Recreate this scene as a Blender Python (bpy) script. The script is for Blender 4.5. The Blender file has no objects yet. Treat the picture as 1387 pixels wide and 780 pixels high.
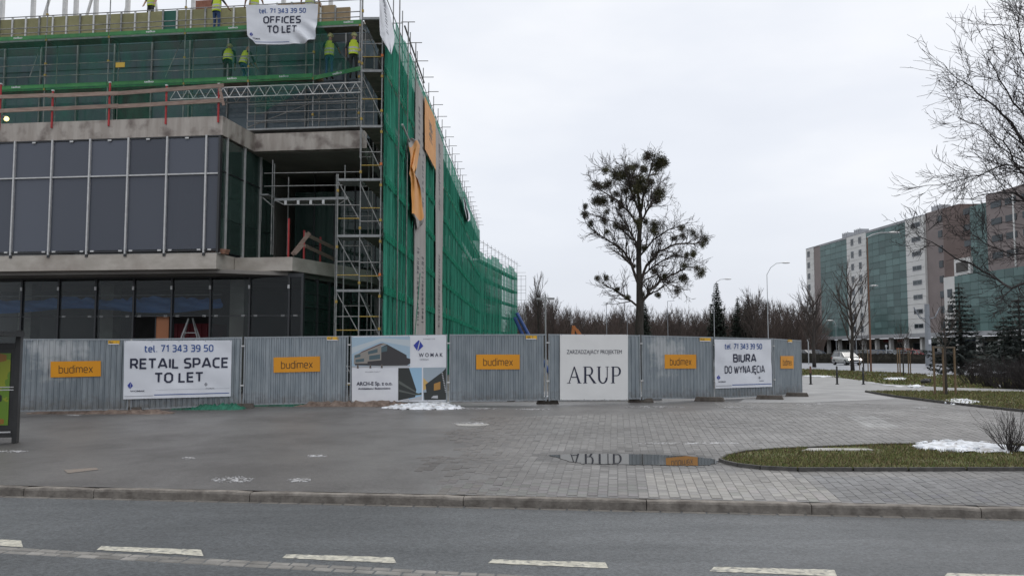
import bpy, math, random
import numpy as np
from mathutils import Vector, Matrix
random.seed(7)
R = math.radians
S = bpy.context.scene
COL = S.collection
# ------------------------------------------------------------------ camera
F0, CX, CY, HZ = 1150.0, 693.5, 390.0, 474.0
PITCH = math.atan((HZ - CY) / F0)
EYE = 1.65
cam_d = bpy.data.cameras.new("camera")
cam_d.sensor_width = 36.0
cam_d.lens = F0 / 1387 * 36
cam_d.clip_start = 0.1
cam_d.clip_end = 6000
cam = bpy.data.objects.new("camera", cam_d)
cam.location = (0, 0, EYE)
cam.rotation_euler = (math.pi / 2 + PITCH, 0, 0)
COL.objects.link(cam)
S.camera = cam
# ------------------------------------------------------------------ world: overcast sky over a Nishita base
SUN_EL, SUN_AZ = R(48), R(35)
W = bpy.data.worlds.new("World")
S.world = W
W.use_nodes = True
nt = W.node_tree
nt.nodes.clear()
N = nt.nodes.new
wo = N('ShaderNodeOutputWorld'); bg = N('ShaderNodeBackground')
sky = N('ShaderNodeTexSky'); sky.sky_type = 'NISHITA'; sky.sun_disc = False
sky.sun_elevation = SUN_EL; sky.sun_rotation = SUN_AZ; sky.dust_density = 3.0
tc = N('ShaderNodeTexCoord'); sep = N('ShaderNodeSeparateXYZ')
mp = N('ShaderNodeMapping'); mp.inputs['Scale'].default_value = (1.1, 1.1, 3.2)
nz = N('ShaderNodeTexNoise'); nz.inputs['Scale'].default_value = 1.6; nz.inputs['Detail'].default_value = 5
rmp = N('ShaderNodeValToRGB')
e = rmp.color_ramp.elements
e[0].position = 0.0; e[0].color = (6.9, 7.3, 8.1, 1)
e[1].position = 1.0; e[1].color = (14.5, 14.6, 14.8, 1)
m2 = rmp.color_ramp.elements.new(0.55); m2.color = (9.1, 9.3, 9.7, 1)
m1 = rmp.color_ramp.elements.new(0.35); m1.color = (7.9, 8.25, 8.95, 1)
# elevation + broad cloud noise -> brightness of the cloud deck
mr = N('ShaderNodeMath'); mr.operation = 'MULTIPLY'; mr.inputs[1].default_value = 1.0
ma = N('ShaderNodeMath'); ma.operation = 'MULTIPLY_ADD'; ma.inputs[1].default_value = 1.2; ma.inputs[2].default_value = -0.54
ad = N('ShaderNodeMath'); ad.operation = 'ADD'; ad.use_clamp = True
mix = N('ShaderNodeMixRGB'); mix.inputs[0].default_value = 0.93
L = nt.links.new
L(tc.outputs['Generated'], sep.inputs[0]); L(tc.outputs['Generated'], mp.inputs['Vector'])
L(mp.outputs[0], nz.inputs['Vector'])
L(sep.outputs['Z'], mr.inputs[0]); L(nz.outputs['Fac'], ma.inputs[0])
L(mr.outputs[0], ad.inputs[0]); L(ma.outputs[0], ad.inputs[1])
L(ad.outputs[0], rmp.inputs[0])
L(sky.outputs[0], mix.inputs[1]); L(rmp.outputs[0], mix.inputs[2])
L(mix.outputs[0], bg.inputs['Color']); bg.inputs['Strength'].default_value = 0.1
L(bg.outputs[0], wo.inputs[0])
sl = bpy.data.lights.new("sun", 'SUN'); sl.energy = 0.5; sl.angle = R(25); sl.color = (1, .97, .93)
sun = bpy.data.objects.new("sun", sl)
sd = Vector((math.sin(SUN_AZ) * math.cos(SUN_EL), math.cos(SUN_AZ) * math.cos(SUN_EL), math.sin(SUN_EL)))
sun.rotation_euler = sd.to_track_quat('Z', 'Y').to_euler()
sun.location = (0, 0, 60)
COL.objects.link(sun)
S.view_settings.view_transform = 'Standard'
S.view_settings.look = 'None'
S.view_settings.exposure = 0.1
S.view_settings.gamma = 1
S.cycles.max_bounces = 6
S.cycles.transparent_max_bounces = 24
S.cycles.caustics_reflective = False
S.cycles.caustics_refractive = False

# ------------------------------------------------------------------ geometry of the place
TH = R(7.0)                       # street, kerb and building face are turned by this much
U2 = (math.cos(TH), -math.sin(TH)); V2 = (math.sin(TH), math.cos(TH))
TK = 12.5                         # kerb line, distance across the street
def tv(X, Y): return X * V2[0] + Y * V2[1]
PROF = [(-50, -.64), (12.499, -.64), (12.5, -.50), (15.0, -.372), (16.8, -.368), (24.0, -.0), (4000, 0)]
def gz(X, Y):
    t = tv(X, Y)
    for (t0, z0), (t1, z1) in zip(PROF, PROF[1:]):
        if t < t1: return z0 + (z1 - z0) * (t - t0) / (t1 - t0)
    return 0.0
cP, sP = math.cos(PITCH), math.sin(PITCH)
def ray(px, py):
    a = CY - py
    return ((px - CX), F0 * cP - a * sP, F0 * sP + a * cP)
def at(px, py, Y):
    d = ray(px, py); k = Y / d[1]
    return (d[0] * k, Y, EYE + d[2] * k)
def G(px, py, z=None, dz=0.0):
    d = ray(px, py)
    Z = 0.0 if z is None else z
    for _ in range(12):
        k = (Z - EYE) / d[2]
        X, Y = d[0] * k, d[1] * k
        if z is not None: break
        Z = .5 * Z + .5 * gz(X, Y)
    return (X, Y, Z + dz)
def hitv(px, py, P, Q):
    """hit of the sight line with the vertical plane through plan points P,Q -> (distance along PQ, z)"""
    d = ray(px, py)
    ex, ey = Q[0] - P[0], Q[1] - P[1]
    l = math.hypot(ex, ey); ex /= l; ey /= l
    nx, ny = -ey, ex
    k = (P[0] * nx + P[1] * ny) / (d[0] * nx + d[1] * ny)
    X, Y = d[0] * k, d[1] * k
    return ((X - P[0]) * ex + (Y - P[1]) * ey, EYE + d[2] * k)
class Frame:
    def __init__(s, o, ang):     # ang: azimuth turn (clockwise) of local y from world y
        s.o = (o[0], o[1]); s.ang = ang
        s.u = (math.cos(ang), -math.sin(ang)); s.v = (math.sin(ang), math.cos(ang))
    def w(s, a, b, z=0.0): return (s.o[0] + a * s.u[0] + b * s.v[0], s.o[1] + a * s.u[1] + b * s.v[1], z)
    def l(s, X, Y): X -= s.o[0]; Y -= s.o[1]; return (X * s.u[0] + Y * s.u[1], X * s.v[0] + Y * s.v[1])
    def hb(s, px, py, b):        # plane b=const -> (a, z)
        return hitv(px, py, s.w(0, b), s.w(1, b))
    def ha(s, px, py, a):        # plane a=const -> (b, z)
        return hitv(px, py, s.w(a, 0), s.w(a, 1))
WORLD = Frame((0, 0), 0)

# ------------------------------------------------------------------ mesh helper
class MB:
    def __init__(s): s.v = []; s.f = []; s.m = []
    def add(s, vs, fs, mi=0):
        n = len(s.v); s.v += [tuple(p) for p in vs]
        s.f += [tuple(i + n for i in f) for f in fs]; s.m += [mi] * len(fs); return s
    def box(s, x0, x1, y0, y1, z0, z1, mi=0):
        v = [(x, y, z) for z in (z0, z1) for y in (y0, y1) for x in (x0, x1)]
        return s.add(v, [(0, 2, 3, 1), (4, 5, 7, 6), (0, 1, 5, 4), (2, 6, 7, 3), (0, 4, 6, 2), (1, 3, 7, 5)], mi)
    def bar(s, p, q, w, h=None, mi=0, up=(0, 0, 1)):
        h = w if h is None else h
        p = Vector(p); q = Vector(q); d = (q - p).normalized(); u = Vector(up)
        if abs(d.dot(u)) > .99: u = Vector((0, 1, 0))
        a = d.cross(u).normalized(); b = a.cross(d).normalized()
        v = []
        for c in (p, q):
            for (i, j) in ((-1, -1), (1, -1), (1, 1), (-1, 1)): v.append(c + a * (i * w / 2) + b * (j * h / 2))
        return s.add(v, [(3, 2, 1, 0), (4, 5, 6, 7), (0, 1, 5, 4), (1, 2, 6, 5), (2, 3, 7, 6), (3, 0, 4, 7)], mi)
    def tube(s, pts, rs, n=6, mi=0, cap=True):
        pts = [Vector(p) for p in pts]
        if not isinstance(rs, (list, tuple)): rs = [rs] * len(pts)
        base = len(s.v); prev = None
        for i, p in enumerate(pts):
            d = (pts[min(i + 1, len(pts) - 1)] - pts[max(i - 1, 0)])
            d = d.normalized() if d.length > 1e-9 else Vector((0, 0, 1))
            if prev is None:
                a = d.cross(Vector((0, 0, 1)) if abs(d.z) < .9 else Vector((0, 1, 0))).normalized()
            else:
                a = (prev - d * prev.dot(d)); a = a.normalized() if a.length > 1e-6 else d.orthogonal().normalized()
            prev = a; b = d.cross(a)
            for k in range(n):
                t = 2 * math.pi * k / n
                q = p + (a * math.cos(t) + b * math.sin(t)) * rs[i]; s.v.append((q.x, q.y, q.z))
        for i in range(len(pts) - 1):
            for k in range(n):
                k2 = (k + 1) % n
                s.f.append((base + i * n + k, base + i * n + k2, base + (i + 1) * n + k2, base + (i + 1) * n + k)); s.m.append(mi)
        if cap:
            s.f.append(tuple(base + k for k in range(n))[::-1]); s.m.append(mi)
            s.f.append(tuple(base + (len(pts) - 1) * n + k for k in range(n))); s.m.append(mi)
        return s
    def prism(s, poly, z0, z1, mi=0):      # poly list of (x,y) CCW
        n = len(poly)
        v = [(x, y, z0) for x, y in poly] + [(x, y, z1) for x, y in poly]
        f = [tuple(range(n))[::-1], tuple(range(n, 2 * n))] + [(i, (i + 1) % n, n + (i + 1) % n, n + i) for i in range(n)]
        return s.add(v, f, mi)
    def sphere(s, c, r, nu=10, nv=7, mi=0, jit=0.0):
        rx, ry, rz = r if isinstance(r, (tuple, list)) else (r, r, r)
        v = [(c[0], c[1], c[2] - rz)]
        for j in range(1, nv):
            ph = -math.pi / 2 + math.pi * j / nv
            for i in range(nu):
                t = 2 * math.pi * i / nu; k = 1 + random.uniform(-jit, jit)
                v.append((c[0] + rx * k * math.cos(ph) * math.cos(t), c[1] + ry * k * math.cos(ph) * math.sin(t), c[2] + rz * k * math.sin(ph)))
        v.append((c[0], c[1], c[2] + rz)); f = []
        for i in range(nu): f.append((0, 1 + (i + 1) % nu, 1 + i))
        for j in range(nv - 2):
            for i in range(nu):
                a = 1 + j * nu; f.append((a + i, a + (i + 1) % nu, a + nu + (i + 1) % nu, a + nu + i))
        a = 1 + (nv - 2) * nu
        for i in range(nu): f.append((a + i, a + (i + 1) % nu, len(v) - 1))
        return s.add(v, f, mi)
    def mesh(s, name, mats, smooth=False, xf=None):
        me = bpy.data.meshes.new(name)
        v = s.v if xf is None else [xf(p) for p in s.v]
        me.from_pydata(v, [], s.f)
        for m in (mats if isinstance(mats, (list, tuple)) else [mats]): me.materials.append(m)
        if len(me.materials) > 1: me.polygons.foreach_set('material_index', s.m)
        if smooth: me.polygons.foreach_set('use_smooth', [True] * len(me.polygons))
        me.update()
        return me
    def build(s, name, mats, parent=None, fr=None, smooth=False):
        """verts are in frame fr (default: the parent's own frame); they are moved to the parent's frame"""
        pf = FR.get(parent.name) if parent is not None else WORLD
        xf = None
        if fr is not None and fr is not pf:
            def xf(p):
                w = fr.w(p[0], p[1]); l = pf.l(w[0], w[1]); return (l[0], l[1], p[2] - ZO.get(parent.name if parent else '', 0))
        return obj(name, s.mesh(name, mats, smooth, xf), parent)
FR = {}; ZO = {}
def obj(name, data, parent=None, loc=None):
    o = bpy.data.objects.new(name, data); COL.objects.link(o)
    if parent is not None: o.parent = parent
    if loc is not None: o.location = loc
    return o
def tag(o, label=None, cat=None, group=None, kind=None):
    if label: o['label'] = label
    if cat: o['category'] = cat
    if group: o['group'] = group
    if kind: o['kind'] = kind
    return o
def thing(name, label, cat, fr=None, loc=None, rotz=0.0, group=None):
    o = bpy.data.objects.new(name, None); COL.objects.link(o)
    o.empty_display_size = .3
    if fr is not None:
        o.location = (fr.o[0], fr.o[1], 0); o.rotation_euler = (0, 0, -fr.ang); FR[o.name] = fr
    elif loc is not None:
        o.location = loc; o.rotation_euler = (0, 0, rotz); FR[o.name] = Frame((loc[0], loc[1]), -rotz); ZO[o.name] = loc[2]
    else: FR[o.name] = WORLD
    return tag(o, label, cat, group)
def copy_tree(o, loc=None, rotz=None, scale=None, label=None, parent=None):
    c = o.copy(); COL.objects.link(c)
    if parent is not None: c.parent = parent
    if loc is not None: c.location = loc
    if rotz is not None: c.rotation_euler = (0, 0, rotz)
    if scale is not None: c.scale = scale if isinstance(scale, (tuple, list)) else (scale,) * 3
    if label: c['label'] = label
    for ch in [x for x in o.children]: copy_tree(ch, parent=c)
    return c

# ------------------------------------------------------------------ materials
MATS = {}
def mat(name, c1, c2=None, scale=4.0, rough=.7, metal=0.0, spec=.5, bump=0.0, bscale=None, detail=4, contrast=(.35, .65),
        rough2=None, stretch=None, attr=None, c3=None, s3=1.0, alpha=None, trans=0.0, emit=None, coat=0.0, objrand=0.0, fine=0.0):
    if name in MATS: return MATS[name]
    m = bpy.data.materials.new(name); m.use_nodes = True; t = m.node_tree; b = t.nodes['Principled BSDF']
    new = t.nodes.new; ln = t.links.new
    b.inputs['Roughness'].default_value = rough; b.inputs['Metallic'].default_value = metal
    b.inputs['Specular IOR Level'].default_value = spec
    b.inputs['Base Color'].default_value = (*c1, 1)
    if coat: b.inputs['Coat Weight'].default_value = coat
    if alpha is not None: b.inputs['Alpha'].default_value = alpha
    if trans: b.inputs['Transmission Weight'].default_value = trans
    if emit: b.inputs['Emission Color'].default_value = (*c1, 1); b.inputs['Emission Strength'].default_value = emit
    tcn = new('ShaderNodeTexCoord'); src = tcn.outputs['Object']
    if stretch:
        mpn = new('ShaderNodeMapping'); mpn.inputs['Scale'].default_value = stretch; ln(src, mpn.inputs[0]); src = mpn.outputs[0]
    col = None
    if c2 is not None:
        n1 = new('ShaderNodeTexNoise'); n1.inputs['Scale'].default_value = scale; n1.inputs['Detail'].default_value = detail
        n1.inputs['Roughness'].default_value = .6
        ln(src, n1.inputs['Vector'])
        r1 = new('ShaderNodeValToRGB'); r1.color_ramp.elements[0].position = contrast[0]; r1.color_ramp.elements[1].position = contrast[1]
        r1.color_ramp.elements[0].color = (*c1, 1); r1.color_ramp.elements[1].color = (*c2, 1)
        ln(n1.outputs['Fac'], r1.inputs[0]); col = r1.outputs[0]
        if rough2 is not None:
            rr = new('ShaderNodeMapRange'); rr.inputs['From Min'].default_value = contrast[0]; rr.inputs['From Max'].default_value = contrast[1]
            rr.inputs['To Min'].default_value = rough; rr.inputs['To Max'].default_value = rough2
            ln(n1.outputs['Fac'], rr.inputs[0]); ln(rr.outputs[0], b.inputs['Roughness'])
    if c3 is not None:
        n3 = new('ShaderNodeTexNoise'); n3.inputs['Scale'].default_value = s3; n3.inputs['Detail'].default_value = 6
        ln(tcn.outputs['Object'], n3.inputs['Vector'])
        r3 = new('ShaderNodeMapRange'); r3.inputs['From Min'].default_value = .5; r3.inputs['From Max'].default_value = .68; r3.clamp = True
        ln(n3.outputs['Fac'], r3.inputs[0])
        mx = new('ShaderNodeMixRGB'); mx.inputs[2].default_value = (*c3, 1); ln(r3.outputs[0], mx.inputs[0])
        if col is not None: ln(col, mx.inputs[1])
        else: mx.inputs[1].default_value = (*c1, 1)
        col = mx.outputs[0]
    if attr:
        an = new('ShaderNodeAttribute'); an.attribute_name = attr
        mx = new('ShaderNodeMixRGB'); mx.blend_type = 'MULTIPLY'; mx.inputs[0].default_value = 1
        if col is not None: ln(col, mx.inputs[1])
        else: mx.inputs[1].default_value = (*c1, 1)
        ln(an.outputs['Color'], mx.inputs[2]); col = mx.outputs[0]
    if objrand or fine:
        k = new('ShaderNodeHueSaturation'); ln(col, k.inputs['Color']) if col is not None else None
        if col is None: k.inputs['Color'].default_value = (*c1, 1)
        if objrand:
            oi = new('ShaderNodeObjectInfo'); mm = new('ShaderNodeMapRange'); mm.inputs['To Min'].default_value = 1 - objrand; mm.inputs['To Max'].default_value = 1 + objrand
            ln(oi.outputs['Random'], mm.inputs[0]); ln(mm.outputs[0], k.inputs['Value'])
        else:
            nf = new('ShaderNodeTexNoise'); nf.inputs['Scale'].default_value = 24; nf.inputs['Detail'].default_value = 6; nf.inputs['Roughness'].default_value = .8
            ln(tcn.outputs['Object'], nf.inputs['Vector'])
            mm = new('ShaderNodeMapRange'); mm.inputs['From Min'].default_value = .41; mm.inputs['From Max'].default_value = .60
            mm.inputs['To Min'].default_value = 1 - fine; mm.inputs['To Max'].default_value = 1 + fine
            ln(nf.outputs['Fac'], mm.inputs[0]); ln(mm.outputs[0], k.inputs['Value'])
        col = k.outputs[0]
    if col is not None: ln(col, b.inputs['Base Color'])
    if bump:
        n2 = new('ShaderNodeTexNoise'); n2.inputs['Scale'].default_value = bscale or scale * 6; n2.inputs['Detail'].default_value = 4
        ln(src, n2.inputs['Vector'])
        bp = new('ShaderNodeBump'); bp.inputs['Strength'].default_value = bump; bp.inputs['Distance'].default_value = .02
        ln(n2.outputs['Fac'], bp.inputs['Height']); ln(bp.outputs[0], b.inputs['Normal'])
    MATS[name] = m
    return m
def netmat(name, c1, c2, op, op2, scale=(3.0, 3.0, .25)):
    """woven debris net: partly open, open fraction and tone vary along the hanging folds"""
    if name in MATS: return MATS[name]
    m = bpy.data.materials.new(name); m.use_nodes = True; t = m.node_tree; t.nodes.clear(); new = t.nodes.new; ln = t.links.new
    out = new('ShaderNodeOutputMaterial'); mx = new('ShaderNodeMixShader'); tr = new('ShaderNodeBsdfTransparent')
    df = new('ShaderNodeBsdfDiffuse'); tl = new('ShaderNodeBsdfTranslucent'); m2 = new('ShaderNodeMixShader'); m2.inputs[0].default_value = .35
    tcn = new('ShaderNodeTexCoord'); mpn = new('ShaderNodeMapping'); mpn.inputs['Scale'].default_value = scale
    n1 = new('ShaderNodeTexNoise'); n1.inputs['Scale'].default_value = 1.0; n1.inputs['Detail'].default_value = 5; n1.inputs['Roughness'].default_value = .65
    ln(tcn.outputs['Object'], mpn.inputs[0]); ln(mpn.outputs[0], n1.inputs['Vector'])
    r = new('ShaderNodeValToRGB'); r.color_ramp.elements[0].position = .36; r.color_ramp.elements[1].position = .66
    r.color_ramp.elements[0].color = (*c1, 1); r.color_ramp.elements[1].color = (*c2, 1)
    ln(n1.outputs['Fac'], r.inputs[0]); ln(r.outputs[0], df.inputs[0]); ln(r.outputs[0], tl.inputs[0])
    mr_ = new('ShaderNodeMapRange'); mr_.inputs['From Min'].default_value = .35; mr_.inputs['From Max'].default_value = .65
    mr_.inputs['To Min'].default_value = op; mr_.inputs['To Max'].default_value = op2
    ln(n1.outputs['Fac'], mr_.inputs[0]); ln(mr_.outputs[0], mx.inputs[0])
    ln(df.outputs[0], m2.inputs[1]); ln(tl.outputs[0], m2.inputs[2]); ln(tr.outputs[0], mx.inputs[1]); ln(m2.outputs[0], mx.inputs[2]); ln(mx.outputs[0], out.inputs[0])
    MATS[name] = m
    return m
def glassmat(name, tint, see=.5, body=(.02, .025, .03), rough=.03, spec=1.0):
    """tinted pane: fresnel reflection over a mix of coloured see-through and body tint"""
    if name in MATS: return MATS[name]
    m = bpy.data.materials.new(name); m.use_nodes = True; t = m.node_tree; t.nodes.clear(); new = t.nodes.new; ln = t.links.new
    out = new('ShaderNodeOutputMaterial'); tr = new('ShaderNodeBsdfTransparent'); tr.inputs[0].default_value = (*tint, 1)
    df = new('ShaderNodeBsdfDiffuse'); df.inputs[0].default_value = (*body, 1)
    oi = new('ShaderNodeObjectInfo'); mv = new('ShaderNodeMapRange'); mv.inputs['To Min'].default_value = .72; mv.inputs['To Max'].default_value = 1.25; ln(oi.outputs['Random'], mv.inputs[0])
    hs = new('ShaderNodeHueSaturation'); hs.inputs['Color'].default_value = (*body, 1); ln(mv.outputs[0], hs.inputs['Value']); ln(hs.outputs[0], df.inputs[0])
    gl = new('ShaderNodeBsdfGlossy'); gl.inputs['Roughness'].default_value = rough
    a = new('ShaderNodeMixShader'); a.inputs[0].default_value = see; ln(df.outputs[0], a.inputs[1]); ln(tr.outputs[0], a.inputs[2])
    fz = new('ShaderNodeFresnel'); fz.inputs[0].default_value = 1.45
    mm = new('ShaderNodeMath'); mm.operation = 'MULTIPLY'; mm.inputs[1].default_value = spec; ln(fz.outputs[0], mm.inputs[0])
    b = new('ShaderNodeMixShader'); ln(mm.outputs[0], b.inputs[0]); ln(a.outputs[0], b.inputs[1]); ln(gl.outputs[0], b.inputs[2])
    ln(b.outputs[0], out.inputs[0])
    nb = new('ShaderNodeTexNoise'); nb.inputs['Scale'].default_value = .8; tcn = new('ShaderNodeTexCoord'); ln(tcn.outputs['Object'], nb.inputs['Vector'])
    bp = new('ShaderNodeBump'); bp.inputs['Strength'].default_value = .08; bp.inputs['Distance'].default_value = .05; ln(nb.outputs['Fac'], bp.inputs['Height']); ln(bp.outputs[0], gl.inputs['Normal'])
    MATS[name] = m
    return m
M_conc = mat('concrete', (.40, .365, .32), (.52, .48, .43), scale=1.3, rough=.85, bump=.25, bscale=9, c3=(.31, .27, .235), s3=.55, stretch=(1, 1, 2))
M_conc_stain = mat('concrete_stained', (.47, .43, .39), (.36, .32, .285), scale=1.1, rough=.8, bump=.3, bscale=8, c3=(.17, .14, .125), s3=1.6, stretch=(2.4, 2.4, .35), contrast=(.4, .6))
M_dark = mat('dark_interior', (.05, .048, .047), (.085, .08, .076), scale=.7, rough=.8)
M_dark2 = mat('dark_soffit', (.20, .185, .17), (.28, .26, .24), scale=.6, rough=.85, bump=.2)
M_alu = mat('aluminium', (.50, .50, .50), (.60, .60, .59), scale=6, rough=.45, metal=.3)
M_alu_dk = mat('dark_profile', (.04, .042, .045), rough=.4, metal=.3)
M_steel = mat('galvanised_tube', (.18, .185, .185), (.31, .31, .30), scale=5, rough=.5, metal=.35)
def add_mud(m):
    t = m.node_tree; b = t.nodes['Principled BSDF']; src = b.inputs['Base Color'].links[0].from_socket; n = t.nodes.new; l = t.links.new
    tc_ = n('ShaderNodeTexCoord'); sp = n('ShaderNodeSeparateXYZ'); l(tc_.outputs['Object'], sp.inputs[0]); nn = n('ShaderNodeTexNoise'); nn.inputs['Scale'].default_value = 7; nn.inputs['Detail'].default_value = 6; l(tc_.outputs['Object'], nn.inputs['Vector'])
    a = n('ShaderNodeMath'); a.operation = 'MULTIPLY_ADD'; a.inputs[1].default_value = -1.1; l(sp.outputs['Z'], a.inputs[0]); l(nn.outputs['Fac'], a.inputs[2])
    r = n('ShaderNodeMapRange'); r.inputs['From Min'].default_value = .05; r.inputs['From Max'].default_value = .55; r.inputs['To Max'].default_value = .6; l(a.outputs[0], r.inputs[0])
    mx = n('ShaderNodeMixRGB'); mx.inputs[2].default_value = (.17, .15, .13, 1); l(r.outputs[0], mx.inputs[0]); l(src, mx.inputs[1]); l(mx.outputs[0], b.inputs['Base Color'])
M_steel_dk = mat('weathered_tube', (.17, .17, .165), (.30, .295, .28), scale=5, rough=.6, metal=.3)
M_coupler = mat('yellow_coupler', (.42, .30, .05), (.3, .2, .05), scale=8, rough=.6)
M_orange_p = mat('orange_mark', (.6, .16, .04), rough=.6)
M_deck = mat('scaffold_board', (.12, .10, .085), (.2, .17, .14), scale=4, rough=.8)
M_deck_al = mat('deck_edge', (.30, .31, .31), (.22, .23, .23), scale=5, rough=.5, metal=.3)
M_toe = mat('green_toe_board', (.045, .23, .06), (.03, .17, .05), scale=3, rough=.55, objrand=.12)
M_net = netmat('green_net', (.022, .17, .115), (.085, .40, .28), .66, .95, scale=(2.5, 1.9, .16))
M_net_thin = netmat('green_net_thin', (.015, .16, .10), (.03, .24, .15), .10, .38, scale=(2.0, 2.0, .5))
M_net_seam = netmat('green_net_seam', (.03, .26, .16), (.06, .36, .24), .45, .8)
M_film = glassmat('grey_film_glass', (.55, .58, .62), see=.42, body=(.16, .175, .215), rough=.05, spec=.7)
M_glass_dk = glassmat('dark_glass', (.82, .86, .86), see=.88, body=(.016, .019, .02), spec=.5)
M_glass_gr = glassmat('green_glass', (.4, .6, .53), see=.5, body=(.07, .115, .10), spec=.9)
M_glass_up = glassmat('blue_glass', (.4, .5, .55), see=.2, body=(.13, .17, .195), spec=.8)
M_white = mat('white_sheet', (.74, .75, .78), (.68, .69, .73), scale=2, rough=.55)
M_white2 = mat('white_vinyl', (.76, .78, .83), (.70, .72, .77), scale=1.5, rough=.42, bump=.12, bscale=3)
M_navy = mat('navy_print', (.012, .016, .045), rough=.5)
M_black = mat('black_print', (.01, .01, .014), rough=.5)
M_bluep = mat('blue_print', (.02, .075, .28), rough=.5)
M_blue2 = mat('blue_emblem', (.03, .05, .33), rough=.5)
M_greyp = mat('grey_print', (.25, .26, .29), rough=.5)
M_galv = mat('galvanised_sheet', (.24, .275, .30), (.33, .365, .39), scale=1.6, rough=.42, metal=.55, rough2=.55, stretch=(3, 3, .7), objrand=.06, bump=.05)
add_mud(M_galv)
M_frame = mat('fence_frame', (.33, .36, .38), (.27, .29, .31), scale=5, rough=.45, metal=.5)
M_orange = mat('orange_sign', (.74, .31, .01), (.68, .28, .012), scale=1.2, rough=.4)
M_signtxt = mat('brown_print', (.05, .028, .012), rough=.5)
M_yel = mat('yellow_sticker', (.75, .42, .03), rough=.5)
M_wood = mat('weathered_board', (.24, .165, .135), (.35, .265, .22), scale=3, rough=.8, stretch=(1, 1, 8), objrand=.15)
M_red = mat('red_post', (.45, .035, .04), (.33, .03, .03), scale=6, rough=.6)

# ================================================================== ground, road, pavement
def sheet(name, poly, mat_, dz=0.0, step=1.2, kind='structure', zf=gz, parent=None, attr=None):
    """flat-topped sheet that follows the ground: poly is a list of plan points, cut along t lines"""
    import bmesh
    bm = bmesh.new()
    vs = [bm.verts.new((p[0], p[1], 0)) for p in poly]
    bm.faces.new(vs)
    bmesh.ops.recalc_face_normals(bm, faces=bm.faces)
    if bm.faces[:][0].normal.z < 0: bmesh.ops.reverse_faces(bm, faces=bm.faces)
    for (t, z) in PROF[2:-1]:
        bmesh.ops.bisect_plane(bm, geom=bm.verts[:] + bm.edges[:] + bm.faces[:], plane_co=(V2[0] * t, V2[1] * t, 0), plane_no=(V2[0], V2[1], 0))
    for v in bm.verts: v.co.z = zf(v.co.x, v.co.y) + dz
    bmesh.ops.triangulate(bm, faces=[f for f in bm.faces if len(f.verts) > 4])
    me = bpy.data.meshes.new(name); bm.to_mesh(me); bm.free(); me.materials.append(mat_)
    o = obj(name, me, parent)
    if kind: o['kind'] = kind
    return o
KF = Frame((V2[0] * TK, V2[1] * TK), TH)      # kerb frame: a along the kerb, b away from the road
M_earth = mat('earth', (.10, .095, .085), (.15, .14, .125), scale=.2, rough=.95, bump=.3, bscale=3)
M_asph = mat('pavement_asphalt', (.074, .070, .068), (.125, .120, .117), scale=.55, rough=.5, rough2=.38, bump=.35, bscale=45, c3=(.135, .130, .126), s3=.32, fine=.22)
M_road = mat('road_asphalt', (.058, .064, .069), (.088, .096, .102), scale=.55, rough=.6, rough2=.45, bump=.8, bscale=60, stretch=(.5, 1.6, 1), c3=(.060, .066, .071), s3=.35, fine=.42)
M_kerb = mat('kerb_granite', (.105, .092, .080), (.215, .195, .172), scale=5, rough=.8, bump=.5, bscale=25, objrand=.12, fine=.2)
M_gutter = mat('gutter_stone', (.10, .092, .082), (.16, .145, .128), scale=3, rough=.7, bump=.4, bscale=20, objrand=.2)
M_sett = mat('sett_stone', (.13, .125, .115), (.21, .20, .185), scale=3, rough=.6, bump=.4, bscale=20, objrand=.25)
M_paver = mat('paver', (.80, .80, .80), (1.0, 1.0, 1.0), scale=1.1, rough=.62, rough2=.42, attr='tone', bump=.15, bscale=30, contrast=(.3, .7))
M_joint = mat('paver_joint', (.082, .078, .073), (.11, .105, .10), scale=3, rough=.9)
M_mark = mat('road_paint', (.34, .325, .27), (.54, .52, .44), scale=9, rough=.7, bump=.3, bscale=40, c3=(.16, .16, .155), s3=14)
M_snow = mat('old_snow', (.50, .52, .55), (.80, .83, .88), scale=7, rough=.6, bump=.5, bscale=14, c3=(.36, .35, .34), s3=5)
M_ice = mat('trodden_snow', (.17, .165, .16), (.46, .46, .47), scale=9, rough=.6, contrast=(.4, .6))
M_path = mat('concrete_path', (.20, .20, .20), (.28, .28, .28), scale=.9, rough=.7, bump=.2)
M_turf = mat('winter_turf', (.075, .085, .028), (.125, .125, .05), scale=2.2, rough=.95, bump=.5, bscale=30, c3=(.12, .095, .045), s3=1.1)
M_slab = mat('pale_slab', (.30, .295, .28), (.38, .37, .35), scale=3, rough=.8, bump=.2)
M_road_far = mat('wet_road', (.14, .15, .175), (.20, .215, .24), scale=.25, rough=.4, stretch=(.3, 1.6, 1))

g = MB(); NR = 14
rad = [0, 8, 12, 16, 22, 30, 45, 70, 120, 250, 600, 1400, 3200]
# one sheet out to the horizon, cut on the t lines of the slope
tl = [-3000, 12.52, 15, 16.8, 24, 40, 90, 300, 3500]; al = [-3500, -300, -60, -20, 0, 20, 60, 300, 3500]
FT = Frame((0, 0), TH)
vv = []
for t in tl:
    for a in al:
        w = FT.w(a, t); z = -.60 if t >= 12.5 else -.80
        if t > 12.5: z = gz(*w[:2]) - .055
        if t < 12.6: z = -.72
        vv.append((w[0], w[1], z))
ff = [(j * 9 + i, j * 9 + i + 1, (j + 1) * 9 + i + 1, (j + 1) * 9 + i) for j in range(len(tl) - 1) for i in range(8)]
g.add(vv, ff); gr = g.build('ground', M_earth); gr['kind'] = 'structure'
sheet('road', [KF.w(-60, -14)[:2], KF.w(60, -14)[:2], KF.w(60, .02)[:2], KF.w(-60, .02)[:2]], M_road, zf=lambda X, Y: -.64)
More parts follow.
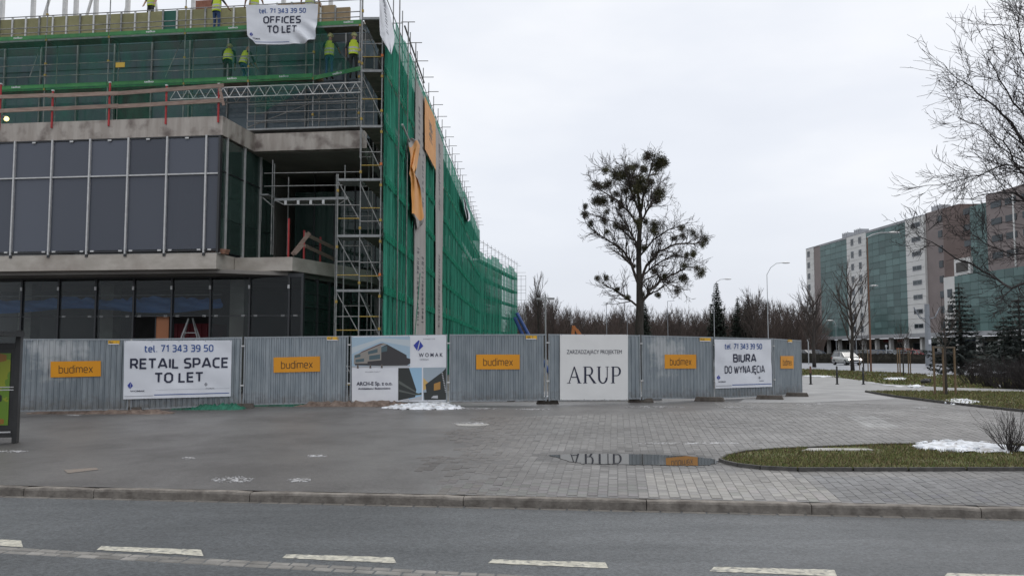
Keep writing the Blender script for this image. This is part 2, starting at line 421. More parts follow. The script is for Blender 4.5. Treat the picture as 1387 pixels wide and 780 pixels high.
# asphalt footway (left) and everything up to the fence
sheet('pavement', [KF.w(-60, .16)[:2], KF.w(60, .16)[:2], KF.w(60, 22)[:2], KF.w(-60, 22)[:2]], M_asph, dz=-.006)

# kerb stones
jx = [-150, 30, 125, 337, 627, 876, 1100, 1330, 1560]
ja = [KF.hb(x, 690, -.02)[0] for x in jx]
while ja[0] > -20: ja.insert(0, ja[0] - 2.2)
while ja[-1] < 24: ja.append(ja[-1] + 2.1)
kerb = thing('kerb', None, None, fr=KF); kerb['kind'] = 'structure'
for a0, a1 in zip(ja, ja[1:]):
    m = MB(); z0 = random.uniform(-.004, .004); x0, x1 = a0 + .006, a1 - .006
    n = max(4, int((x1 - x0) / .25)); prof = [(0, -.66), (0, -.535), (.012, -.508), (.035, -.498), (.14, -.497), (.15, -.51), (.15, -.66)]
    vs = []
    for i in range(n + 1):
        x = x0 + (x1 - x0) * i / n; ch = .012 if i in (0, n) else 0
        for (b, z) in prof: vs.append((x, b + random.uniform(-.003, .003), z + z0 + (random.uniform(-.004, .003) if z > -.6 else 0) - (ch if z > -.6 else 0)))
    k = len(prof)
    fs = [(i * k + j, (i + 1) * k + j, (i + 1) * k + j + 1, i * k + j + 1) for i in range(n) for j in range(k - 1)]
    fs += [tuple(range(k))[::-1], tuple(n * k + j for j in range(k))]
    m.add(vs, fs); m.build('kerbstone', M_kerb, kerb)
# gutter stones at the kerb foot and the two rows of setts along the road's middle
def stone_row(name, par, fr, b0, b1, a0, a1, lmin, lmax, ztop, mt, slope=0.0):
    a = a0
    while a < a1:
        l = random.uniform(lmin, lmax); dz = random.uniform(-.004, .004)
        m = MB(); x0, x1 = a + .006, a + l - .006; s_ = slope
        y00, y01, y10, y11 = b0 + s_ * x0, b1 + s_ * x0, b0 + s_ * x1, b1 + s_ * x1
        q = .012
        v = [(x0, y00, ztop - .08), (x1, y10, ztop - .08), (x1, y11, ztop - .08), (x0, y01, ztop - .08),
             (x0, y00, ztop - q), (x1, y10, ztop - q), (x1, y11, ztop - q), (x0, y01, ztop - q),
             (x0 + q, y00 + q, ztop + dz), (x1 - q, y10 + q, ztop + dz * .5), (x1 - q, y11 - q, ztop + dz), (x0 + q, y01 - q, ztop + dz)]
        m.add(v, [(0, 1, 5, 4), (1, 2, 6, 5), (2, 3, 7, 6), (3, 0, 4, 7), (4, 5, 9, 8), (5, 6, 10, 9), (6, 7, 11, 10), (7, 4, 8, 11), (8, 9, 10, 11)])
        m.build(name, mt, par); a += l
stone_row('gutter_stone', kerb, KF, -.13, -.01, -12, 14, .28, .42, -.634, M_gutter)
RZ = -.64
p0 = KF.l(*G(0, 740, RZ)[:2]); p1 = KF.l(*G(520, 768, RZ)[:2])
strip = thing('sett_strip', None, None, fr=KF); strip['kind'] = 'structure'
sl_ = (p1[1] - p0[1]) / (p1[0] - p0[0]); c_ = p0[1] - sl_ * p0[0]
for k in range(2): stone_row('sett', strip, KF, c_ - .02 - .13 * (k + 1), c_ - .03 - .13 * k, -9, 9, .18, .3, -.633, M_sett, slope=sl_)
# dashes
for i, (x0, y0, x1, y1, h) in enumerate([(-120, 723, 28, 731.5, 9), (137, 739, 272, 744, 8), (388, 750, 533, 754, 8), (667, 757, 820, 761, 8), (967, 767, 1130, 771, 9), (1283, 775, 1440, 780, 10)]):
    A = G(x0, y0, RZ + .004); B = G(x1, y1, RZ + .004); C = G(x1 + 4, y1 + h, RZ + .004); D = G(x0 - 6, y0 + h - 3, RZ + .004)
    m = MB(); n = 24
    top = []; bot = []
    for k in range(n + 1):
        f = k / n; top.append(tuple(A[j] + (B[j] - A[j]) * f + (random.uniform(-.012, .012) if j == 1 else 0) for j in range(3)))
        bot.append(tuple(D[j] + (C[j] - D[j]) * f + (random.uniform(-.012, .012) if j == 1 else 0) for j in range(3)))
    m.add(top + bot, [(n + 1 + k, n + 2 + k, k + 1, k) for k in range(n)])
    o = m.build('road_marking', M_mark); o['kind'] = 'structure'

# block paving: real blocks, the nearest 300 one by one, the rest joined
BW, BL = .15, .20
bl_a = G(640, 556)[:2]; bl_b = G(560, 672)[:2]
la, lb = KF.l(*bl_a), KF.l(*bl_b)
isl_px = [(975, 625), (985, 619), (1010, 613.5), (1050, 610.5), (1090, 608.5), (1200, 604), (1300, 603.5), (1450, 605), (1500, 612), (1480, 637), (1387, 637), (1230, 637.5), (1080, 637.5), (1030, 635), (1000, 631.5), (984, 628)]
isl = [G(*p)[:2] for p in isl_px]; isl_l = [KF.l(*p) for p in isl]
lawn2_px = [(1172, 531), (1200, 530), (1290, 530), (1387, 531.5), (1480, 533), (1560, 575), (1480, 566), (1387, 558), (1330, 552), (1270, 545), (1215, 538)]
lawn2 = [G(*p)[:2] for p in lawn2_px]; lawn2_l = [KF.l(*p) for p in lawn2]
def inside(p, poly):
    c = False; n = len(poly)
    for i in range(n):
        (x1, y1), (x2, y2) = poly[i], poly[(i + 1) % n]
        if (y1 > p[1]) != (y2 > p[1]) and p[0] < (x2 - x1) * (p[1] - y1) / (y2 - y1) + x1: c = not c
    return c
patch = [KF.l(*G(*p)[:2]) for p in [(872, 640), (870, 680), (1153, 682), (1065, 638)]]
patch2 = [KF.l(*G(*p)[:2]) for p in [(1148, 563), (1178, 578), (1215, 578), (1185, 562)]]
pv = []
j = 0; b = .17
while b < 15.0:
    a = -6.0
    i = 0
    while a < 12.5:
        off = (BL / 2 if i % 2 else 0)
        ca, cb = a + BW / 2, b + off + BL / 2
        fb = (cb - lb[1]) / (la[1] - lb[1]); bound = lb[0] + (la[0] - lb[0]) * fb + .35 * math.sin(cb * 1.7) + .2 * math.sin(cb * 5.1)
        far_ok = cb < 10.6 + .32 * (ca) if ca < 3 else True
        if ca > bound and far_ok and not inside((ca, cb), isl_l) and not inside((ca, cb), lawn2_l):
            pv.append((ca, cb, i, j))
        a += BW; i += 1
    b += BL; j += 1
pv = [p for p in pv if not (p[0] < lb[0] + (la[0] - lb[0]) * ((p[1] - lb[1]) / (la[1] - lb[1])) + 1.3 and random.random() < .35)]
pud_l = [KF.l(*G(x, y)[:2]) for x, y in [(715, 613), (775, 609), (880, 610), (960, 616), (985, 626), (962, 634), (880, 633.5), (790, 631), (735, 624)]]
def paver_tone(ca, cb):
    t = random.uniform(.80, 1.16); base = (.152, .147, .142)
    if inside((ca, cb), patch): base = (.225, .215, .20)
    elif inside((ca, cb), patch2): base = (.22, .218, .215)
    elif ca > 3.2 and cb < 2.0: base = (.13, .13, .132)
    fb_ = (cb - lb[1]) / (la[1] - lb[1]); d_ = ca - (lb[0] + (la[0] - lb[0]) * fb_); k_ = max(0, min(1, d_ / 2.2))
    base = tuple(x * k_ + y * (1 - k_) for x, y in zip(base, (.105, .096, .09))); t = 1 + (t - 1) * (.4 + .6 * k_)
    if inside((ca + random.uniform(-.15, .15), cb + random.uniform(-.12, .12)), pud_l): t *= .66
    if random.random() < .04: t *= .75
    w = .5 + .5 * math.sin(ca * .9 + 1.3 * math.sin(cb * .6)) * math.sin(cb * 1.1 + ca * .3); t *= .80 + .36 * w
    return tuple(c * t for c in base)
def paver_geo(m, ca, cb, za, dz, tx, cols, col):
    q = .005; w, l = BW / 2 - .0035, BL / 2 - .0035
    vs = []; dzs = (dz, dz + tx, dz + tx, dz)
    for (sx, sy) in ((-1, -1), (1, -1), (1, 1), (-1, 1)): vs.append((ca + sx * w, cb + sy * l, za(ca + sx * w, cb + sy * l) - .03))
    for k, (sx, sy) in enumerate(((-1, -1), (1, -1), (1, 1), (-1, 1))): vs.append((ca + sx * w, cb + sy * l, za(ca + sx * w, cb + sy * l) - .006 + dzs[k]))
    for k, (sx, sy) in enumerate(((-1, -1), (1, -1), (1, 1), (-1, 1))): vs.append((ca + sx * (w - q), cb + sy * (l - q), za(ca + sx * w, cb + sy * l) + dzs[k]))
    m.add(vs, [(0, 1, 5, 4), (1, 2, 6, 5), (2, 3, 7, 6), (3, 0, 4, 7), (4, 5, 9, 8), (5, 6, 10, 9), (6, 7, 11, 10), (7, 4, 8, 11), (8, 9, 10, 11)])
    cols += [col] * 9
def add_tone(me, cols):
    at_ = me.attributes.new('tone', 'FLOAT_COLOR', 'FACE')
    at_.data.foreach_set('color', np.array([(*c, 1) for c in cols], dtype=np.float32).ravel())
paving = thing('block_paving', None, None, fr=KF); paving['kind'] = 'structure'
zK = lambda a, b: gz(*KF.w(a, b)[:2])
if 0: sheet('paving_bed', [KF.w(*p)[:2] for p in [(lb[0] + .3, .16), (14, .16), (14, 15.2), (5.0, 15.2), (la[0] + .4, 10.2)]], M_joint, dz=-.012)
pv.sort(key=lambda p: p[1] * 1.0 + (5 if abs(p[0] - 1.5) > 6.5 else 0))
near, rest = pv[:300], pv[300:]
protos = {}
for (ca, cb, i, j) in near:
    col = paver_tone(ca, cb); key = tuple(round(c, 2) for c in col)
    if key not in protos:
        m = MB(); cols = []; sl0 = (zK(0, 1.1) - zK(0, 1.0)) / .1
        paver_geo(m, 0, 0, lambda x, y: y * sl0, 0, random.uniform(-.002, .002), cols, key)
        me = m.mesh('paver', M_paver); add_tone(me, cols); protos[key] = me
    obj('paver', protos[key], paving, loc=(ca, cb, zK(ca, cb) + random.uniform(-.002, .002)))
m = MB(); cols = []
for (ca, cb, i, j) in rest:
    paver_geo(m, ca, cb, zK, random.uniform(-.003, .003), random.uniform(-.002, .002), cols, paver_tone(ca, cb))
o = m.build('paver_field', M_paver, paving); add_tone(o.data, cols); o['kind'] = 'stuff'

# puddle: level water lying in the dip
def ragged(pts, n=6, amp=.02):
    out = []
    for i in range(len(pts)):
        p, q = pts[i], pts[(i + 1) % len(pts)]
        for k in range(n):
            f = k / n; out.append((p[0] + (q[0] - p[0]) * f + random.uniform(-amp, amp), p[1] + (q[1] - p[1]) * f + random.uniform(-amp, amp)))
    return out
def watermat():
    m = bpy.data.materials.new('puddle_water'); m.use_nodes = True; b = m.node_tree.nodes['Principled BSDF']
    b.inputs['Base Color'].default_value = (.05, .05, .048, 1); b.inputs['Roughness'].default_value = .02; b.inputs['IOR'].default_value = 1.33; b.inputs['Specular IOR Level'].default_value = 1.0
    return m
M_water = watermat()
PZ = -.362
pud = [G(x, y, PZ)[:2] for x, y in [(745, 616), (775, 614.3), (830, 614.2), (880, 615), (925, 617), (962, 620.5), (974, 625), (962, 629.5), (925, 630.2), (880, 629.2), (835, 628.5), (790, 627), (766, 623)]]
pw = MB(); rp = ragged(pud, 6, .05); pw.prism(rp, PZ - .012, PZ); o = pw.build('puddle', M_water); o['kind'] = 'structure'
if o.data.polygons[1].normal.z < 0: o.data.flip_normals()

# snow, built as low lumpy heaps
def heap(name, px, h, mt, seed=1, step=.07, rough_=.5, dz=0.0, label=None, cat=None, kind=None, zf=gz, pts=None, freq=9.0):
    rnd = random.Random(seed)
    poly = pts or [G(*p)[:2] for p in px]
    xs = [p[0] for p in poly]; ys = [p[1] for p in poly]
    nx = max(6, int((max(xs) - min(xs)) / step)); ny = max(5, int((max(ys) - min(ys)) / step)); nx = min(nx, 160); ny = min(ny, 90)
    def dist(x, y):
        d = 1e9
        for i in range(len(poly)):
            (x1, y1), (x2, y2) = poly[i], poly[(i + 1) % len(poly)]
            dx, dy = x2 - x1, y2 - y1; t = max(0, min(1, ((x - x1) * dx + (y - y1) * dy) / (dx * dx + dy * dy + 1e-9)))
            d = min(d, math.hypot(x - x1 - t * dx, y - y1 - t * dy))
        return d if inside((x, y), poly) else -d
    from mathutils import noise
    vs = []; ok = []
    ex = min(max(xs) - min(xs), max(ys) - min(ys)) * .35 + .03
    for j in range(ny + 1):
        for i in range(nx + 1):
            x = min(xs) + (max(xs) - min(xs)) * i / nx; y = min(ys) + (max(ys) - min(ys)) * j / ny
            d = dist(x, y) + .06 * (noise.noise((x * 6, y * 6, seed)))
            k = max(-.1, min(1, d / ex))
            nn = noise.noise((x * freq * .4, y * freq * .4, seed + 5)) * .6 + noise.noise((x * freq, y * freq, seed + 9)) * .5
            z = zf(x, y) + dz + (h * math.sqrt(k) * (1 + rough_ * nn) if k > 0 else -.02)
            vs.append((x, y, z)); ok.append(k > -.05)
    fs = []
    for j in range(ny):
        for i in range(nx):
            a = j * (nx + 1) + i; q = (a, a + 1, a + nx + 2, a + nx + 1)
            if all(ok[k] for k in q): fs.append(q)
    m = MB(); m.add(vs, fs)
    if kind is None and h > .04:
        for _ in range(int(60 * (h / .1))):
            x, y = rnd.uniform(min(xs), max(xs)), rnd.uniform(min(ys), max(ys)); d = dist(x, y)
            if d < -.12: continue
            s_ = rnd.uniform(.015, .05) * (1 + h * 4); m.sphere((x, y, zf(x, y) + dz + h * math.sqrt(max(0, min(1, d / ex))) * .85), (s_ * rnd.uniform(.8, 1.5), s_, s_ * .8), 7, 5, jit=.25)
    o = m.build(name, mt, smooth=True)
    return tag(o, label, cat, None, kind)
heap('snow_heap', [(514, 552), (540, 549), (575, 545.5), (605, 545.5), (620, 551), (632, 553), (600, 554.5), (550, 554)], .09, M_snow, 3, label='broken heap of old snow at the foot of the photo banner fence panel', cat='snow heap', rough_=1.0, freq=14)
heap('snow_patch', [(1232, 607), (1262, 602), (1300, 601), (1345, 605), (1387, 609), (1420, 611), (1430, 617), (1387, 616), (1340, 616), (1280, 614.5), (1245, 611)], .09, M_snow, 5, label='long white snow patch on the kerbside grass island left of the bare shrub', cat='snow patch', dz=.04, freq=12)
heap('snow_patch', [(1280, 543), (1300, 541), (1318, 543), (1330, 545), (1310, 548), (1290, 548)], .06, M_snow, 7, label='small white snow patch on the lawn edge under the three staked young tree', cat='snow patch', dz=.02)
heap('snow_patch', [(1230, 524), (1243, 521), (1250, 523.5), (1238, 525.5)], .08, M_snow, 8, label='little snow patch on the path side left of the three staked young tree', cat='snow patch', dz=.02)
heap('snow_patch', [(1196, 514), (1205, 512.5), (1228, 513), (1226, 515), (1205, 515.5)], .05, M_snow, 9, label='thin snow patch lying in the far lawn under the red topped tree guard', cat='snow patch', dz=.05)
heap('snow_patch', [(1254, 509), (1262, 508), (1266, 509.5), (1258, 510.5)], .05, M_snow, 10, label='tiny snow patch in the far lawn beside the road edge', cat='snow patch', dz=.05)
heap('slush_strip', [(1085, 508), (1130, 508.5), (1200, 521), (1240, 524.5), (1200, 523), (1140, 511), (1085, 510)], .03, M_snow, 11, kind='structure', dz=.01, step=.3)
for k, (x, y, w, h) in enumerate([(18, 611, 42, 3), (100, 562, 22, 1.5), (316, 649, 60, 9), (256, 620, 18, 3), (405, 650, 34, 5), (640, 573, 58, 3), (650, 553, 70, 2), (722, 554, 50, 1.5), (885, 551, 90, 2.5), (1000, 551, 60, 2),
                                  (1100, 547, 60, 3), (940, 600, 200, 2.5), (1250, 552, 30, 2), (60, 558, 26, 1.2), (430, 617, 30, 2.5), (1075, 521, 22, 1)]):
    rnd = random.Random(k); m = MB()
    for q in range(int(26 + w * 1.2)):
        t = rnd.uniform(0, 6.283); r_ = rnd.random() ** .45; c = G(x + math.cos(t) * w / 2 * r_, y + math.sin(t) * h / 2 * r_); s_ = rnd.uniform(.012, .05) * (1.2 - r_); n_ = rnd.randint(5, 7); z_ = .002 + rnd.uniform(0, .004)
        P_ = [(c[0] + math.cos(6.283 * i / n_) * s_ * rnd.uniform(.6, 1.9), c[1] + math.sin(6.283 * i / n_) * s_ * rnd.uniform(.6, 1.3)) for i in range(n_)]
        zz = 0.0
        m.add([(p[0], p[1], gz(*p) - .03) for p in P_] + [(c[0], c[1], c[2] + z_ + zz + .004)] + [(p[0], p[1], gz(*p) + z_ + zz) for p in P_], [(n_ + 1 + i, n_ + 1 + (i + 1) % n_, n_) for i in range(n_)] + [(i, (i + 1) % n_, n_ + 1 + (i + 1) % n_, n_ + 1 + i) for i in range(n_)])
    o = m.build('trodden_snow', M_ice); o['kind'] = 'stuff'
m = MB(); rp = [G(x, y) for x, y in [(86, 636), (130, 633), (134, 635.5), (92, 640.5)]]
m.add([(x, y, z + .001) for x, y, z in rp], [(3, 2, 1, 0)]); o = m.build('pavement_repair', mat('repair_patch', (.19, .155, .13), (.16, .14, .12), scale=5, rough=.8)); o['kind'] = 'structure'
m = MB(); c = G(640, 574.5); m.tube([(c[0], c[1], c[2] - .06), (c[0], c[1], c[2] + .004)], .42, 28); o = m.build('manhole_cover', M_slab)
tag(o, 'pale round manhole cover in the pavement before the middle fence panels', 'manhole cover')

# grass
def blades(name, poly, n, hmin, hmax, cols_, dz=0, parent=None, seed=1, wd=.012, mask=None):
    rnd = random.Random(seed); xs = [p[0] for p in poly]; ys = [p[1] for p in poly]; m = MB(); c = 0; cols = []
    while c < n:
        x, y = rnd.uniform(min(xs), max(xs)), rnd.uniform(min(ys), max(ys))
        if not inside((x, y), poly): continue
        if math.sin(x * 2.1 + 1.3 * math.sin(y * 1.7)) * math.sin(y * 2.9 + x) + rnd.uniform(-1, 1) < -.55: c += 1; continue
        if mask and mask(x, y): c += 1; continue
        c += 1; z = gz(x, y) + dz; h = rnd.uniform(hmin, hmax); a = rnd.uniform(0, 6.28); dx, dy = math.cos(a) * wd, math.sin(a) * wd
        lx, ly = rnd.uniform(-.6, .6) * h, rnd.uniform(-.6, .6) * h
        m.add([(x - dx, y - dy, z), (x + dx, y + dy, z), (x + lx, y + ly, z + h)], [(0, 1, 2)]); cols.append(rnd.choice(cols_))
    o = m.build(name, M_blade, parent); add_tone(o.data, cols); return tag(o, None, None, None, 'stuff')
M_blade = mat('grass_blade', (1, 1, 1), attr='tone', rough=.8)
GC = [(.14, .17, .05), (.10, .13, .035), (.20, .20, .07), (.19, .16, .07), (.06, .085, .02), (.13, .10, .05), (.16, .125, .06), (.10, .075, .04)]
sheet('grass_island', isl, M_turf, dz=.03)
slabp = [G(x, y)[:2] for x, y in [(1086, 613.5), (1096, 608.5), (1172, 607.5), (1184, 612)]]
m = MB(); sp = [(x, y) for x, y in slabp]; z_ = gz(*sp[0]); m.prism(sp[::-1], z_ - .05, z_ + .055); o = m.build('concrete_slab', M_slab)
tag(o, 'pale flat concrete slab sunk in the kerbside grass island', 'slab')
blades('island_grass', isl, 26000, .025, .075, GC, dz=.025, seed=2, mask=lambda x, y: inside((x, y), slabp))
# dark edging stones round the island
edge = thing('island_edging', None, None, fr=WORLD); edge['kind'] = 'structure'
M_edge = mat('edging', (.05, .048, .045), (.09, .085, .08), scale=8, rough=.8)
def edging(pts, par, h=.05, ln_=.9):
    for p, q in zip(pts, pts[1:]):
        d = math.hypot(q[0] - p[0], q[1] - p[1]); n = max(1, round(d / ln_))
        for k in range(n):
            f0, f1 = k / n, (k + 1) / n
            a = (p[0] + (q[0] - p[0]) * (f0 + .01), p[1] + (q[1] - p[1]) * (f0 + .01)); b_ = (p[0] + (q[0] - p[0]) * (f1 - .01), p[1] + (q[1] - p[1]) * (f1 - .01))
            MB().bar((a[0], a[1], gz(*a) + h / 2 - .01 + .005), (b_[0], b_[1], gz(*b_) + h / 2 - .01 + .005), .05, h + .03).build('edging_stone', M_edge, par)
edging(isl + [isl[0]], edge)
# lawn beside the plaza, path, far lawn and far road
sheet('lawn', lawn2, M_turf, dz=.02)
blades('lawn_grass', lawn2, 22000, .03, .09, GC, dz=.015, seed=3, wd=.02)
e2 = thing('lawn_edging', None, None, fr=WORLD); e2['kind'] = 'structure'
edging([G(*p)[:2] for p in [(1172, 531), (1215, 538), (1270, 545), (1330, 552), (1387, 558), (1480, 566)]], e2, h=.06, ln_=1.0)
path = [G(*p)[:2] for p in [(1060, 509), (1110, 509), (1150, 513), (1200, 520), (1290, 525), (1387, 527), (1500, 530)]] + [G(*p)[:2] for p in [(1600, 545), (1387, 531), (1290, 529.5), (1172, 531), (1215, 540), (1100, 545), (1000, 545)]]
sheet('path', path, M_path, dz=0.0)
lawn3 = [G(*p)[:2] for p in [(1060, 499.5), (1100, 500.5), (1200, 504.5), (1290, 509), (1387, 513), (1500, 517), (1560, 531), (1387, 527), (1290, 525), (1200, 520), (1150, 513), (1110, 509), (1060, 509)]]
sheet('far_lawn', lawn3, M_turf, dz=.004)
blades('far_lawn_grass', lawn3, 16000, .05, .14, GC, dz=.0, seed=4, wd=.05)
sheet('verge_path', [G(*p)[:2] for p in [(1130, 503.5), (1200, 507.5), (1290, 511), (1290, 511.8), (1200, 508.4), (1130, 504.2)]], M_path, dz=.02)
froad = [G(*p)[:2] for p in [(900, 494), (1060, 499.5), (1100, 500.5), (1200, 504.5), (1290, 509), (1387, 513), (1700, 522)]] + [G(*p)[:2] for p in [(1900, 494), (1387, 492.5), (1060, 491), (880, 490)]]
sheet('far_road', froad, M_road_far, dz=-.004)
m = MB(); a, b_ = G(1060, 491), G(1420, 493); m.bar((a[0], a[1], .06), (b_[0], b_[1], .06), .3, .14); o = m.build('far_kerb', M_slab); o['kind'] = 'structure'
for x0, x1 in [(1175, 1200), (1215, 1240)]:
    A, B, C, D = G(x0, 499), G(x1, 500), G(x1, 500.7), G(x0, 499.6); m = MB(); m.add([(p[0], p[1], .004) for p in (D, C, B, A)], [(0, 1, 2, 3)]); o = m.build('far_road_marking', M_slab); o['kind'] = 'structure'
# squarish sign lettering drawn as stroked centre lines (height 1, chamfered corners)
_c = .14
GLY = {
 'A': (.86, [[(0, 0), (.37, 1), (.49, 1), (.86, 0)], [(.16, .27), (.70, .27)]]), 'B': (.66, [[(0, 0), (0, 1), (.50, 1), (.62, .88), (.62, .64), (.52, .53), (0, .53)], [(.52, .53), (.66, .42), (.66, .12), (.52, 0), (0, 0)]]),
 'C': (.62, [[(.62, 1), (.20, 1), (0, .80), (0, .20), (.20, 0), (.62, 0)]]), 'D': (.70, [[(0, 0), (0, 1), (.46, 1), (.70, .78), (.70, .22), (.46, 0), (0, 0)]]),
 'E': (.56, [[(.56, 1), (0, 1), (0, 0), (.56, 0)], [(0, .52), (.50, .52)]]), 'F': (.54, [[(.54, 1), (0, 1), (0, 0)], [(0, .50), (.48, .50)]]),
 'I': (.0, [[(0, 0), (0, 1)]]), 'J': (.34, [[(.34, 1), (.34, .14), (.2, 0), (0, 0)]]), 'L': (.52, [[(0, 1), (0, 0), (.52, 0)]]),
 'N': (.68, [[(0, 0), (0, 1), (.10, 1), (.58, 0), (.68, 0), (.68, 1)]]), 'O': (.72, [[(.2, 0), (.52, 0), (.72, .2), (.72, .8), (.52, 1), (.2, 1), (0, .8), (0, .2), (.2, 0)]]),
 'P': (.64, [[(0, 0), (0, 1), (.48, 1), (.64, .85), (.64, .52), (.48, .38), (0, .38)]]), 'R': (.66, [[(0, 0), (0, 1), (.48, 1), (.62, .86), (.62, .56), (.48, .43), (0, .43)], [(.36, .43), (.66, 0)]]),
 'S': (.60, [[(.58, 1), (.14, 1), (0, .87), (0, .64), (.12, .53), (.48, .48), (.60, .37), (.60, .13), (.46, 0), (0, 0)]]), 'T': (.66, [[(0, 1), (.66, 1)], [(.33, 1), (.33, 0)]]),
 'U': (.68, [[(0, 1), (0, .2), (.2, 0), (.48, 0), (.68, .2), (.68, 1)]]), 'W': (1.05, [[(0, 1), (.23, 0), (.31, 0), (.50, .8), (.56, .8), (.74, 0), (.82, 0), (1.05, 1)]]),
 'Y': (.72, [[(0, 1), (.36, .46), (.72, 1)], [(.36, .46), (.36, 0)]]),
 'Ę': (.56, [[(.56, 1), (0, 1), (0, 0), (.56, 0)], [(0, .52), (.50, .52)], [(.50, 0), (.38, -.14), (.42, -.24), (.58, -.24)]]),
 '7': (.56, [[(0, 1), (.56, 1), (.20, 0)]]), '1': (.30, [[(0, .84), (.26, 1), (.26, 0)]]), '3': (.54, [[(0, 1), (.42, 1), (.52, .88), (.52, .64), (.42, .53), (.14, .53)], [(.42, .53), (.54, .42), (.54, .12), (.42, 0), (0, 0)]]),
 '4': (.62, [[(.44, 0), (.44, 1), (.34, 1), (0, .30), (0, .22), (.62, .22)]]), '9': (.58, [[(.10, 0), (.40, 0), (.58, .2), (.58, .84), (.44, 1), (.14, 1), (0, .86), (0, .58), (.14, .45), (.58, .45)]]),
 '5': (.54, [[(.50, 1), (.04, 1), (.02, .57), (.40, .57), (.54, .44), (.54, .14), (.40, 0), (0, 0)]]), '0': (.58, [[(.16, 0), (.42, 0), (.58, .18), (.58, .82), (.42, 1), (.16, 1), (0, .82), (0, .18), (.16, 0)]]),
 't': (.34, [[(.10, .95), (.10, .14), (.2, 0), (.36, 0)], [(0, .70), (.34, .70)]]), 'e': (.50, [[(.46, 0), (.14, 0), (0, .14), (0, .56), (.14, .70), (.36, .70), (.50, .56), (.50, .35), (0, .35)]]), 'l': (.16, [[(0, 1.02), (0, .12), (.10, 0), (.16, 0)]]), '.': (.0, [[(0, -.03), (0, .07)]]),
 'b': (.52, [[(0, 1.02), (0, 0), (.38, 0), (.52, .14), (.52, .56), (.38, .70), (.04, .70)]]), 'u': (.50, [[(0, .72), (0, .14), (.14, 0), (.50, 0), (.50, .72)]]), 'd': (.52, [[(.52, 1.02), (.52, 0), (.14, 0), (0, .14), (0, .56), (.14, .70), (.48, .70)]]),
 'i': (.0, [[(0, 0), (0, .72)], [(0, .90), (0, 1.02)]]), 'm': (.84, [[(0, 0), (0, .70), (.30, .70), (.42, .60), (.42, 0)], [(.42, .60), (.52, .70), (.72, .70), (.84, .58), (.84, 0)]]), 'x': (.50, [[(0, .72), (.50, 0)], [(.50, .72), (0, 0)]]),
 'k': (.46, [[(0, 1.02), (0, 0)], [(0, .34), (.42, .72)], [(.14, .44), (.46, 0)]]), 'o': (.54, [[(.15, 0), (.39, 0), (.54, .15), (.54, .56), (.39, .70), (.15, .70), (0, .56), (0, .15), (.15, 0)]]), 'K': (.62, [[(0, 1), (0, 0)], [(0, .45), (.56, 1)], [(.18, .60), (.62, 0)]]), 'M': (.84, [[(0, 0), (0, 1), (.10, 1), (.42, .35), (.74, 1), (.84, 1), (.84, 0)]]),
}
def sign_geo(s, th=.15, gap=.20):
    V = []; Fs = []; x = 0
    for ch in s:
        if ch == ' ': x += .42; continue
        w, lines = GLY[ch]
        for ln in lines:
            P = [Vector((x + p[0], p[1])) for p in ln]; n = len(P); closed = (P[0] - P[-1]).length < 1e-6
            L_, R_ = [], []
            for i in range(n):
                if closed: a = P[i - 1] if i else P[-2]; b = P[i + 1] if i < n - 1 else P[1]
                else: a = P[max(0, i - 1)]; b = P[min(n - 1, i + 1)]
                d1 = (P[i] - a).normalized() if (P[i] - a).length > 1e-6 else (b - P[i]).normalized(); d2 = (b - P[i]).normalized() if (b - P[i]).length > 1e-6 else d1
                nn = Vector((-d1.y - d2.y, d1.x + d2.x)); nn = nn.normalized() if nn.length > 1e-6 else Vector((-d1.y, d1.x)); k = th / 2 / max(.5, nn.dot(Vector((-d1.y, d1.x))))
                ext = Vector((0, 0))
                if not closed and i in (0, n - 1):
                    dd = d2 if i == 0 else d1; e = th / 2 * (1 if abs(dd.x) + abs(dd.y) > 0 else 0) * (.0 if abs(dd.y) > .5 else .4); ext = dd * (-e if i == 0 else e)
                L_.append(P[i] + nn * k + ext); R_.append(P[i] - nn * k + ext)
            for i in range(n - 1): m_ = len(V); V += [tuple(L_[i]), tuple(R_[i]), tuple(R_[i + 1]), tuple(L_[i + 1])]; Fs.append((m_, m_ + 1, m_ + 2, m_ + 3))
        x += w + th + gap * .62
    x0 = min(p[0] for p in V); x1 = max(p[0] for p in V); y0 = -th / 2 if 'Ę' not in s else -th / 2; y1 = 1 + th / 2
    return [((p[0] - x0) / (x1 - x0), (p[1] - y0) / (y1 - y0)) for p in V], Fs

# ================================================================== lettering
_tc = {}
def text_geo(s, bold=0.0, res=3):
    k = (s, bold, res)
    if k in _tc: return _tc[k]
    c = bpy.data.curves.new('t', 'FONT'); c.body = s; c.size = 1; c.resolution_u = res; c.offset = bold; c.fill_mode = 'BOTH'
    o = bpy.data.objects.new('t', c); COL.objects.link(o)
    dg = bpy.context.evaluated_depsgraph_get(); dg.update()
    me = bpy.data.meshes.new_from_object(o.evaluated_get(dg))
    v = [tuple(q.co[:2]) for q in me.vertices]; f = [tuple(p.vertices) for p in me.polygons]
    bpy.data.objects.remove(o); bpy.data.curves.remove(c); bpy.data.meshes.remove(me)
    x0 = min(p[0] for p in v); x1 = max(p[0] for p in v); y0 = min(p[1] for p in v); y1 = max(p[1] for p in v)
    v = [((p[0] - x0) / (x1 - x0), (p[1] - y0) / (y1 - y0)) for p in v]
    _tc[k] = (v, f); return _tc[k]
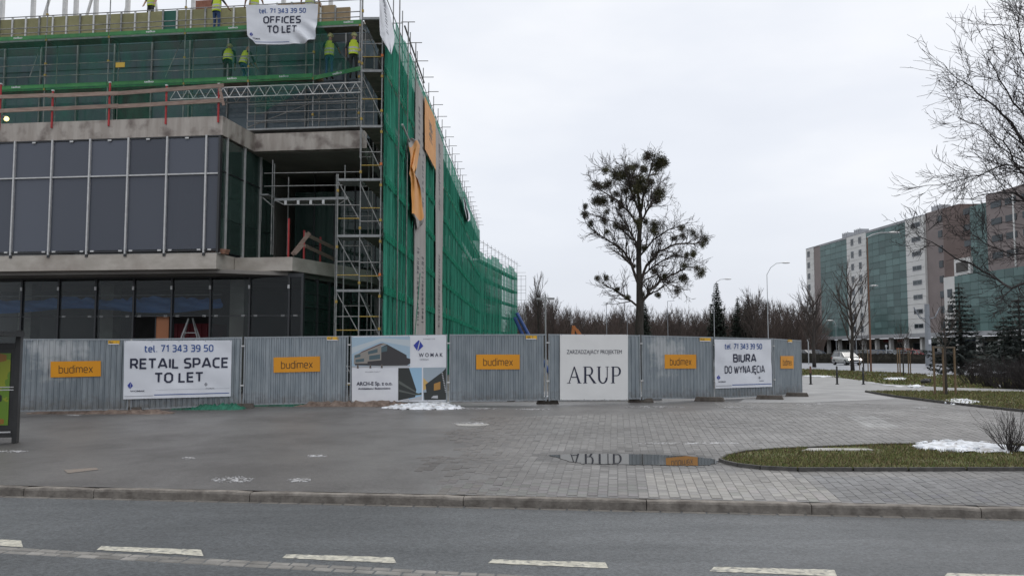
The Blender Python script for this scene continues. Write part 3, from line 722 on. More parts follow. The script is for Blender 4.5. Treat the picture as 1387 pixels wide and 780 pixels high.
# a hand-drawn roman capital alphabet for the serif lettering (polygons in a 0..1 box each)
def serif(word):
    def serif_foot(cx, y, w=.30, up=1): return [[(cx - w / 2, y), (cx + w / 2, y), (cx + w / 2, y + .03 * up), (cx - w / 2, y + .03 * up)]]
    def ring(cx, cy, ro, ri, t0, t1, n=12, sy=1.0):
        P = []
        for k in range(n):
            a, b = t0 + (t1 - t0) * k / n, t0 + (t1 - t0) * (k + 1) / n
            P.append([(cx + ro[0] * math.cos(a), cy + ro[1] * math.sin(a)), (cx + ro[0] * math.cos(b), cy + ro[1] * math.sin(b)),
                      (cx + ri[0] * math.cos(b), cy + ri[1] * math.sin(b)), (cx + ri[0] * math.cos(a), cy + ri[1] * math.sin(a))])
        return P
    h = math.pi / 2
    GL = {
        'A': (1.0, [[(.10, 0), (.16, 0), (.50, .86), (.47, 1.0)], [(.78, 0), (.94, 0), (.53, 1.0), (.47, 1.0)][:4], [(.24, .34), (.74, .34), (.72, .39), (.26, .39)]] + serif_foot(.12, 0, .26) + serif_foot(.86, 0, .30)),
        'R': (.92, [[(.14, 0), (.28, 0), (.28, 1), (.14, 1)], [(.28, .95), (.5, .95), (.5, 1), (.28, 1)], [(.28, .47), (.5, .47), (.5, .52), (.28, .52)], [(.42, .49), (.56, .49), (.98, 0), (.80, 0)]] + ring(.5, .735, (.27, .265), (.14, .215), -h, h) + serif_foot(.2, 0) + serif_foot(.16, .97, .2) + serif_foot(.9, 0, .2)),
        'U': (.95, [[(.14, .34), (.28, .34), (.28, 1), (.14, 1)], [(.77, .34), (.83, .34), (.83, 1), (.77, 1)]] + ring(.485, .34, (.345, .36), (.205, .30), math.pi, 2 * math.pi)[:] + serif_foot(.2, .97) + serif_foot(.8, .97, .26)),
        'P': (.80, [[(.14, 0), (.28, 0), (.28, 1), (.14, 1)], [(.28, .95), (.48, .95), (.48, 1), (.28, 1)], [(.28, .43), (.48, .43), (.48, .48), (.28, .48)]] + ring(.48, .715, (.30, .285), (.16, .235), -h, h) + serif_foot(.2, 0) + serif_foot(.16, .97, .2)),
    }
    V = []; Fs = []; x = 0
    for ch in word:
        w, polys = GL[ch]
        for P in polys:
            n = len(V); V += [(x + p[0], p[1]) for p in P]; Fs.append(tuple(range(n, n + len(P))))
        x += w + .06
    return [(p[0] / x, p[1]) for p in V], Fs
class Surf:
    """a hung sheet: four corners (bl, br, tr, tl) + a bulge function; prints are laid a few mm in front of it"""
    def __init__(s, c, warp=None):
        s.c = [Vector(p) for p in c]
        s.n = (s.c[1] - s.c[0]).cross(s.c[3] - s.c[0]).normalized(); s.warp = warp or (lambda u, v: 0.0)
    def p(s, u, v, off=0.0):
        a = s.c[0].lerp(s.c[1], u); b = s.c[3].lerp(s.c[2], u); q = a.lerp(b, v) + s.n * (s.warp(u, v) + off)
        return (q.x, q.y, q.z)
    def grid(s, nu, nv, off=0.0, th=.006):
        m = MB(); n = nu + 1
        v = [s.p(i / nu, j / nv, off) for j in range(nv + 1) for i in range(nu + 1)]
        vb = [s.p(i / nu, j / nv, off - th) for j in range(nv + 1) for i in range(nu + 1)]
        f = [(j * n + i, j * n + i + 1, (j + 1) * n + i + 1, (j + 1) * n + i) for j in range(nv) for i in range(nu)]
        k = len(v); f2 = [tuple(q + k for q in reversed(g_)) for g_ in f]
        rim = [i for i in range(nu)] ; e_ = []
        for i in range(nu): e_.append((i + 1, i, i + k, i + 1 + k)); t = nv * n; e_.append((t + i, t + i + 1, t + i + 1 + k, t + i + k))
        for j in range(nv): e_.append((j * n, (j + 1) * n, (j + 1) * n + k, j * n + k)); e_.append(((j + 1) * n + nu, j * n + nu, j * n + nu + k, (j + 1) * n + nu + k))
        m.add(v + vb, f + f2 + e_); return m
    def lay(s, geo, u0, v0, u1, v1, off=.008, sub=0):
        V, Fs = geo; m = MB(); m.add([s.p(u0 + (u1 - u0) * p[0], v0 + (v1 - v0) * p[1], off) for p in V], Fs); return m
    def poly(s, pts, off=.006):
        m = MB(); m.add([s.p(u, v, off) for u, v in pts], [tuple(range(len(pts)))]); return m
    def rect(s, u0, v0, u1, v1, off=.006, n=8):
        m = MB(); v = []
        for j in (0, 1):
            for i in range(n + 1): v.append(s.p(u0 + (u1 - u0) * i / n, v0 + (v1 - v0) * j, off))
        m.add(v, [(i, i + 1, n + 2 + i, n + 1 + i) for i in range(n)]); return m
def folds(amp, seed, fu=3.0, fv=2.0):
    from mathutils import noise
    def w(u, v):
        return amp * (noise.noise((u * fu, v * fv + u * 1.5, seed)) * .9 + .45 * noise.noise((u * fu * 2.4 + v * 2, v * fv * 2.2, seed + 3))) + amp * .4
    return w
def emblem(par, sf, u, v, w, h, mt=None, off=.009):
    """the split blue rhombus mark"""
    mt = mt or M_blue2
    sf.poly([(u, v), (u + .30 * w, v + .45 * h), (u + .62 * w, v + .98 * h), (u + .36 * w, v + 1.02 * h), (u - .02 * w, v + .55 * h)][1:] , off)
    m = MB()
    for P in ([(.0, .55), (.36, .06), (.46, .40), (.62, .96), (.50, 1.0)], [(.44, .0), (1.0, .46), (.68, .90), (.60, .55)]):
        n = len(m.v); m.v += [sf.p(u + p[0] * w, v + p[1] * h, off) for p in P]; m.f.append(tuple(range(n, n + len(P)))); m.m.append(0)
    m.build('emblem', mt, par)
# ================================================================== the temporary fence
FPX = [22, 178, 329.5, 473.5, 607.5, 741.5, 868, 966.5, 1047, 1085]
FD = [23.2, 24.0, 24.9, 25.5, 25.7, 26.0, 27.0, 28.6, 30.3, 32.4]
FT_ = [459, 459, 456.5, 455, 453, 452.5, 454, 456.5, 458.5, 461]
FB_ = [557, 555, 548.5, 545, 543.5, 541.5, 540, 539, 536, 531.5]
posts = []
for x, d, t, b_ in zip(FPX, FD, FT_, FB_):
    T = at(x, t, d); B = at(x, b_, d); posts.append(((T[0], T[1]), T[2], B[2]))
def scuffmat():
    m = M_galv.copy(); m.name = 'scuffed_sheet'; t = m.node_tree; b = t.nodes['Principled BSDF']; lk = b.inputs['Base Color'].links[0]; src = lk.from_socket
    n = t.nodes.new; l = t.links.new; tc_ = n('ShaderNodeTexCoord'); mp_ = n('ShaderNodeMapping'); mp_.inputs['Location'].default_value = (-1.0, 0, -1.62); mp_.inputs['Scale'].default_value = (1, .2, 1); vm = n('ShaderNodeVectorMath'); vm.operation = 'LENGTH'
    l(tc_.outputs['Object'], mp_.inputs[0]); l(mp_.outputs[0], vm.inputs[0]); nn = n('ShaderNodeTexNoise'); nn.inputs['Scale'].default_value = 3.2; nn.inputs['Detail'].default_value = 5; l(tc_.outputs['Object'], nn.inputs['Vector'])
    a = n('ShaderNodeMath'); a.operation = 'MULTIPLY_ADD'; a.inputs[1].default_value = -.45; l(vm.outputs['Value'], a.inputs[0]); l(nn.outputs['Fac'], a.inputs[2])
    r = n('ShaderNodeMapRange'); r.inputs['From Min'].default_value = .16; r.inputs['From Max'].default_value = .36; r.inputs['To Max'].default_value = .55; l(a.outputs[0], r.inputs[0])
    mx = n('ShaderNodeMixRGB'); mx.inputs[2].default_value = (.62, .63, .63, 1); l(r.outputs[0], mx.inputs[0]); l(src, mx.inputs[1]); l(mx.outputs[0], b.inputs['Base Color']); return m
M_scuff = scuffmat()
FLAB = ['leftmost galvanised fence panel beside the shelter, with a pale scuff and orange board', 'fence panel half covered by the retail space banner', 'fence panel between the retail banner and the photo banner',
        'fence panel hidden behind the printed photo banner', 'plain galvanised fence panel right of the photo banner', 'fence panel behind the cream serif lettered banner', 'fence panel right of the bare tree trunk, pale scuffs above its orange board',
        'fence panel behind the narrow white office banner in Polish', 'last short looking galvanised fence panel at the right end of the row']
for i in range(9):
    (P, zt0, zb0), (Q, zt1, zb1) = posts[i], posts[i + 1]
    Ln = math.hypot(Q[0] - P[0], Q[1] - P[1]); fr = Frame(P, -math.atan2(Q[1] - P[1], Q[0] - P[0]))
    th = thing('site_fence', FLAB[i], 'fence panel', fr=fr, group='galvanised site fence panels')
    g0, g1 = .05, Ln - .05
    zb = lambda a: zb0 + (zb1 - zb0) * a / Ln
    zt = lambda a: zt0 + (zt1 - zt0) * a / Ln
    # folded trapezoidal sheet
    m = MB(); a = g0 + .02; y = 0; pts = []; pitch = .142
    dense = i in (2, 4, 5)
    while a < g1 - .02:
        for (da, yy) in ((0, 0), (.020, -.03), (.05 if dense else .036, -.03), (.07 if dense else .056, 0)):
            if a + da < g1 - .02: pts.append((a + da, yy))
        a += pitch * (random.uniform(.8, 1.15) if dense else 1)
    vs = [(p[0], p[1], zb(p[0]) + .02) for p in pts] + [(p[0], p[1], zt(p[0]) - .02) for p in pts]; n = len(pts)
    m.add(vs, [(k, k + 1, n + k + 1, n + k) for k in range(n - 1)]); o = m.build('corrugated_sheet', M_scuff if i in (0, 6) else M_galv, th)
    so = o.modifiers.new('s', 'SOLIDIFY'); so.thickness = .003
    for nm, aa in (('frame_post', g0), ('frame_post', g1)):
        MB().bar((aa, 0, zb(aa) - .03), (aa, 0, zt(aa) + .01), .04).build(nm, M_frame, th)
    MB().bar((g0, 0, zt(g0) - .015), (g1, 0, zt(g1) - .015), .05, .04).build('top_rail', M_frame, th)
    MB().bar((g0, 0, zb(g0) + .015), (g1, 0, zb(g1) + .015), .045, .04).build('bottom_rail', M_frame, th)
    # clamps at the joint
    MB().box(-.05, .05, -.04, .03, zt(0) - .28, zt(0) - .24).build('clamp', M_alu, th)
    MB().box(-.05, .05, -.04, .03, zb(0) + .55, zb(0) + .59).build('clamp', M_alu, th)
    # yellow maker's sticker near the upper right corner
    if i not in (1, 3, 5, 7):
        sx = {0: 147, 2: 443, 4: 712, 6: 947, 8: 1066}[i]; w_ = 15 if i < 8 else 6
        a0, za = hitv(sx, {0: 461, 2: 456, 4: 454.5, 6: 457.5, 8: 460}[i], P, Q); a1, zc = hitv(sx + w_, {0: 466.5, 2: 461, 4: 459.5, 6: 462.5, 8: 464}[i], P, Q)
        s_ = MB().box(a0, a1, -.030, -.026, zc, za).build('sticker', M_yel, th)
        v_, f_ = text_geo('TLC', .02)
        MB().add([(a0 + (a1 - a0) * (.05 + .4 * p[0]), -.033, zc + (za - zc) * (.3 + .45 * p[1])) for p in v_], f_).build('print', M_black, s_)
        MB().add([(a0, -.032, zc), (a0 + (a1 - a0) * .95, -.032, zc), (a0 + (a1 - a0) * .95, -.032, zc + (za - zc) * .2), (a0, -.032, zc + (za - zc) * .2)], [(0, 1, 2, 3)]).build('print', M_white, s_)
M_feet = mat('fence_foot', (.075, .06, .05), (.13, .115, .10), scale=6, rough=.9, bump=.4)
for k, (x, y, w, lab) in enumerate([(178, 558, .5, 'dark block fence foot under the left edge of the retail banner'), (329, 553, .5, 'brown stained fence foot right of the retail banner'), (474, 549, .5, 'fence foot left of the snow heap and photo banner'),
                               (742, 547, .7, 'dark fence foot left of the serif lettered banner'), (869, 545, .8, 'dark fence foot below the bare tree trunk'), (963, 543.5, .95, 'slanted fence foot left of the narrow Polish banner'), (1045, 541, .9, 'slanted fence foot right of the narrow Polish banner'), (1082, 537, .8, 'fence foot under the right end of the fence'), (690, 543.5, .4, 'small dark block under the plain fence panel')]):
    X, Y, Z = G(x, y); t = thing('concrete_block', lab, 'fence foot', loc=(X, Y + .2, Z), rotz=R(-20 if k > 4 else 0), group='concrete feet of the site fence')
    m = MB(); pr = [(-w / 2, 0), (-w / 2 + .05, .13), (w / 2 - .05, .13), (w / 2, 0)]
    m.add([(a, -.13, z) for a, z in pr] + [(a, .13, z) for a, z in pr], [(0, 3, 2, 1), (4, 5, 6, 7), (0, 1, 5, 4), (1, 2, 6, 5), (2, 3, 7, 6)]); m.build('block', M_feet, t)
    MB().tube([(-.06, 0, .12), (-.06, 0, .26)], .025, 8).build('socket', M_frame, t)
# boards screwed to the fence
def plane_surf(i, quad, off=.04, warp=None):
    """quad: four px corners bl br tr tl on the plane of fence panel i, moved off metres towards the street"""
    P, Q = posts[i][0], posts[i + 1][0]; L_ = math.hypot(Q[0] - P[0], Q[1] - P[1]); n = ((Q[1] - P[1]) / L_, -(Q[0] - P[0]) / L_)
    P2 = (P[0] + n[0] * off, P[1] + n[1] * off); Q2 = (Q[0] + n[0] * off, Q[1] + n[1] * off); e_ = ((Q[0] - P[0]) / L_, (Q[1] - P[1]) / L_); c = []
    for (x, y) in quad:
        a, z = hitv(x, y, P2, Q2); c.append((P2[0] + e_[0] * a, P2[1] + e_[1] * a, z))
    return Surf(c, warp)
for i, q, lab in [(0, [(68.5, 511), (136.5, 509.5), (136.5, 488.5), (68.5, 489.5)], 'orange sign board on the leftmost fence panel, pale scuff to its upper left'), (2, [(370.5, 504.5), (433.5, 503), (433.5, 482.5), (370.5, 484)], 'orange sign board between the retail banner and the photo banner'),
                  (4, [(645, 500), (704, 500), (704, 480), (645, 480)], 'orange sign board on the plain panel right of the photo banner'), (6, [(900.5, 499), (943, 499), (943, 480), (900.5, 480)], 'orange sign board on the scuffed panel right of the tree trunk'), (8, [(1057.5, 499), (1075, 499), (1075, 482), (1057.5, 482)], 'rightmost orange sign board, seen at a sharp angle')]:
    sf = plane_surf(i, q, .045); t = thing('sign_board', lab, 'sign', group='orange contractor sign boards on the fence')
    sf.grid(1, 1, 0, .012).build('plate', M_orange, t)
    sf.lay(sign_geo('budimex', .105), .16, .24, .84, .76, .003).build('lettering', M_signtxt, t)
# hung banners
def lines_logo(sf, t, au, av, bu, bv, s=1.0, wu=.05, hv=.12):
    emblem(t, sf, au, av, wu * s, hv * s)
    sf.lay(text_geo('WOMAK', .02), au + .025, av - .05, au + .16, av - .022, .009).build('lettering', M_navy, t)
    emblem(t, sf, bu, bv, wu * .62, hv * .62, M_greyp)
    sf.lay(text_geo('WOMAK', .02), bu + .012, bv - .045, bu + .10, bv - .022, .009).build('lettering', M_greyp, t)
sf = plane_surf(1, [(167, 540.5), (312.5, 536.5), (314, 460.8), (168.5, 461.5)], .10, folds(.035, 2, 2.2, 1.6))
t = thing('banner', 'white retail space banner with dark block lettering hung over the left fence joint', 'banner')
sf.grid(40, 22).build('vinyl', M_white2, t)
sf.lay(sign_geo('tel. 71 343 39 50', .17), .185, .80, .825, .925, .012).build('lettering', M_bluep, t)
sf.lay(sign_geo('RETAIL SPACE', .205), .055, .51, .965, .695, .012).build('lettering', M_navy, t)
sf.lay(sign_geo('TO LET', .205), .285, .265, .73, .445, .012).build('lettering', M_navy, t)
lines_logo(sf, t, .035, .17, .745, .185)
sf.rect(.01, .045, .27, .052, .01).build('printed_line', M_greyp, t); sf.rect(.28, .055, .985, .068, .01).build('printed_line', M_bluep, t); sf.rect(.29, .145, .985, .148, .01).build('printed_line', M_greyp, t)
for u in (0.01, .25, .5, .75, .99): MB().tube([sf.p(u, .985, .012), sf.p(u, 1.0, -.05)], .008, 5).build('eyelet_tie', M_black, t)
# cream serif banner
M_cream = mat('cream_vinyl', (.80, .80, .79), (.75, .75, .74), scale=1.2, rough=.5)
sf = plane_surf(5, [(758.5, 541.5), (850.5, 541.5), (850.5, 453), (758.5, 453)], .06, folds(.012, 5, 2, 2))
t = thing('banner', 'cream banner with large dark serif capitals on the fence left of the tree', 'banner')
sf.grid(16, 16).build('vinyl', M_cream, t)
sf.lay(text_geo('ZARZĄDZAJĄCY PROJEKTEM', 0), .095, .685, .905, .768, .009).build('lettering', M_navy, t)
sf.lay(serif('ARUP'), .10, .255, .91, .51, .009).build('lettering', M_navy, t)
for u in (0.02, .35, .65, .98):
    for v in (.01, .99): MB().tube([sf.p(u, v, .008), sf.p(u, v, -.04)], .008, 5).build('eyelet_tie', M_black, t)
# narrow Polish banner
sf = plane_surf(7, [(968.5, 526), (1045.5, 523.5), (1044, 460), (967.5, 459.5)], .07, folds(.03, 9, 2, 2))
t = thing('banner', 'narrow white office banner in Polish with blue phone number, right of the orange boards', 'banner')
sf.grid(20, 16).build('vinyl', M_white2, t)
sf.lay(sign_geo('tel. 71 343 39 50', .17), .17, .80, .83, .915, .012).build('lettering', M_bluep, t)
sf.lay(sign_geo('BIURA', .21), .31, .525, .72, .70, .012).build('lettering', M_navy, t)
sf.lay(sign_geo('DO WYNAJĘCIA', .18), .165, .30, .87, .455, .012).build('lettering', M_navy, t)
lines_logo(sf, t, .025, .17, .75, .165, 1.0, .065, .10)
sf.rect(.01, .045, .28, .055, .01).build('printed_line', M_greyp, t); sf.rect(.29, .055, .985, .07, .01).build('printed_line', M_bluep, t)
# photo banner
sf = plane_surf(3, [(476.5, 544.5), (604, 543), (604.5, 453.5), (476.5, 455.5)], .07)
t = thing('banner', 'large printed banner with building pictures and company names on the fence', 'banner')
sf.grid(20, 14).build('vinyl', M_white, t)
def px2uv(x, y): return ((x - 476.5) / 127.7, (544.5 - y) / 90.5)
def PP(name, col, pts, off=.007, rough=.5):
    mt = mat(name, col, rough=rough); sf.poly([px2uv(*p) for p in pts], off).build('printed_picture', mt, t)
def zp(x, y): return (470 + x / 6.5, 440 + y / 6.5)     # coordinates measured in a zoomed view
def PZ_(name, col, pts, off): PP(name, col, [zp(*p) for p in pts], off)
PZ_('pic_sky', (.36, .48, .58), [(42, 362), (552, 362), (552, 98), (42, 98)], .007)
PZ_('pic_cloud', (.50, .56, .60), [(42, 250), (150, 200), (300, 140), (552, 190), (552, 130), (300, 110), (42, 190)], .0075)
PZ_('pic_dark', (.045, .042, .045), [(300, 362), (520, 362), (555, 340), (555, 300), (525, 290), (522, 265), (352, 168), (300, 190)], .0085)
PZ_('pic_stone', (.28, .26, .235), [(60, 340), (300, 355), (300, 182), (352, 168), (320, 155), (180, 215), (64, 260)], .009)
PZ_('pic_glass', (.075, .12, .14), [(70, 285), (118, 275), (118, 250), (70, 262)], .0095)
PZ_('pic_glass', (.075, .12, .14), [(185, 255), (268, 238), (268, 205), (185, 228)], .0095)
PZ_('pic_glass', (.075, .12, .14), [(300, 238), (352, 226), (352, 180), (300, 192)], .0095)
PZ_('pic_glass', (.075, .12, .14), [(195, 305), (290, 296), (290, 255), (195, 268)], .0095)
PZ_('pic_glass', (.075, .12, .14), [(75, 325), (150, 318), (150, 290), (75, 300)], .0095)
PZ_('pic_dark', (.045, .042, .045), [(70, 350), (300, 358), (300, 308), (180, 318), (180, 335), (70, 335)], .0092)
PZ_('pic_roof', (.13, .075, .075), [(100, 250), (300, 168), (320, 155), (290, 160), (130, 228)], .0097)
PZ_('pic_snow', (.42, .43, .45), [(42, 368), (552, 368), (552, 358), (42, 358)], .0098)
for q, x in enumerate((95, 205, 305)): PZ_('pic_fig', (.12, .10, .09), [(x - 9, 378), (x + 9, 378), (x + 6, 345), (x - 6, 345)], .0102)
PZ_('pic_sky2', (.30, .47, .62), [(545, 668), (658, 668), (658, 380), (545, 380)], .007)
PZ_('pic_dark3', (.028, .032, .03), [(450, 668), (600, 640), (610, 575), (545, 380), (450, 380)], .0085)
PZ_('pic_line', (.10, .11, .10), [(455, 520), (606, 600), (606, 590), (455, 490)], .0092)
PZ_('pic_line', (.10, .11, .10), [(455, 590), (606, 622), (606, 615), (455, 570)], .0092)
PZ_('pic_snow', (.42, .43, .45), [(480, 668), (658, 668), (658, 630), (560, 655)], .009)
PZ_('pic_bush', (.06, .07, .05), [(600, 625), (656, 620), (656, 600), (630, 608), (605, 600)], .0092)
PZ_('pic_dusk', (.32, .38, .43), [(670, 668), (872, 668), (872, 380), (670, 380)], .007)
PZ_('pic_glow', (.55, .36, .12), [(670, 580), (700, 570), (720, 520), (670, 470)], .0078)
PZ_('pic_dark3', (.028, .032, .03), [(680, 668), (872, 668), (872, 385), (840, 420), (690, 530), (700, 600), (675, 600)], .0085)
PZ_('pic_lit', (.38, .20, .05), [(765, 585), (822, 575), (822, 505), (765, 525)], .0092)
PZ_('pic_snow', (.42, .43, .45), [(740, 650), (800, 655), (800, 628), (760, 630)], .0092)
for q in range(12): x = 838 + (q * 37) % 34; y = 430 + q * 15; PZ_('pic_snow', (.42, .43, .45), [(x - 7, y + 5), (x + 7, y + 4), (x + 5, y - 4), (x - 5, y - 3)], .0095)
def TL(s, x0, y0, x1, y1, mt, b_=.0):
    u0, v0 = px2uv(*zp(x0, y1)); u1, v1 = px2uv(*zp(x1, y0)); sf.lay(text_geo(s, b_), u0, v0, u1, v1, .009).build('lettering', mt, t)
TL('ARCH-E Sp. z o.o.', 84, 498, 398, 542, M_navy, .022); TL('Architektura i Budownictwo', 98, 550, 382, 568, M_navy, .03)
TL('PROJEKTANT', 160, 406, 295, 418, M_greyp); TL('INWESTOR', 668, 119, 775, 130, M_greyp)
TL('W O M A K', 630, 250, 842, 285, M_navy, .012); TL('OMEGA', 638, 300, 718, 315, M_greyp)
u0, v0 = px2uv(*zp(583, 233)); u1, v1 = px2uv(*zp(670, 135)); emblem(t, sf, u0, v0, u1 - u0, v1 - v0)
for u in (0.01, .2, .4, .6, .8, .99):
    for v in (.01, .99): MB().tube([sf.p(u, v, .008), sf.p(u, v, -.05)], .008, 5).build('eyelet_tie', M_black, t)
# rubble, tarpaulin and white strip seen under the fence
M_rub = mat('brick_rubble', (.10, .07, .055), (.22, .17, .14), scale=7, rough=.95, bump=.6)
M_tarp = mat('green_tarpaulin', (.01, .10, .06), (.02, .16, .10), scale=5, rough=.7)
def berm(name, x0, x1, y, h, mt, label, cat, Yo=.5, seed=1, kind=None):
    rnd = random.Random(seed); A = G(x0, y); B = G(x1, y); n = 40; m = MB(); vs = []
    for i in range(n + 1):
        f = i / n; X = A[0] + (B[0] - A[0]) * f; Y = A[1] + (B[1] - A[1]) * f + Yo; Z = gz(X, Y); hh = h * (rnd.uniform(.5, 1.1)) * min(1, 8 * f, 8 * (1 - f))
        vs += [(X, Y - .3 + rnd.uniform(-.05, .05), Z - .04), (X, Y - .12, Z + hh * .8), (X, Y + .1, Z + hh), (X, Y + .5, Z - .04)]
    m.add(vs, [(i * 4 + j, (i + 1) * 4 + j, (i + 1) * 4 + j + 1, i * 4 + j + 1) for i in range(n) for j in range(3)])
    return tag(m.build(name, mt), label, cat, None, kind)
berm('rubble', 30, 230, 561, .09, M_rub, 'low brown rubble line under the left fence panels', 'rubble', .35, 2, 'stuff')
berm('rubble', 395, 560, 551, .16, M_rub, 'low brown rubble line under the photo banner', 'rubble', .4, 3, 'stuff')
berm('tarpaulin', 225, 325, 556, .16, M_tarp, 'green tarpaulin lying under the fence below the retail banner', 'tarpaulin', .5, 4)
berm('tarpaulin', 333, 415, 551, .15, M_tarp, 'green tarpaulin lying under the fence panel right of the retail banner', 'tarpaulin', .5, 5)
A = G(612, 545); B = G(900, 543); MB().bar((A[0], A[1] + .6, .06), (B[0], B[1] + .7, .06), .3, .16).build('snow_ridge', M_snow)['kind'] = 'structure'

# ================================================================== the office block under construction
o_ = at(296, 300, 31.5)
BF = Frame(o_[:2], TH)
bld = thing('office_building', 'unfinished office block with concrete slabs and glazed box behind the fence', 'building', fr=BF)
TANB = R(.95)
c_ = at(513.5, 455, 31.3)
SF = Frame(c_[:2], TANB)          # frame of the netted side: origin at the scaffold corner, b runs back along the netting
def s2b(x, y): w = SF.w(x, y); return BF.l(w[0], w[1])
ZU0, ZU1 = BF.hb(296, 183, 0)[1], BF.hb(296, 157.5, 0)[1]
ZL0, ZL1 = BF.hb(250, 364.5, 0)[1], BF.hb(250, 343.5, 0)[1]
aU2a = BF.ha(342, 190, .0)[0]
UB = 2.7; LB = 1.4
aUr = BF.hb(497, 190, UB)[0]; aL1 = BF.hb(293, 350, 0)[0]; aL2 = BF.hb(318, 350, LB)[0]; aLr = BF.hb(396, 358, LB)[0]
# slabs
def wavy(m): return m
side_in = [s2b(-1.5, 12), s2b(-1.5, 65.5), s2b(-14, 65.5), s2b(-14, 30)]
up = [(-16, 0), (.06, 0), (.12, UB), (aUr, UB), (aUr + .45, 13)]
MB().prism(up[:-1] + [s2b(-1.5, 4), s2b(-1.5, 22), (-16, 22)], ZU0, ZU1).build('floor_slab', M_conc_stain, bld)
MB().prism([(-16, 0), (aL1, 0), (aL2 - .02, LB - .1), (aL2 - .02, 22), (-16, 22)], ZL0, ZL1).build('floor_slab', M_conc, bld)
ZM0, ZM1 = BF.hb(360, 367, LB)[1], BF.hb(360, 348.5, LB)[1]
MB().prism([(aL2, LB), (aLr, LB), s2b(-1.6, 7), s2b(-1.6, 18), (aL2, 18)], ZM0, ZM1).build('floor_slab', M_conc, bld)
# soffits under the slabs: rough formwork concrete, shade put into a darker colour
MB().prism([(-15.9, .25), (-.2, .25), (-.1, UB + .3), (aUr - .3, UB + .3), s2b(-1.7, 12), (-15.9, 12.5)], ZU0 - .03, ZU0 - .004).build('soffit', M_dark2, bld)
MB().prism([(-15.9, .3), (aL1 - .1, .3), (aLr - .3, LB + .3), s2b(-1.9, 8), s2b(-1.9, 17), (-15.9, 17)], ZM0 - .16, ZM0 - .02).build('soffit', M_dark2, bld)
# ground floor inside: floor, back wall, columns
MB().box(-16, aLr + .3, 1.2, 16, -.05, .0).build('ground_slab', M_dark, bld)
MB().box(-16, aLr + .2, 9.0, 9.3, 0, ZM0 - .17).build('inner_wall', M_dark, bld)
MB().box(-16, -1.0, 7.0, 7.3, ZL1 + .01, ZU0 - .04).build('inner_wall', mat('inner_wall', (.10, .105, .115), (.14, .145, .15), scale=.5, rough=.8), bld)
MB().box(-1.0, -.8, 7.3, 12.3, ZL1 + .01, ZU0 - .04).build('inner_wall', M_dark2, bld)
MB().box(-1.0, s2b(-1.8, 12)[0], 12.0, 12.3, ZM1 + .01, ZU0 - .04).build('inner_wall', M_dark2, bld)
for q in range(2): MB().box(1.2 + q * 1.8, 1.6 + q * 1.8, 9.5, 10, ZM1, ZU0 - .04).build('column', M_conc, bld)
for px_, b in ((92, 2.0), (250, 2.6)):
    a, z = BF.hb(px_, 300, b); MB().tube([(a, b, ZL1), (a, b, ZU0)], .28, 16).build('column', M_conc, bld, smooth=True)
for px_, b in ((40, 4.0), (325, 3.2), (150, 5.0)):
    a, z = BF.hb(px_, 420, b); MB().box(a - .3, a + .3, b - .3, b + .3, 0, ZM0 - .17).build('column', M_conc, bld)
# glazed box front: pane grid with pale mullions
mul = [-86, -34, 18, 66.5, 117.5, 171, 224.3, 278]
am = [BF.hb(x, 240, -.05)[0] for x in mul] + [-.02]
mod = (am[-2] - am[2]) / 5; am = [am[2] + mod * (k - 2) for k in range(8)] + [-.03]
zt_ = ZU0 - .02; zm_ = BF.hb(292, 234.5, -.05)[1]; zb_ = BF.hb(250, 338.5, 0)[1]
for k in range(8):
    a0, a1 = am[k] + .02, am[k + 1] - .02
    for z0, z1 in ((zb_ + .03, zm_ - .02), (zm_ + .02, zt_ - .05)):
        MB().box(a0, a1, .03, .06, z0, z1).build('window_pane', M_film, bld)
for k, a in enumerate(am[:-1]):
    MB().box(a - .03, a + .03, -.06, .10, zb_ - .12, zt_ + .02).build('mullion', M_alu, bld)
    MB().box(a - .05, a + .05, -.04, .06, zb_ - .22, zb_ - .12).build('bracket', M_alu_dk, bld)
    a2 = a + mod / 2
    for a3, z3 in ((a2, zt_ - .09), (a + .22, zb_ - .03), (a + mod - .2, zb_ - .03)):
        if a3 < -.1: MB().box(a3 - .07, a3 + .07, -.03, .0, z3, z3 + .06).build('bracket', M_alu, bld)
MB().box(am[0], -.05, -.035, .03, zm_ - .025, zm_ + .025).build('transom', M_alu, bld)
MB().box(am[0], -.03, -.02, .12, zb_ - .05, zb_).build('sill', M_alu_dk, bld)
MB().box(am[0], -.03, .0, .14, zt_ - .03, zt_ + .01).build('head_rail', M_alu_dk, bld)
MB().box(am[0], aL1 + .1, .05, .3, ZL1, zb_ - .10).build('upstand', M_slab, bld)
MB().box(-.06, .02, -.04, .14, zb_ - .1, zt_).build('corner_post', M_alu_dk, bld)
for k in range(3): MB().box(aL1 - .5 - .0 * k, aL1 + .25 + .02 * k, .15, .5, ZL1 + .002 + .06 * k, ZL1 + .055 + .06 * k).build('board', mat('timber_red', (.26, .12, .08), (.34, .2, .14), scale=6, rough=.8), bld)
# box side glass
sx = [BF.ha(x, 300, 0)[0] for x in (304.7, 329, 351)]
sm = (sx[2] - sx[0]) / 2; sb = [0.12] + [sx[0] + sm * k for k in range(4)]
for k in range(len(sb) - 1):
    zt2 = ZU0 - .06
    for z0, z1 in ((ZL1 + .1, 6.6), (6.62, zm_ + .1), (zm_ + .14, zt2)):
        MB().box(-.03, .0, sb[k] + .02, sb[k + 1] - .02, z0, z1).build('window_pane', M_glass_gr, bld)
    if k: MB().box(-.06, .07, sb[k] - .03, sb[k] + .03, ZL1, zt2 + .1).build('mullion', M_alu, bld)
MB().box(-.05, .03, .1, sb[-1], zm_ + .1, zm_ + .14).build('transom', M_alu_dk, bld)
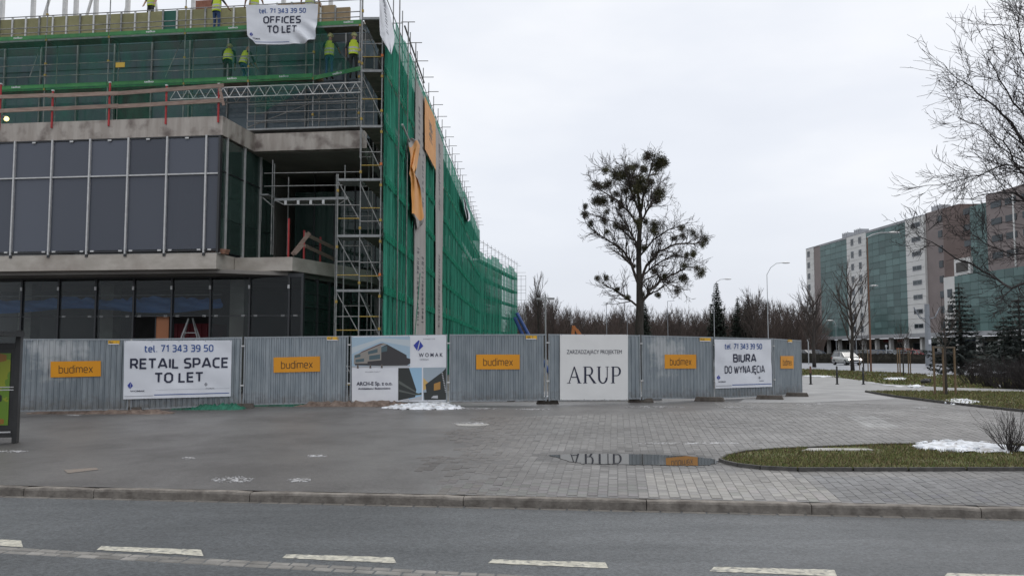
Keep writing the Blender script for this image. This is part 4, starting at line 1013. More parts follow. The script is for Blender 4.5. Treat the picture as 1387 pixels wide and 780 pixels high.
# recess on the first floor: rear glazing and a lit strip of small panes far behind
a0 = .2; bz = 7.0
for k in range(5):
    a1 = a0 + .95
    MB().box(a0 + .02, a1 - .02, bz, bz + .03, ZM1 + .1, ZM1 + 1.1).build('window_pane', M_glass_gr, bld)
    MB().box(a0 + .02, a1 - .02, bz, bz + .03, ZM1 + 1.14, ZU0 - .9).build('window_pane', M_glass_gr, bld)
    MB().box(a1 - .025, a1 + .025, bz - .05, bz + .06, ZM1, ZU0 - .1).build('mullion', M_alu_dk, bld); a0 = a1
# ground floor glazing
GB = 1.75
gm = [28.9, 78.3, 129, 180.7, 232, 284.9, 338, 391.5]
ga = [BF.hb(x, 430, GB)[0] for x in gm]; gmod = (ga[-1] - ga[0]) / 7; ga = [ga[0] + gmod * (k - 2) for k in range(10)]
aGc = BF.hb(409.5, 420, GB)[0]; ga.append(aGc)
zg1 = ZM0 - .17; zgm = BF.hb(338, 427.5, GB)[1]
for k in range(10):
    a0, a1 = ga[k] + .02, ga[k + 1] - .02
    for z0, z1 in ((.1, zgm - .02), (zgm + .02, zg1 - .05)):
        if k in (5, 6) and z0 < 1: continue        # panes not yet fitted
        mt = M_glass_dk
        MB().box(a0, a1, GB, GB + .03, z0, z1).build('window_pane', mt, bld)
    MB().box(ga[k] - .035, ga[k] + .035, GB - .05, GB + .12, 0, zg1).build('mullion', M_alu_dk, bld)
    for zz in (zgm + 1.05, 1.95): MB().box(ga[k] - .05, ga[k] + .03, GB - .08, GB - .05, zz, zz + .14).build('bracket', M_alu, bld)
    for aa in (ga[k] + .25, ga[k + 1] - .25):
        if k > 2 and aa < aGc - .05: MB().box(aa - .07, aa + .07, GB - .03, GB, zgm - .03, zgm + .03).build('bracket', M_alu, bld)
MB().box(ga[0], aGc, GB - .03, GB + .05, zgm - .02, zgm + .02).build('transom', M_alu_dk, bld)
MB().box(ga[0], aGc, GB - .04, GB + .1, zg1 - .05, zg1 + .1).build('head_rail', M_alu_dk, bld)
MB().box(aGc - .04, aGc + .05, GB - .06, GB + .12, 0, zg1 + .1).build('corner_post', M_alu_dk, bld)
# glazing going back from the corner
bb = GB + .1
for k in range(10):
    b1 = bb + 1.45
    for z0, z1 in [(.1 + .54 * q, .1 + .54 * q + .52) for q in range(8)]:
        MB().box(aGc, aGc + .03, bb + .03, b1 - .03, z0, z1).build('window_pane', M_glass_gr, bld)
    MB().box(aGc - .05, aGc + .08, b1 - .04, b1 + .04, 0, zg1).build('mullion', M_alu_dk, bld)
    for q in range(1, 8): MB().box(aGc - .01, aGc + .05, bb + .03, b1 - .03, .1 + .54 * q - .02, .1 + .54 * q).build('transom', M_alu_dk, bld)
    bb = b1
# third-floor facade behind the scaffold
FB3 = 4.15
tm = [8, 59, 108.5, 159, 210, 265, 316, 367, 418, 469]
ta = [BF.hb(x, 80, FB3)[0] for x in tm]; tmod = (ta[-1] - ta[0]) / 9; ta = [ta[0] + tmod * k for k in range(-3, 11)]
zf0 = ZU1 + .02; zf3 = BF.hb(250, 46, FB3)[1]
zs = [zf0, BF.hb(250, 118, FB3)[1], BF.hb(250, 89, FB3)[1], BF.hb(250, 66, FB3)[1], BF.hb(250, 57, FB3)[1], zf3]
M_band = mat('spandrel_band', (.03, .035, .036), rough=.5)
for k in range(len(ta) - 1):
    a0, a1 = ta[k] + .025, ta[k + 1] - .025
    if a1 > aUr: a1 = aUr
    if a0 > aUr - .2: continue
    cx = BF.hb(180, 100, FB3)[0]
    door = a0 < cx < a1
    for q in range(5):
        if q == 0 and door:
            MB().box(a0, a1, FB3 + .25, FB3 + .3, zs[0], zs[1]).build('doorway', M_dark, bld); continue
        if q == 3: MB().box(a0, a1, FB3, FB3 + .04, zs[3], zs[4]).build('spandrel', M_band, bld); continue
        MB().box(a0, a1, FB3, FB3 + .03, zs[q] + .015, zs[q + 1] - .015).build('window_pane', M_glass_up, bld)
    MB().box(ta[k] - .03, ta[k] + .03, FB3 - .09, FB3 + .06, zf0, zf3 - .02).build('mullion', M_steel, bld)
for q in (1, 2): MB().box(ta[0], aUr, FB3 - .02, FB3 + .05, zs[q] - .015, zs[q] + .015).build('transom', M_alu_dk, bld)
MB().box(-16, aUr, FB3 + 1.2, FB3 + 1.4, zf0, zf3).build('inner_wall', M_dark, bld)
# roof slab of that storey + parapet of insulation boards between white posts
MB().prism([(-16, FB3 - .1), (aUr - .3, FB3 - .1), s2b(-1.6, 6), s2b(-1.6, 20), (-16, 20)], zf3, zf3 + .12).build('roof_slab', M_conc, bld)
M_ins = mat('insulation_board', (.23, .22, .115), (.30, .285, .155), scale=2, rough=.9, objrand=.12)
M_insb = mat('brown_board', (.27, .20, .12), (.33, .25, .16), scale=3, rough=.9, objrand=.15)
zp0, zp1 = BF.hb(250, 41, FB3)[1] - .1, BF.hb(250, 14.5, FB3)[1]
aw = (BF.hb(250, 25, FB3)[0] - BF.hb(231, 25, FB3)[0])
a = BF.hb(0.5, 25, FB3)[0] - aw * 6; k = 0; aend = BF.hb(473, 25, FB3)[0]
M_dgreen = mat('dark_green_board', (.015, .10, .075), rough=.7)
while a < aend:
    xx = a; mt = M_ins; top = zp1
    agr = BF.hb(226, 25, FB3)[0]; abr = BF.hb(375, 25, FB3)[0]
    if abs(a + aw / 2 - agr) < aw * .5: mt = M_dgreen
    if a > abr: mt = M_insb; top = zp1 + .05 + (.0 if a < aend - aw * 2 else -.14 * (1 + int((a - aend + 2 * aw) / aw)))
    MB().box(a + .03, a + aw - .03, FB3 - .02, FB3 + .10, zp0, top + random.uniform(-.02, .02)).build('parapet_board', mt, bld)
    MB().box(a - .035, a + .035, FB3 - .08, FB3 - .022, zp0, top + .05).build('parapet_post', M_alu if k % 3 else M_steel, bld)
    a += aw; k += 1
MB().box(-16, aend, FB3 - .05, FB3 + .14, zp0 - .12, zp0).build('parapet_rail', M_alu_dk, bld)
for x, lean in [(3, 0), (45, 0), (48, .5), (88, .0), (103, 0), (106, .5), (130, 0), (160, .4), (173, 0), (220, -.3), (262, 0), (384, 0), (448, .0)]:
    a, z = BF.hb(x, 14, FB3 + 1.2); MB().bar((a, FB3 + 1.2, zf3), (a + lean * 2, FB3 + 1.2, zf3 + 3.6), .16 if lean == 0 else .09).build('roof_post', M_alu, bld)
a0 = BF.hb(268, 8, FB3 + .9)[0]; a1 = BF.hb(290, 8, FB3 + .9)[0]
MB().box(a0, a1, FB3 + .7, FB3 + 1.0, zf3, BF.hb(280, 3, FB3 + .9)[1]).build('brick_pier', mat('brick_pier', (.22, .09, .06), (.28, .13, .09), scale=9, rough=.9), bld)
# side wing behind the netting (in the frame of the netted side)
X0 = -1.45
for z0, z1 in ((ZL0 - .01, ZL1 + .01), (ZU0 + .005, ZU1 - .01), (zf3 - .3, zf3 + .11)):
    MB().box(X0 - 12, X0, 9, 65.3, z0, z1).build('floor_slab', M_conc, bld, fr=SF)
for z0, z1 in ((0, ZL0 - .02), (ZL1 + .02, ZU0), (ZU1, zf3 - .31)):
    for k in range(14):
        y0 = 9 + k * 4
        MB().box(X0 - .3, X0 - .25, y0 + .06, y0 + 3.94, z0 + .02, z1 - .02).build('window_pane', M_glass_dk, bld, fr=SF)
        MB().box(X0 - .35, X0 - .1, y0 - .06, y0 + .06, z0, z1).build('mullion', M_steel_dk, bld, fr=SF)
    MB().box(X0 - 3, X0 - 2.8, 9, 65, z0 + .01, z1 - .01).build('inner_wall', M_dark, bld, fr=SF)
o_end = SF.w(-.85, 65.6)
SB = Frame(o_end[:2], R(9.6))
MB().box(-14, -1.4, 0, 27, 0, 12.6).build('end_wing', M_dark2, bld, fr=SB)
for q in range(3):
    for k in range(7):
        MB().box(-1.38, -1.34, .2 + k * 3.8, 3.8 + k * 3.8, 1.0 + q * 4, 3.8 + q * 4).build('window_pane', M_glass_dk, bld, fr=SB)
# things standing in the ground floor
def boxthing(name, label, cat, fr, x0, x1, y0, y1, z0, z1, mt, grp=None):
    t = thing(name, label, cat, fr=fr, group=grp); MB().box(x0, x1, y0, y1, z0, z1).build('body', mt, t); return t
M_tblue = mat('blue_sheeting', (.06, .16, .42), (.10, .24, .55), scale=3, rough=.45, bump=.6, bscale=5, stretch=(.4, 1, 2))
tb = thing('plastic_sheeting', 'blue plastic sheeting bundle lying behind the ground floor glass', 'sheeting', fr=BF)
a0, z0 = BF.hb(-60, 422, 2.0); a1, z1 = BF.hb(300, 403, 2.0); m = MB(); n = 60; vs = []
for i in range(n + 1):
    a = a0 + (a1 - a0) * i / n; tw = random.uniform(-.07, .07) + .05 * math.sin(i * .31)
    for j in range(5): vs.append((a, 2.05 + .12 * math.sin(j * 1.6 + i * .4), z0 + (z1 - z0 + tw) * j / 4 - (.10 * math.sin(i * .17) if j == 0 else 0)))
m.add(vs, [(i * 5 + j, (i + 1) * 5 + j, (i + 1) * 5 + j + 1, i * 5 + j + 1) for i in range(n) for j in range(4)]); m.build('sheet', M_tblue, tb, smooth=True)
MB().bar((a0, 2.07, z1 + .12), (a1, 2.07, z1 + .12), .04).build('hanging_rail', M_steel_dk, tb)
a0, z0 = BF.hb(211, 460, 1.9); a1, z1 = BF.hb(229, 428, 1.9)
pn = thing('door_panel', 'orange brown door panel leaning in the open ground floor bay', 'panel', fr=BF)
MB().box(a0, a1, 1.9, 1.94, .05, z1).build('leaf', mat('door_orange', (.36, .14, .06), rough=.6), pn); MB().box(a0 - .04, a0, 1.88, 1.96, .02, z1 + .03).build('edge', M_alu_dk, pn)
rd = thing('red_container', 'dark red container standing inside the ground floor behind the stepladder', 'container', fr=BF)
a0, z0 = BF.hb(236, 452, 4.0); a1, z1 = BF.hb(285, 438, 4.0)
MB().box(a0, a1, 4.0, 5.5, .05, z1).build('body', mat('dull_red', (.22, .02, .03), (.16, .015, .02), scale=2, rough=.6), rd)
for k in range(6): MB().box(a0 + .1 + k * (a1 - a0) / 6, a0 + .16 + k * (a1 - a0) / 6, 3.96, 3.995, .08, z1 - .05).build('rib', mat('dull_red_rib', (.20, .02, .028), rough=.6), rd)
ld = thing('stepladder', 'metal stepladder standing behind the ground floor glass', 'ladder', fr=BF)
at_, zt2 = BF.hb(258, 431, 2.6); al_, _ = BF.hb(247, 455, 2.6); ar_, _ = BF.hb(269, 455, 2.6)
for (aa, d) in ((al_, -.35), (ar_, -.35), (al_, .35), (ar_, .35)):
    MB().bar((at_ + (aa - at_) * .25, 2.6, zt2), (at_ + (aa - at_) * 3.0, 2.6 + d, .03), .05).build('leg', M_alu, ld)
for k in range(6):
    f = .2 + k * .14; w = abs(ar_ - at_) * (.25 + 2.75 * f); MB().bar((at_ - w, 2.6 - .35 * f, zt2 * (1 - f)), (at_ + w, 2.6 - .35 * f, zt2 * (1 - f)), .08, .03).build('step', M_alu, ld)

# ================================================================== scaffolding
def post(th, fr, a, b, z0, z1, mt=None, r=.024):
    MB().tube([(a, b, z0), (a, b, z1)], r, 7, cap=False).build('standard', mt or M_steel, th, fr)
    zz = math.ceil(z0 / 1.0)
def cpl(th, fr, a, b, z, mt=None): MB().box(a - .04, a + .04, b - .04, b + .04, z, z + .10).build('coupler', mt or M_coupler, th, fr)
def rail(th, fr, p, q, mt=None, r=.02, nm='rail'): MB().tube([p, q], r, 6, cap=False).build(nm, mt or M_steel, th, fr)
# --- front scaffold, on the box roof
fs = thing('scaffolding', 'green boarded front scaffold with guard rails before the third floor glazing', 'scaffold', fr=BF)
PB = 2.75; PI = 3.48
fpx = [-110, -22, 62, 147, 250, 337, 425, 487]
fa = [BF.hb(x, 80, PB)[0] for x in fpx]
zD0 = BF.hb(250, 112, PB)[1]; zD1 = BF.hb(250, 44, PB)[1]
ztop = BF.hb(250, -45, PB)[1]; zlow = BF.hb(380, 175, PB)[1]
for k, a in enumerate(fa):
    z0 = ZU1 if a < .1 else zlow
    post(fs, BF, a, PB, z0, ztop if k < 7 else zD1 + 3.0); post(fs, BF, a, PI, z0, zD1 + .02, M_steel_dk)
    for z in (zlow + .5, zD0 - .1, zD0 + .5, zD0 + 1.0, zD1 - .1, zD1 + 1.0):
        if random.random() < .75: cpl(fs, BF, a, PB, z)
    for z in (zD0 - .06, zD1 - .06): rail(fs, BF, (a, PB, z), (a, PI, z), nm='transom_tube')
for k in range(len(fa) - 1):
    a0, a1 = fa[k], fa[k + 1]
    for zD in (zD0, zD1):
        if zD == zD0 and k == 6: continue
        MB().box(a0 + .01, a1 - .01, PB + .02, PI - .02, zD - .07, zD - .02).build('deck', M_deck, fs)
        MB().box(a0 + .01, a1 - .01, PB - .02, PB + .018, zD - .09, zD - .03).build('deck_edge', M_deck_al if zD == zD1 else M_toe, fs)
        if not (zD == zD0 and k >= 6):
            te = a1 if not (zD == zD1 and k == 6) else a1 + .15
            tbm = MB().box(a0 + .02, te - .02, PB - .05, PB - .022, zD - .02, zD + .15).build('toe_board', M_toe, fs)
            if k not in (2,):
                u = a0 + (a1 - a0) * (.55 if k % 2 else .75); v_, f_ = text_geo('telko', .02)
                MB().add([(u - .2 + p[0] * .42, PB - .056, zD + .035 + p[1] * .09) for p in v_], f_).build('lettering', M_white, tbm)
        for dz in (.5, 1.0): rail(fs, BF, (a0, PB - .03, zD + dz), (a1, PB - .03, zD + dz), M_steel if zD == zD1 else M_steel_dk)
    if k < 7: rail(fs, BF, (a0, PB - .03, zD1 + .28), (a1, PB - .03, zD1 + .28), M_steel_dk)
for x0, y0, x1, y1 in [(250, 46, 224, 105), (62, 46, 40, 105)]:
    p = BF.hb(x0, y0, PI); q = BF.hb(x1, y1, PB); rail(fs, BF, (p[0], PI, p[1]), (q[0], PB, q[1]), nm='brace')
# slanted loose toe board at the right end
p = BF.hb(425, 106, PB - .1); q = BF.hb(489, 93, PB - .1)
t2 = MB(); t2.add([(p[0], PB - .12, p[1] - .08), (q[0], PB - .12, q[1] - .08), (q[0], PB - .12, q[1] + .09), (p[0], PB - .12, p[1] + .09), (p[0], PB - .09, p[1] - .08), (q[0], PB - .09, q[1] - .08), (q[0], PB - .09, q[1] + .09), (p[0], PB - .09, p[1] + .09)],
               [(0, 1, 2, 3), (7, 6, 5, 4), (4, 5, 1, 0), (3, 2, 6, 7), (5, 6, 2, 1), (0, 3, 7, 4)]); tbm = t2.build('toe_board', M_toe, fs)
v_, f_ = text_geo('telko', .02); MB().add([(p[0] + (q[0] - p[0]) * (.4 + .2 * c[0]), PB - .126, p[1] + (q[1] - p[1]) * (.4 + .2 * c[0]) - .05 + .1 * c[1]) for c in v_], f_).build('lettering', M_white, tbm)
# lattice girder under the lower deck
ga0 = BF.hb(232, 117, PB)[0]; ga1 = BF.hb(491, 120, PB)[0]
zg_t = BF.hb(360, 117.5, PB)[1]; zg_b = BF.hb(360, 131, PB)[1]
for off, mt in ((-.06, M_alu), (.66, M_steel_dk)):
    gd = MB(); n = 16
    rail(fs, BF, (ga0, PB + off, zg_t), (ga1, PB + off, zg_t), mt, .026, 'girder_chord'); rail(fs, BF, (ga0, PB + off, zg_b), (ga1, PB + off, zg_b), mt, .026, 'girder_chord')
    for i in range(n):
        x0 = ga0 + (ga1 - ga0) * i / n; x1 = ga0 + (ga1 - ga0) * (i + 1) / n; xm = (x0 + x1) / 2
        rail(fs, BF, (x0, PB + off, zg_b), (xm, PB + off, zg_t), mt, .018, 'girder_web'); rail(fs, BF, (xm, PB + off, zg_t), (x1, PB + off, zg_b), mt, .018, 'girder_web')
# hanging platform at the right
for k in (5, 6):
    a0, a1 = fa[k], fa[k + 1]
    MB().box(a0, a1 + (.3 if k == 6 else 0), PB - .02, PI, zlow - .02, zlow + .05).build('deck', M_deck_al, fs)
    for dz in (.35, .7, 1.05): rail(fs, BF, (a0, PB - .03, zlow + dz), (a1, PB - .03, zlow + dz))
    for dz in (.5, .9, 1.2): rail(fs, BF, (a0, PI, zlow + dz), (a1, PI, zlow + dz), M_steel_dk)
    for q in range(3): rail(fs, BF, (a0 + (a1 - a0) * (q + .5) / 3, PI, zlow), (a0 + (a1 - a0) * (q + .5) / 3, PI, zg_b), M_steel_dk)
rail(fs, BF, (fa[5], PB, zlow + .1), (fa[6], PI, zg_b), M_steel_dk, nm='brace')
# thin net over the front scaffold
def netsheet(name, poly, fr_plane_b, mt, par, fr, amp=.04, nu=40, nv=10):
    """poly: four (a,z) corners bl br tr tl at depth b"""
    m = MB(); vs = []
    for j in range(nv + 1):
        for i in range(nu + 1):
            u, v = i / nu, j / nv
            a = (poly[0][0] * (1 - u) + poly[1][0] * u) * (1 - v) + (poly[3][0] * (1 - u) + poly[2][0] * u) * v
            z = (poly[0][1] * (1 - u) + poly[1][1] * u) * (1 - v) + (poly[3][1] * (1 - u) + poly[2][1] * u) * v
            vs.append((a, fr_plane_b + amp * math.sin(a * 5.3 + .5 * math.sin(z)) * (.5 + .5 * math.sin(z * 1.3)) - amp, z))
    m.add(vs, [(j * (nu + 1) + i, j * (nu + 1) + i + 1, (j + 1) * (nu + 1) + i + 1, (j + 1) * (nu + 1) + i) for j in range(nv) for i in range(nu)])
    return m.build(name, mt, par, fr, smooth=True)
def pa(x, y, b=PB - .09): return BF.hb(x, y, b)
for k in range(5):
    a0, a1 = fa[k], fa[k + 1]
    netsheet('net_sheet', [(a0, zD0 + .1), (a1, zD0 + .1), (a1, zD1 + .0), (a0, zD1 + .0)], PB - .06, M_net_thin, fs, BF, .03, 14, 8)
    netsheet('net_sheet', [(a0, ZU1 + .4), (min(a1, fa[4] + 1.5), ZU1 + .4), (min(a1, fa[4] + 1.5), zD0), (a0, zD0)], PB - .1, M_net_thin, fs, BF, .03, 14, 8)
netsheet('net_sheet', [pa(337, 108), pa(427, 108), pa(470, 60), pa(337, 46)], PB - .08, M_net_thin, fs, BF, .05, 16, 8)
netsheet('net_sheet', [pa(427, 108), pa(487, 98), pa(462, 75), pa(430, 25)], PB - .14, M_net_thin, fs, BF, .05, 14, 8)
netsheet('net_sheet', [pa(340, 158), pa(352, 156), pa(432, 112), pa(340, 112)], PB - .12, M_net_thin, fs, BF, .05, 14, 8)
# --- edge guard rail of red posts and boards on the slab edge
eg = thing('edge_guard', 'red posts with two weathered boards along the upper slab edge', 'guard rail', fr=BF)
yt = {0: 115, 71: 124, 148: 113, 225: 117, 296: 115}
for x in (-70, 0, 71, 148, 225, 296):
    a = BF.hb(x, 150, -.02)[0]; zt3 = BF.hb(x, yt.get(x, 116), -.02)[1]
    MB().bar((a, -.03, ZU1 - .25), (a, -.03, zt3), .055).build('post', M_red, eg); MB().box(a - .04, a + .04, -.07, .01, zt3, zt3 + .05).build('post_cap', M_alu, eg)
for (x0, y0, x1, y1) in ((-70, 134, 72, 129), (65, 130, 160, 126.5), (150, 127.5, 303, 116), (-70, 154, 72, 147), (65, 148, 160, 143.5), (150, 145, 303, 136)):
    p = BF.hb(x0, y0, -.1); q = BF.hb(x1, y1, -.1); MB().bar((p[0], -.09, p[1]), (q[0], -.10, q[1]), .035, .15).build('board', M_wood, eg)
p = BF.hb(297, 119, -.14); q = BF.hb(303, 143, -.14); MB().bar((p[0], -.13, p[1]), (q[0], -.13, q[1]), .03, .10).build('board', M_wood, eg)
eg2 = thing('edge_guard', 'red posts with grey boards at the right corner of the lower slab', 'guard rail', fr=BF)
aE = aLr - .15
for x, y in ((391, 296), (412, 312), (434, 321)):
    if x == 391: a, b = BF.hb(391, 320, LB + .15)[0], LB + .15
    else: b = BF.ha(x, 330, aE)[0]; a = aE
    zt3 = hitv(x, y, BF.w(a, b)[:2], BF.w(a + 1, b)[:2])[1]
    MB().bar((a, b, ZM1 - .1), (a, b, zt3), .06).build('post', M_red, eg2)
b1, z1_ = BF.ha(413, 317, aE + .05); b2, z2_ = BF.ha(452, 336, aE + .05); MB().bar((aE + .06, b1, z1_), (aE + .06, b2, z2_), .035, .15).build('board', M_wood, eg2)
b1, z1_ = BF.ha(413, 333, aE + .05); b2, z2_ = BF.ha(452, 351, aE + .05); MB().bar((aE + .06, b1, z1_), (aE + .06, b2, z2_), .035, .15).build('board', M_wood, eg2)
p = BF.hb(396, 345, LB + .1); q = BF.hb(413, 313, LB + .1); MB().bar((p[0], LB + .1, p[1]), (q[0], LB + .6, q[1]), .035, .15).build('board', M_wood, eg2)
p = BF.hb(399, 344, LB + .05); q = BF.hb(408, 330, LB + .05); MB().bar((p[0], LB + .05, p[1]), (q[0], LB + .3, q[1]), .035, .12).build('board', M_wood, eg2)
# --- small scaffold platform in the recess
rs = thing('scaffolding', 'pale scaffold platform with two guard rails in the dark first floor recess', 'scaffold', fr=BF)
RB = 2.2
for x, y0, y1, b in ((355, 226, 300, RB + 1.2), (369.5, 217, 345, RB), (372, 222, 345, RB + .7), (391, 240, 345, RB + .9), (456, 236, 455, RB)):
    p = BF.hb(x, y0, b); q = BF.hb(x, y1, b); post(rs, BF, p[0], b, q[1], p[1])
for (x0, y0, x1, y1) in ((358, 235, 487, 233), (358, 252.5, 465, 251)):
    p = BF.hb(x0, y0, RB); q = BF.hb(x1, y1, RB); rail(rs, BF, (p[0], RB, p[1]), (q[0], RB, q[1]))
p = BF.hb(372, 271, RB); q = BF.hb(472, 271.5, RB); MB().box(p[0], q[0], RB - .02, RB + .75, p[1] - .04, p[1] + .06).build('deck', M_deck_al, rs)
p2 = BF.hb(385, 277.5, RB); q2 = BF.hb(458, 277.5, RB)
rail(rs, BF, (p2[0], RB, p2[1]), (q2[0], RB, q2[1])); rail(rs, BF, (p[0], RB, p[1]), (p2[0], RB, p2[1])); rail(rs, BF, (q[0], RB, p[1]), (q2[0], RB, q2[1]))
for x in (387, 404, 421, 438): a = BF.hb(x, 275, RB)[0]; MB().box(a - .05, a + .05, RB - .02, RB + .02, p2[1], p[1] - .04).build('spacer', M_alu, rs)
p = BF.hb(352, 264, RB); MB().box(p[0], p[0] + .35, RB - .02, RB + 1.0, p[1] - .03, p[1] + .03).build('deck', M_deck_al, rs)
p = BF.hb(356, 268, RB); q = BF.hb(371, 281, RB); rail(rs, BF, (p[0], RB, p[1]), (q[0], RB, q[1]), nm='brace')
# --- side scaffold with its netted face
ss = thing('scaffolding', 'long side scaffold with stacked decks running back along the netted face', 'scaffold', fr=SF)
Z0D = 1.87; NB = 26; BW_ = 2.52
dz_ = [Z0D + 2.0 * k for k in range(7)]
# calibrate deck heights from the corner
zc = [hitv(500, y, SF.w(0, 0)[:2], SF.w(1, 0)[:2])[1] for y in (392, 318, 242, 170, 95, 24)]
dz_ = [zc[0] - 2.0] + zc
ZTOP = 16.5
for k in range(NB + 1):
    y = k * BW_
    tip = ZTOP if k > 0 else 17.5
    post(ss, SF, 0, y, 0, tip); post(ss, SF, -.76, y, 0, ZTOP - 2 if k else 15.6, M_steel_dk if k else M_steel)
    rail(ss, SF, (0, y, ZTOP - .55), (-.76 if k else 0, y, ZTOP - .55)) if k > 1 else None
    if k:
        rail(ss, SF, (-.05, y, ZTOP - .5), (.55, y, ZTOP - .5))
for k in range(NB):
    y = k * BW_
    for q, z in enumerate(dz_):
        if k < 12 or q > 4: MB().box(-.74, -.02, y + .03, y + BW_ - .03, z - .05, z + .0).build('deck', M_deck, ss)
        if k < 8:
            for dd in (.5, 1.0): rail(ss, SF, (0.03, y, z + dd), (.03, y + BW_, z + dd), M_steel_dk)
    if k > 2:
        rail(ss, SF, (0.0, y, ZTOP - .9), (.0, y + BW_, ZTOP - .9))
    if k > 7:
        rail(ss, SF, (0.0, y, ZTOP - 1.3), (.0, y + BW_, ZTOP - 1.3), M_steel_dk)
rail(ss, SF, (.18, 4.5, 15.6), (.18, 11.5, 15.35), M_steel_dk, .04, 'top_tube')
for q, z in enumerate(dz_):
    MB().box(-.78, .03, -.04, .04, z - .09, z + .0).build('deck_edge', M_deck_al, ss)
    for dd in (.5, 1.0):
        if q < 6: rail(ss, SF, (-.76, 0, z + dd), (0, 0, z + dd), M_coupler if (q + int(dd)) % 2 else M_steel)
    cpl(ss, SF, 0, 0, z + .5, M_orange_p if q % 2 else M_coupler); cpl(ss, SF, -.76, 0, z + .2); cpl(ss, SF, 0, 0, z - .3)
    if q < 5: rail(ss, SF, (-.76, .02, z - .1 + 2.0), (0, .02, z + .3), M_steel, nm='brace')
    if q < 6: rail(ss, SF, (-.76, .1, z + 2 - .1), (-.1, 2.4, z + .1), M_steel_dk, nm='stair_stringer')
# second bay of the tower, left of the corner
for x, yT in ((458, 236),):
    a, z = SF.hb(x, yT, 0); zt4 = z
    for y in (0, 1.2): post(ss, SF, a, y, 0, zt4 if y == 0 else zt4 + .6)
    for q in range(4):
        zz = dz_[q]
        if q in (2, 3): MB().box(a, -.78, -.03, 1.0, zz - .09, zz).build('deck', M_deck_al, ss)
        if q == 1: MB().box(a, -.78, -.04, .02, zz - .09, zz).build('deck_edge', M_deck_al, ss)
        for dd in (.5, 1.0): rail(ss, SF, (a, 0, zz + dd - 2 + .0), (-.76, 0, zz + dd - 2), M_coupler if dd == .5 else M_steel_dk)
        rail(ss, SF, (a, .02, zz - .1), (-.76, .02, zz - 1.6), M_steel, nm='brace'); cpl(ss, SF, a, 0, zz - .5)
a_, z_ = SF.hb(489, 120, .9); post(ss, SF, a_, .9, 9.0, 16)
post(ss, SF, -1.2, 2.2, 0, 15.5, M_steel_dk); post(ss, SF, -1.9, 2.6, 0, 7, M_steel_dk); post(ss, SF, -1.3, 4.5, 0, 15.5, M_steel_dk)
for k in range(12): rail(ss, SF, (-.8, 2.4, 1 + k * 1.2), (-1.9 if k < 6 else -1.3, 2.4, 1 + k * 1.2), M_steel_dk)
# netting, one sheet per bay; the far lower wing gets its own run
NZ = 15.25
def bay_net(par, fr, y0, y1, z0, z1, seed, mt, amp=.055, ny=14, nz_=24):
    m = MB(); vs = []; ph = seed * 1.7
    for j in range(nz_ + 1):
        for i in range(ny + 1):
            u, v = i / ny, j / nz_; y = y0 + (y1 - y0) * u; z = z0 + (z1 - z0) * v
            x = .10 + amp * (math.sin(y * 4.1 + ph + .6 * math.sin(z * .5)) * .6 + math.sin(y * 9.3 + z * .35 + ph) * .35) * (1 - .6 * abs(math.sin(z * math.pi / 2))) + .04 * math.sin(math.pi * u)
            zz = z + (.10 * math.sin(math.pi * u) * -1 if j == nz_ else 0)
            vs.append((x, y, zz))
    m.add(vs, [(j * (ny + 1) + i, j * (ny + 1) + i + 1, (j + 1) * (ny + 1) + i + 1, (j + 1) * (ny + 1) + i) for j in range(nz_) for i in range(ny)])
    return m.build('net_sheet', mt, par, fr, smooth=True)
for k in range(NB):
    y0, y1 = k * BW_, (k + 1) * BW_
    top = NZ + (random.uniform(-.25, .1)); 
    if k == 0: y0 = .02; top = 14.6
    bay_net(ss, SF, y0, y1 + .03, 0, top, k, M_net)
    for z in dz_[:-1]:
        if z < top - .3: MB().box(.17, .178, y0, y1, z - .16, z + .14).build('net_seam', M_net_seam, ss, SF)
# loose diagonal tubes outside the net
for (y0, z0, y1, z1) in ((2.5, 14, 5.0, 12), (5, 4, 7.4, 8.0), (2.6, 7.5, 5, 11.0), (7.6, 1.2, 10, 5.4)): rail(ss, SF, (.24, y0, z0), (.24, y1, z1), M_net_seam, .02, 'brace')
for k in (1, 2, 3): MB().tube([(.26, k * BW_, 0), (.26, k * BW_, 16)], .026, 6, cap=False).build('standard', M_steel_dk, ss, SF)
# far wing scaffold
sw = thing('scaffolding', 'far lower wing of scaffolding with green netting and projecting guard posts', 'scaffold', fr=SB)
ztB = 14.5
for k in range(12):
    y = k * 2.45; post(sw, SB, .9, y, 0, ztB); post(sw, SB, .15, y, 0, ztB - 1)
    rail(sw, SB, (.9, y, ztB - .6), (1.5, y, ztB - .6)); rail(sw, SB, (.15, y, ztB - 1), (.9, y, ztB - 1))
for k in range(11):
    y = k * 2.45
    for q in range(6):
        z = 1.9 + 2 * q; MB().box(.2, .85, y + .02, y + 2.43, z - .06, z).build('deck', M_deck, sw)
        MB().box(.92, .95, y + .02, y + 2.43, z - .12, z + .18).build('net_seam', M_net_seam, sw)
        for dd in (.5, 1.0): rail(sw, SB, (.9, y, z + dd), (.9, y + 2.45, z + dd), M_steel_dk)
    rail(sw, SB, (.9, y, ztB - .3), (.9, y + 2.45, ztB - .3))
    bay = bay_net(sw, SB, y, y + 2.45, 0, 13.0 - .4 * math.sin(k * 1.3), k + 30, M_net if True else M_net_thin, .06, 8, 14); bay.location.x = .85
rail(sw, SB, (.9, 26.95, 8), (.15, 26.95, 6), M_steel_dk)
for q in range(6):
    z = 1.9 + 2 * q
    for dd in (0, .5, 1.0): rail(sw, SB, (.15, 26.95, z + dd), (2.2, 26.95, z + dd), M_steel_dk)
for x in (1.5, 2.2): post(sw, SB, x, 26.95, 0, 12.5)

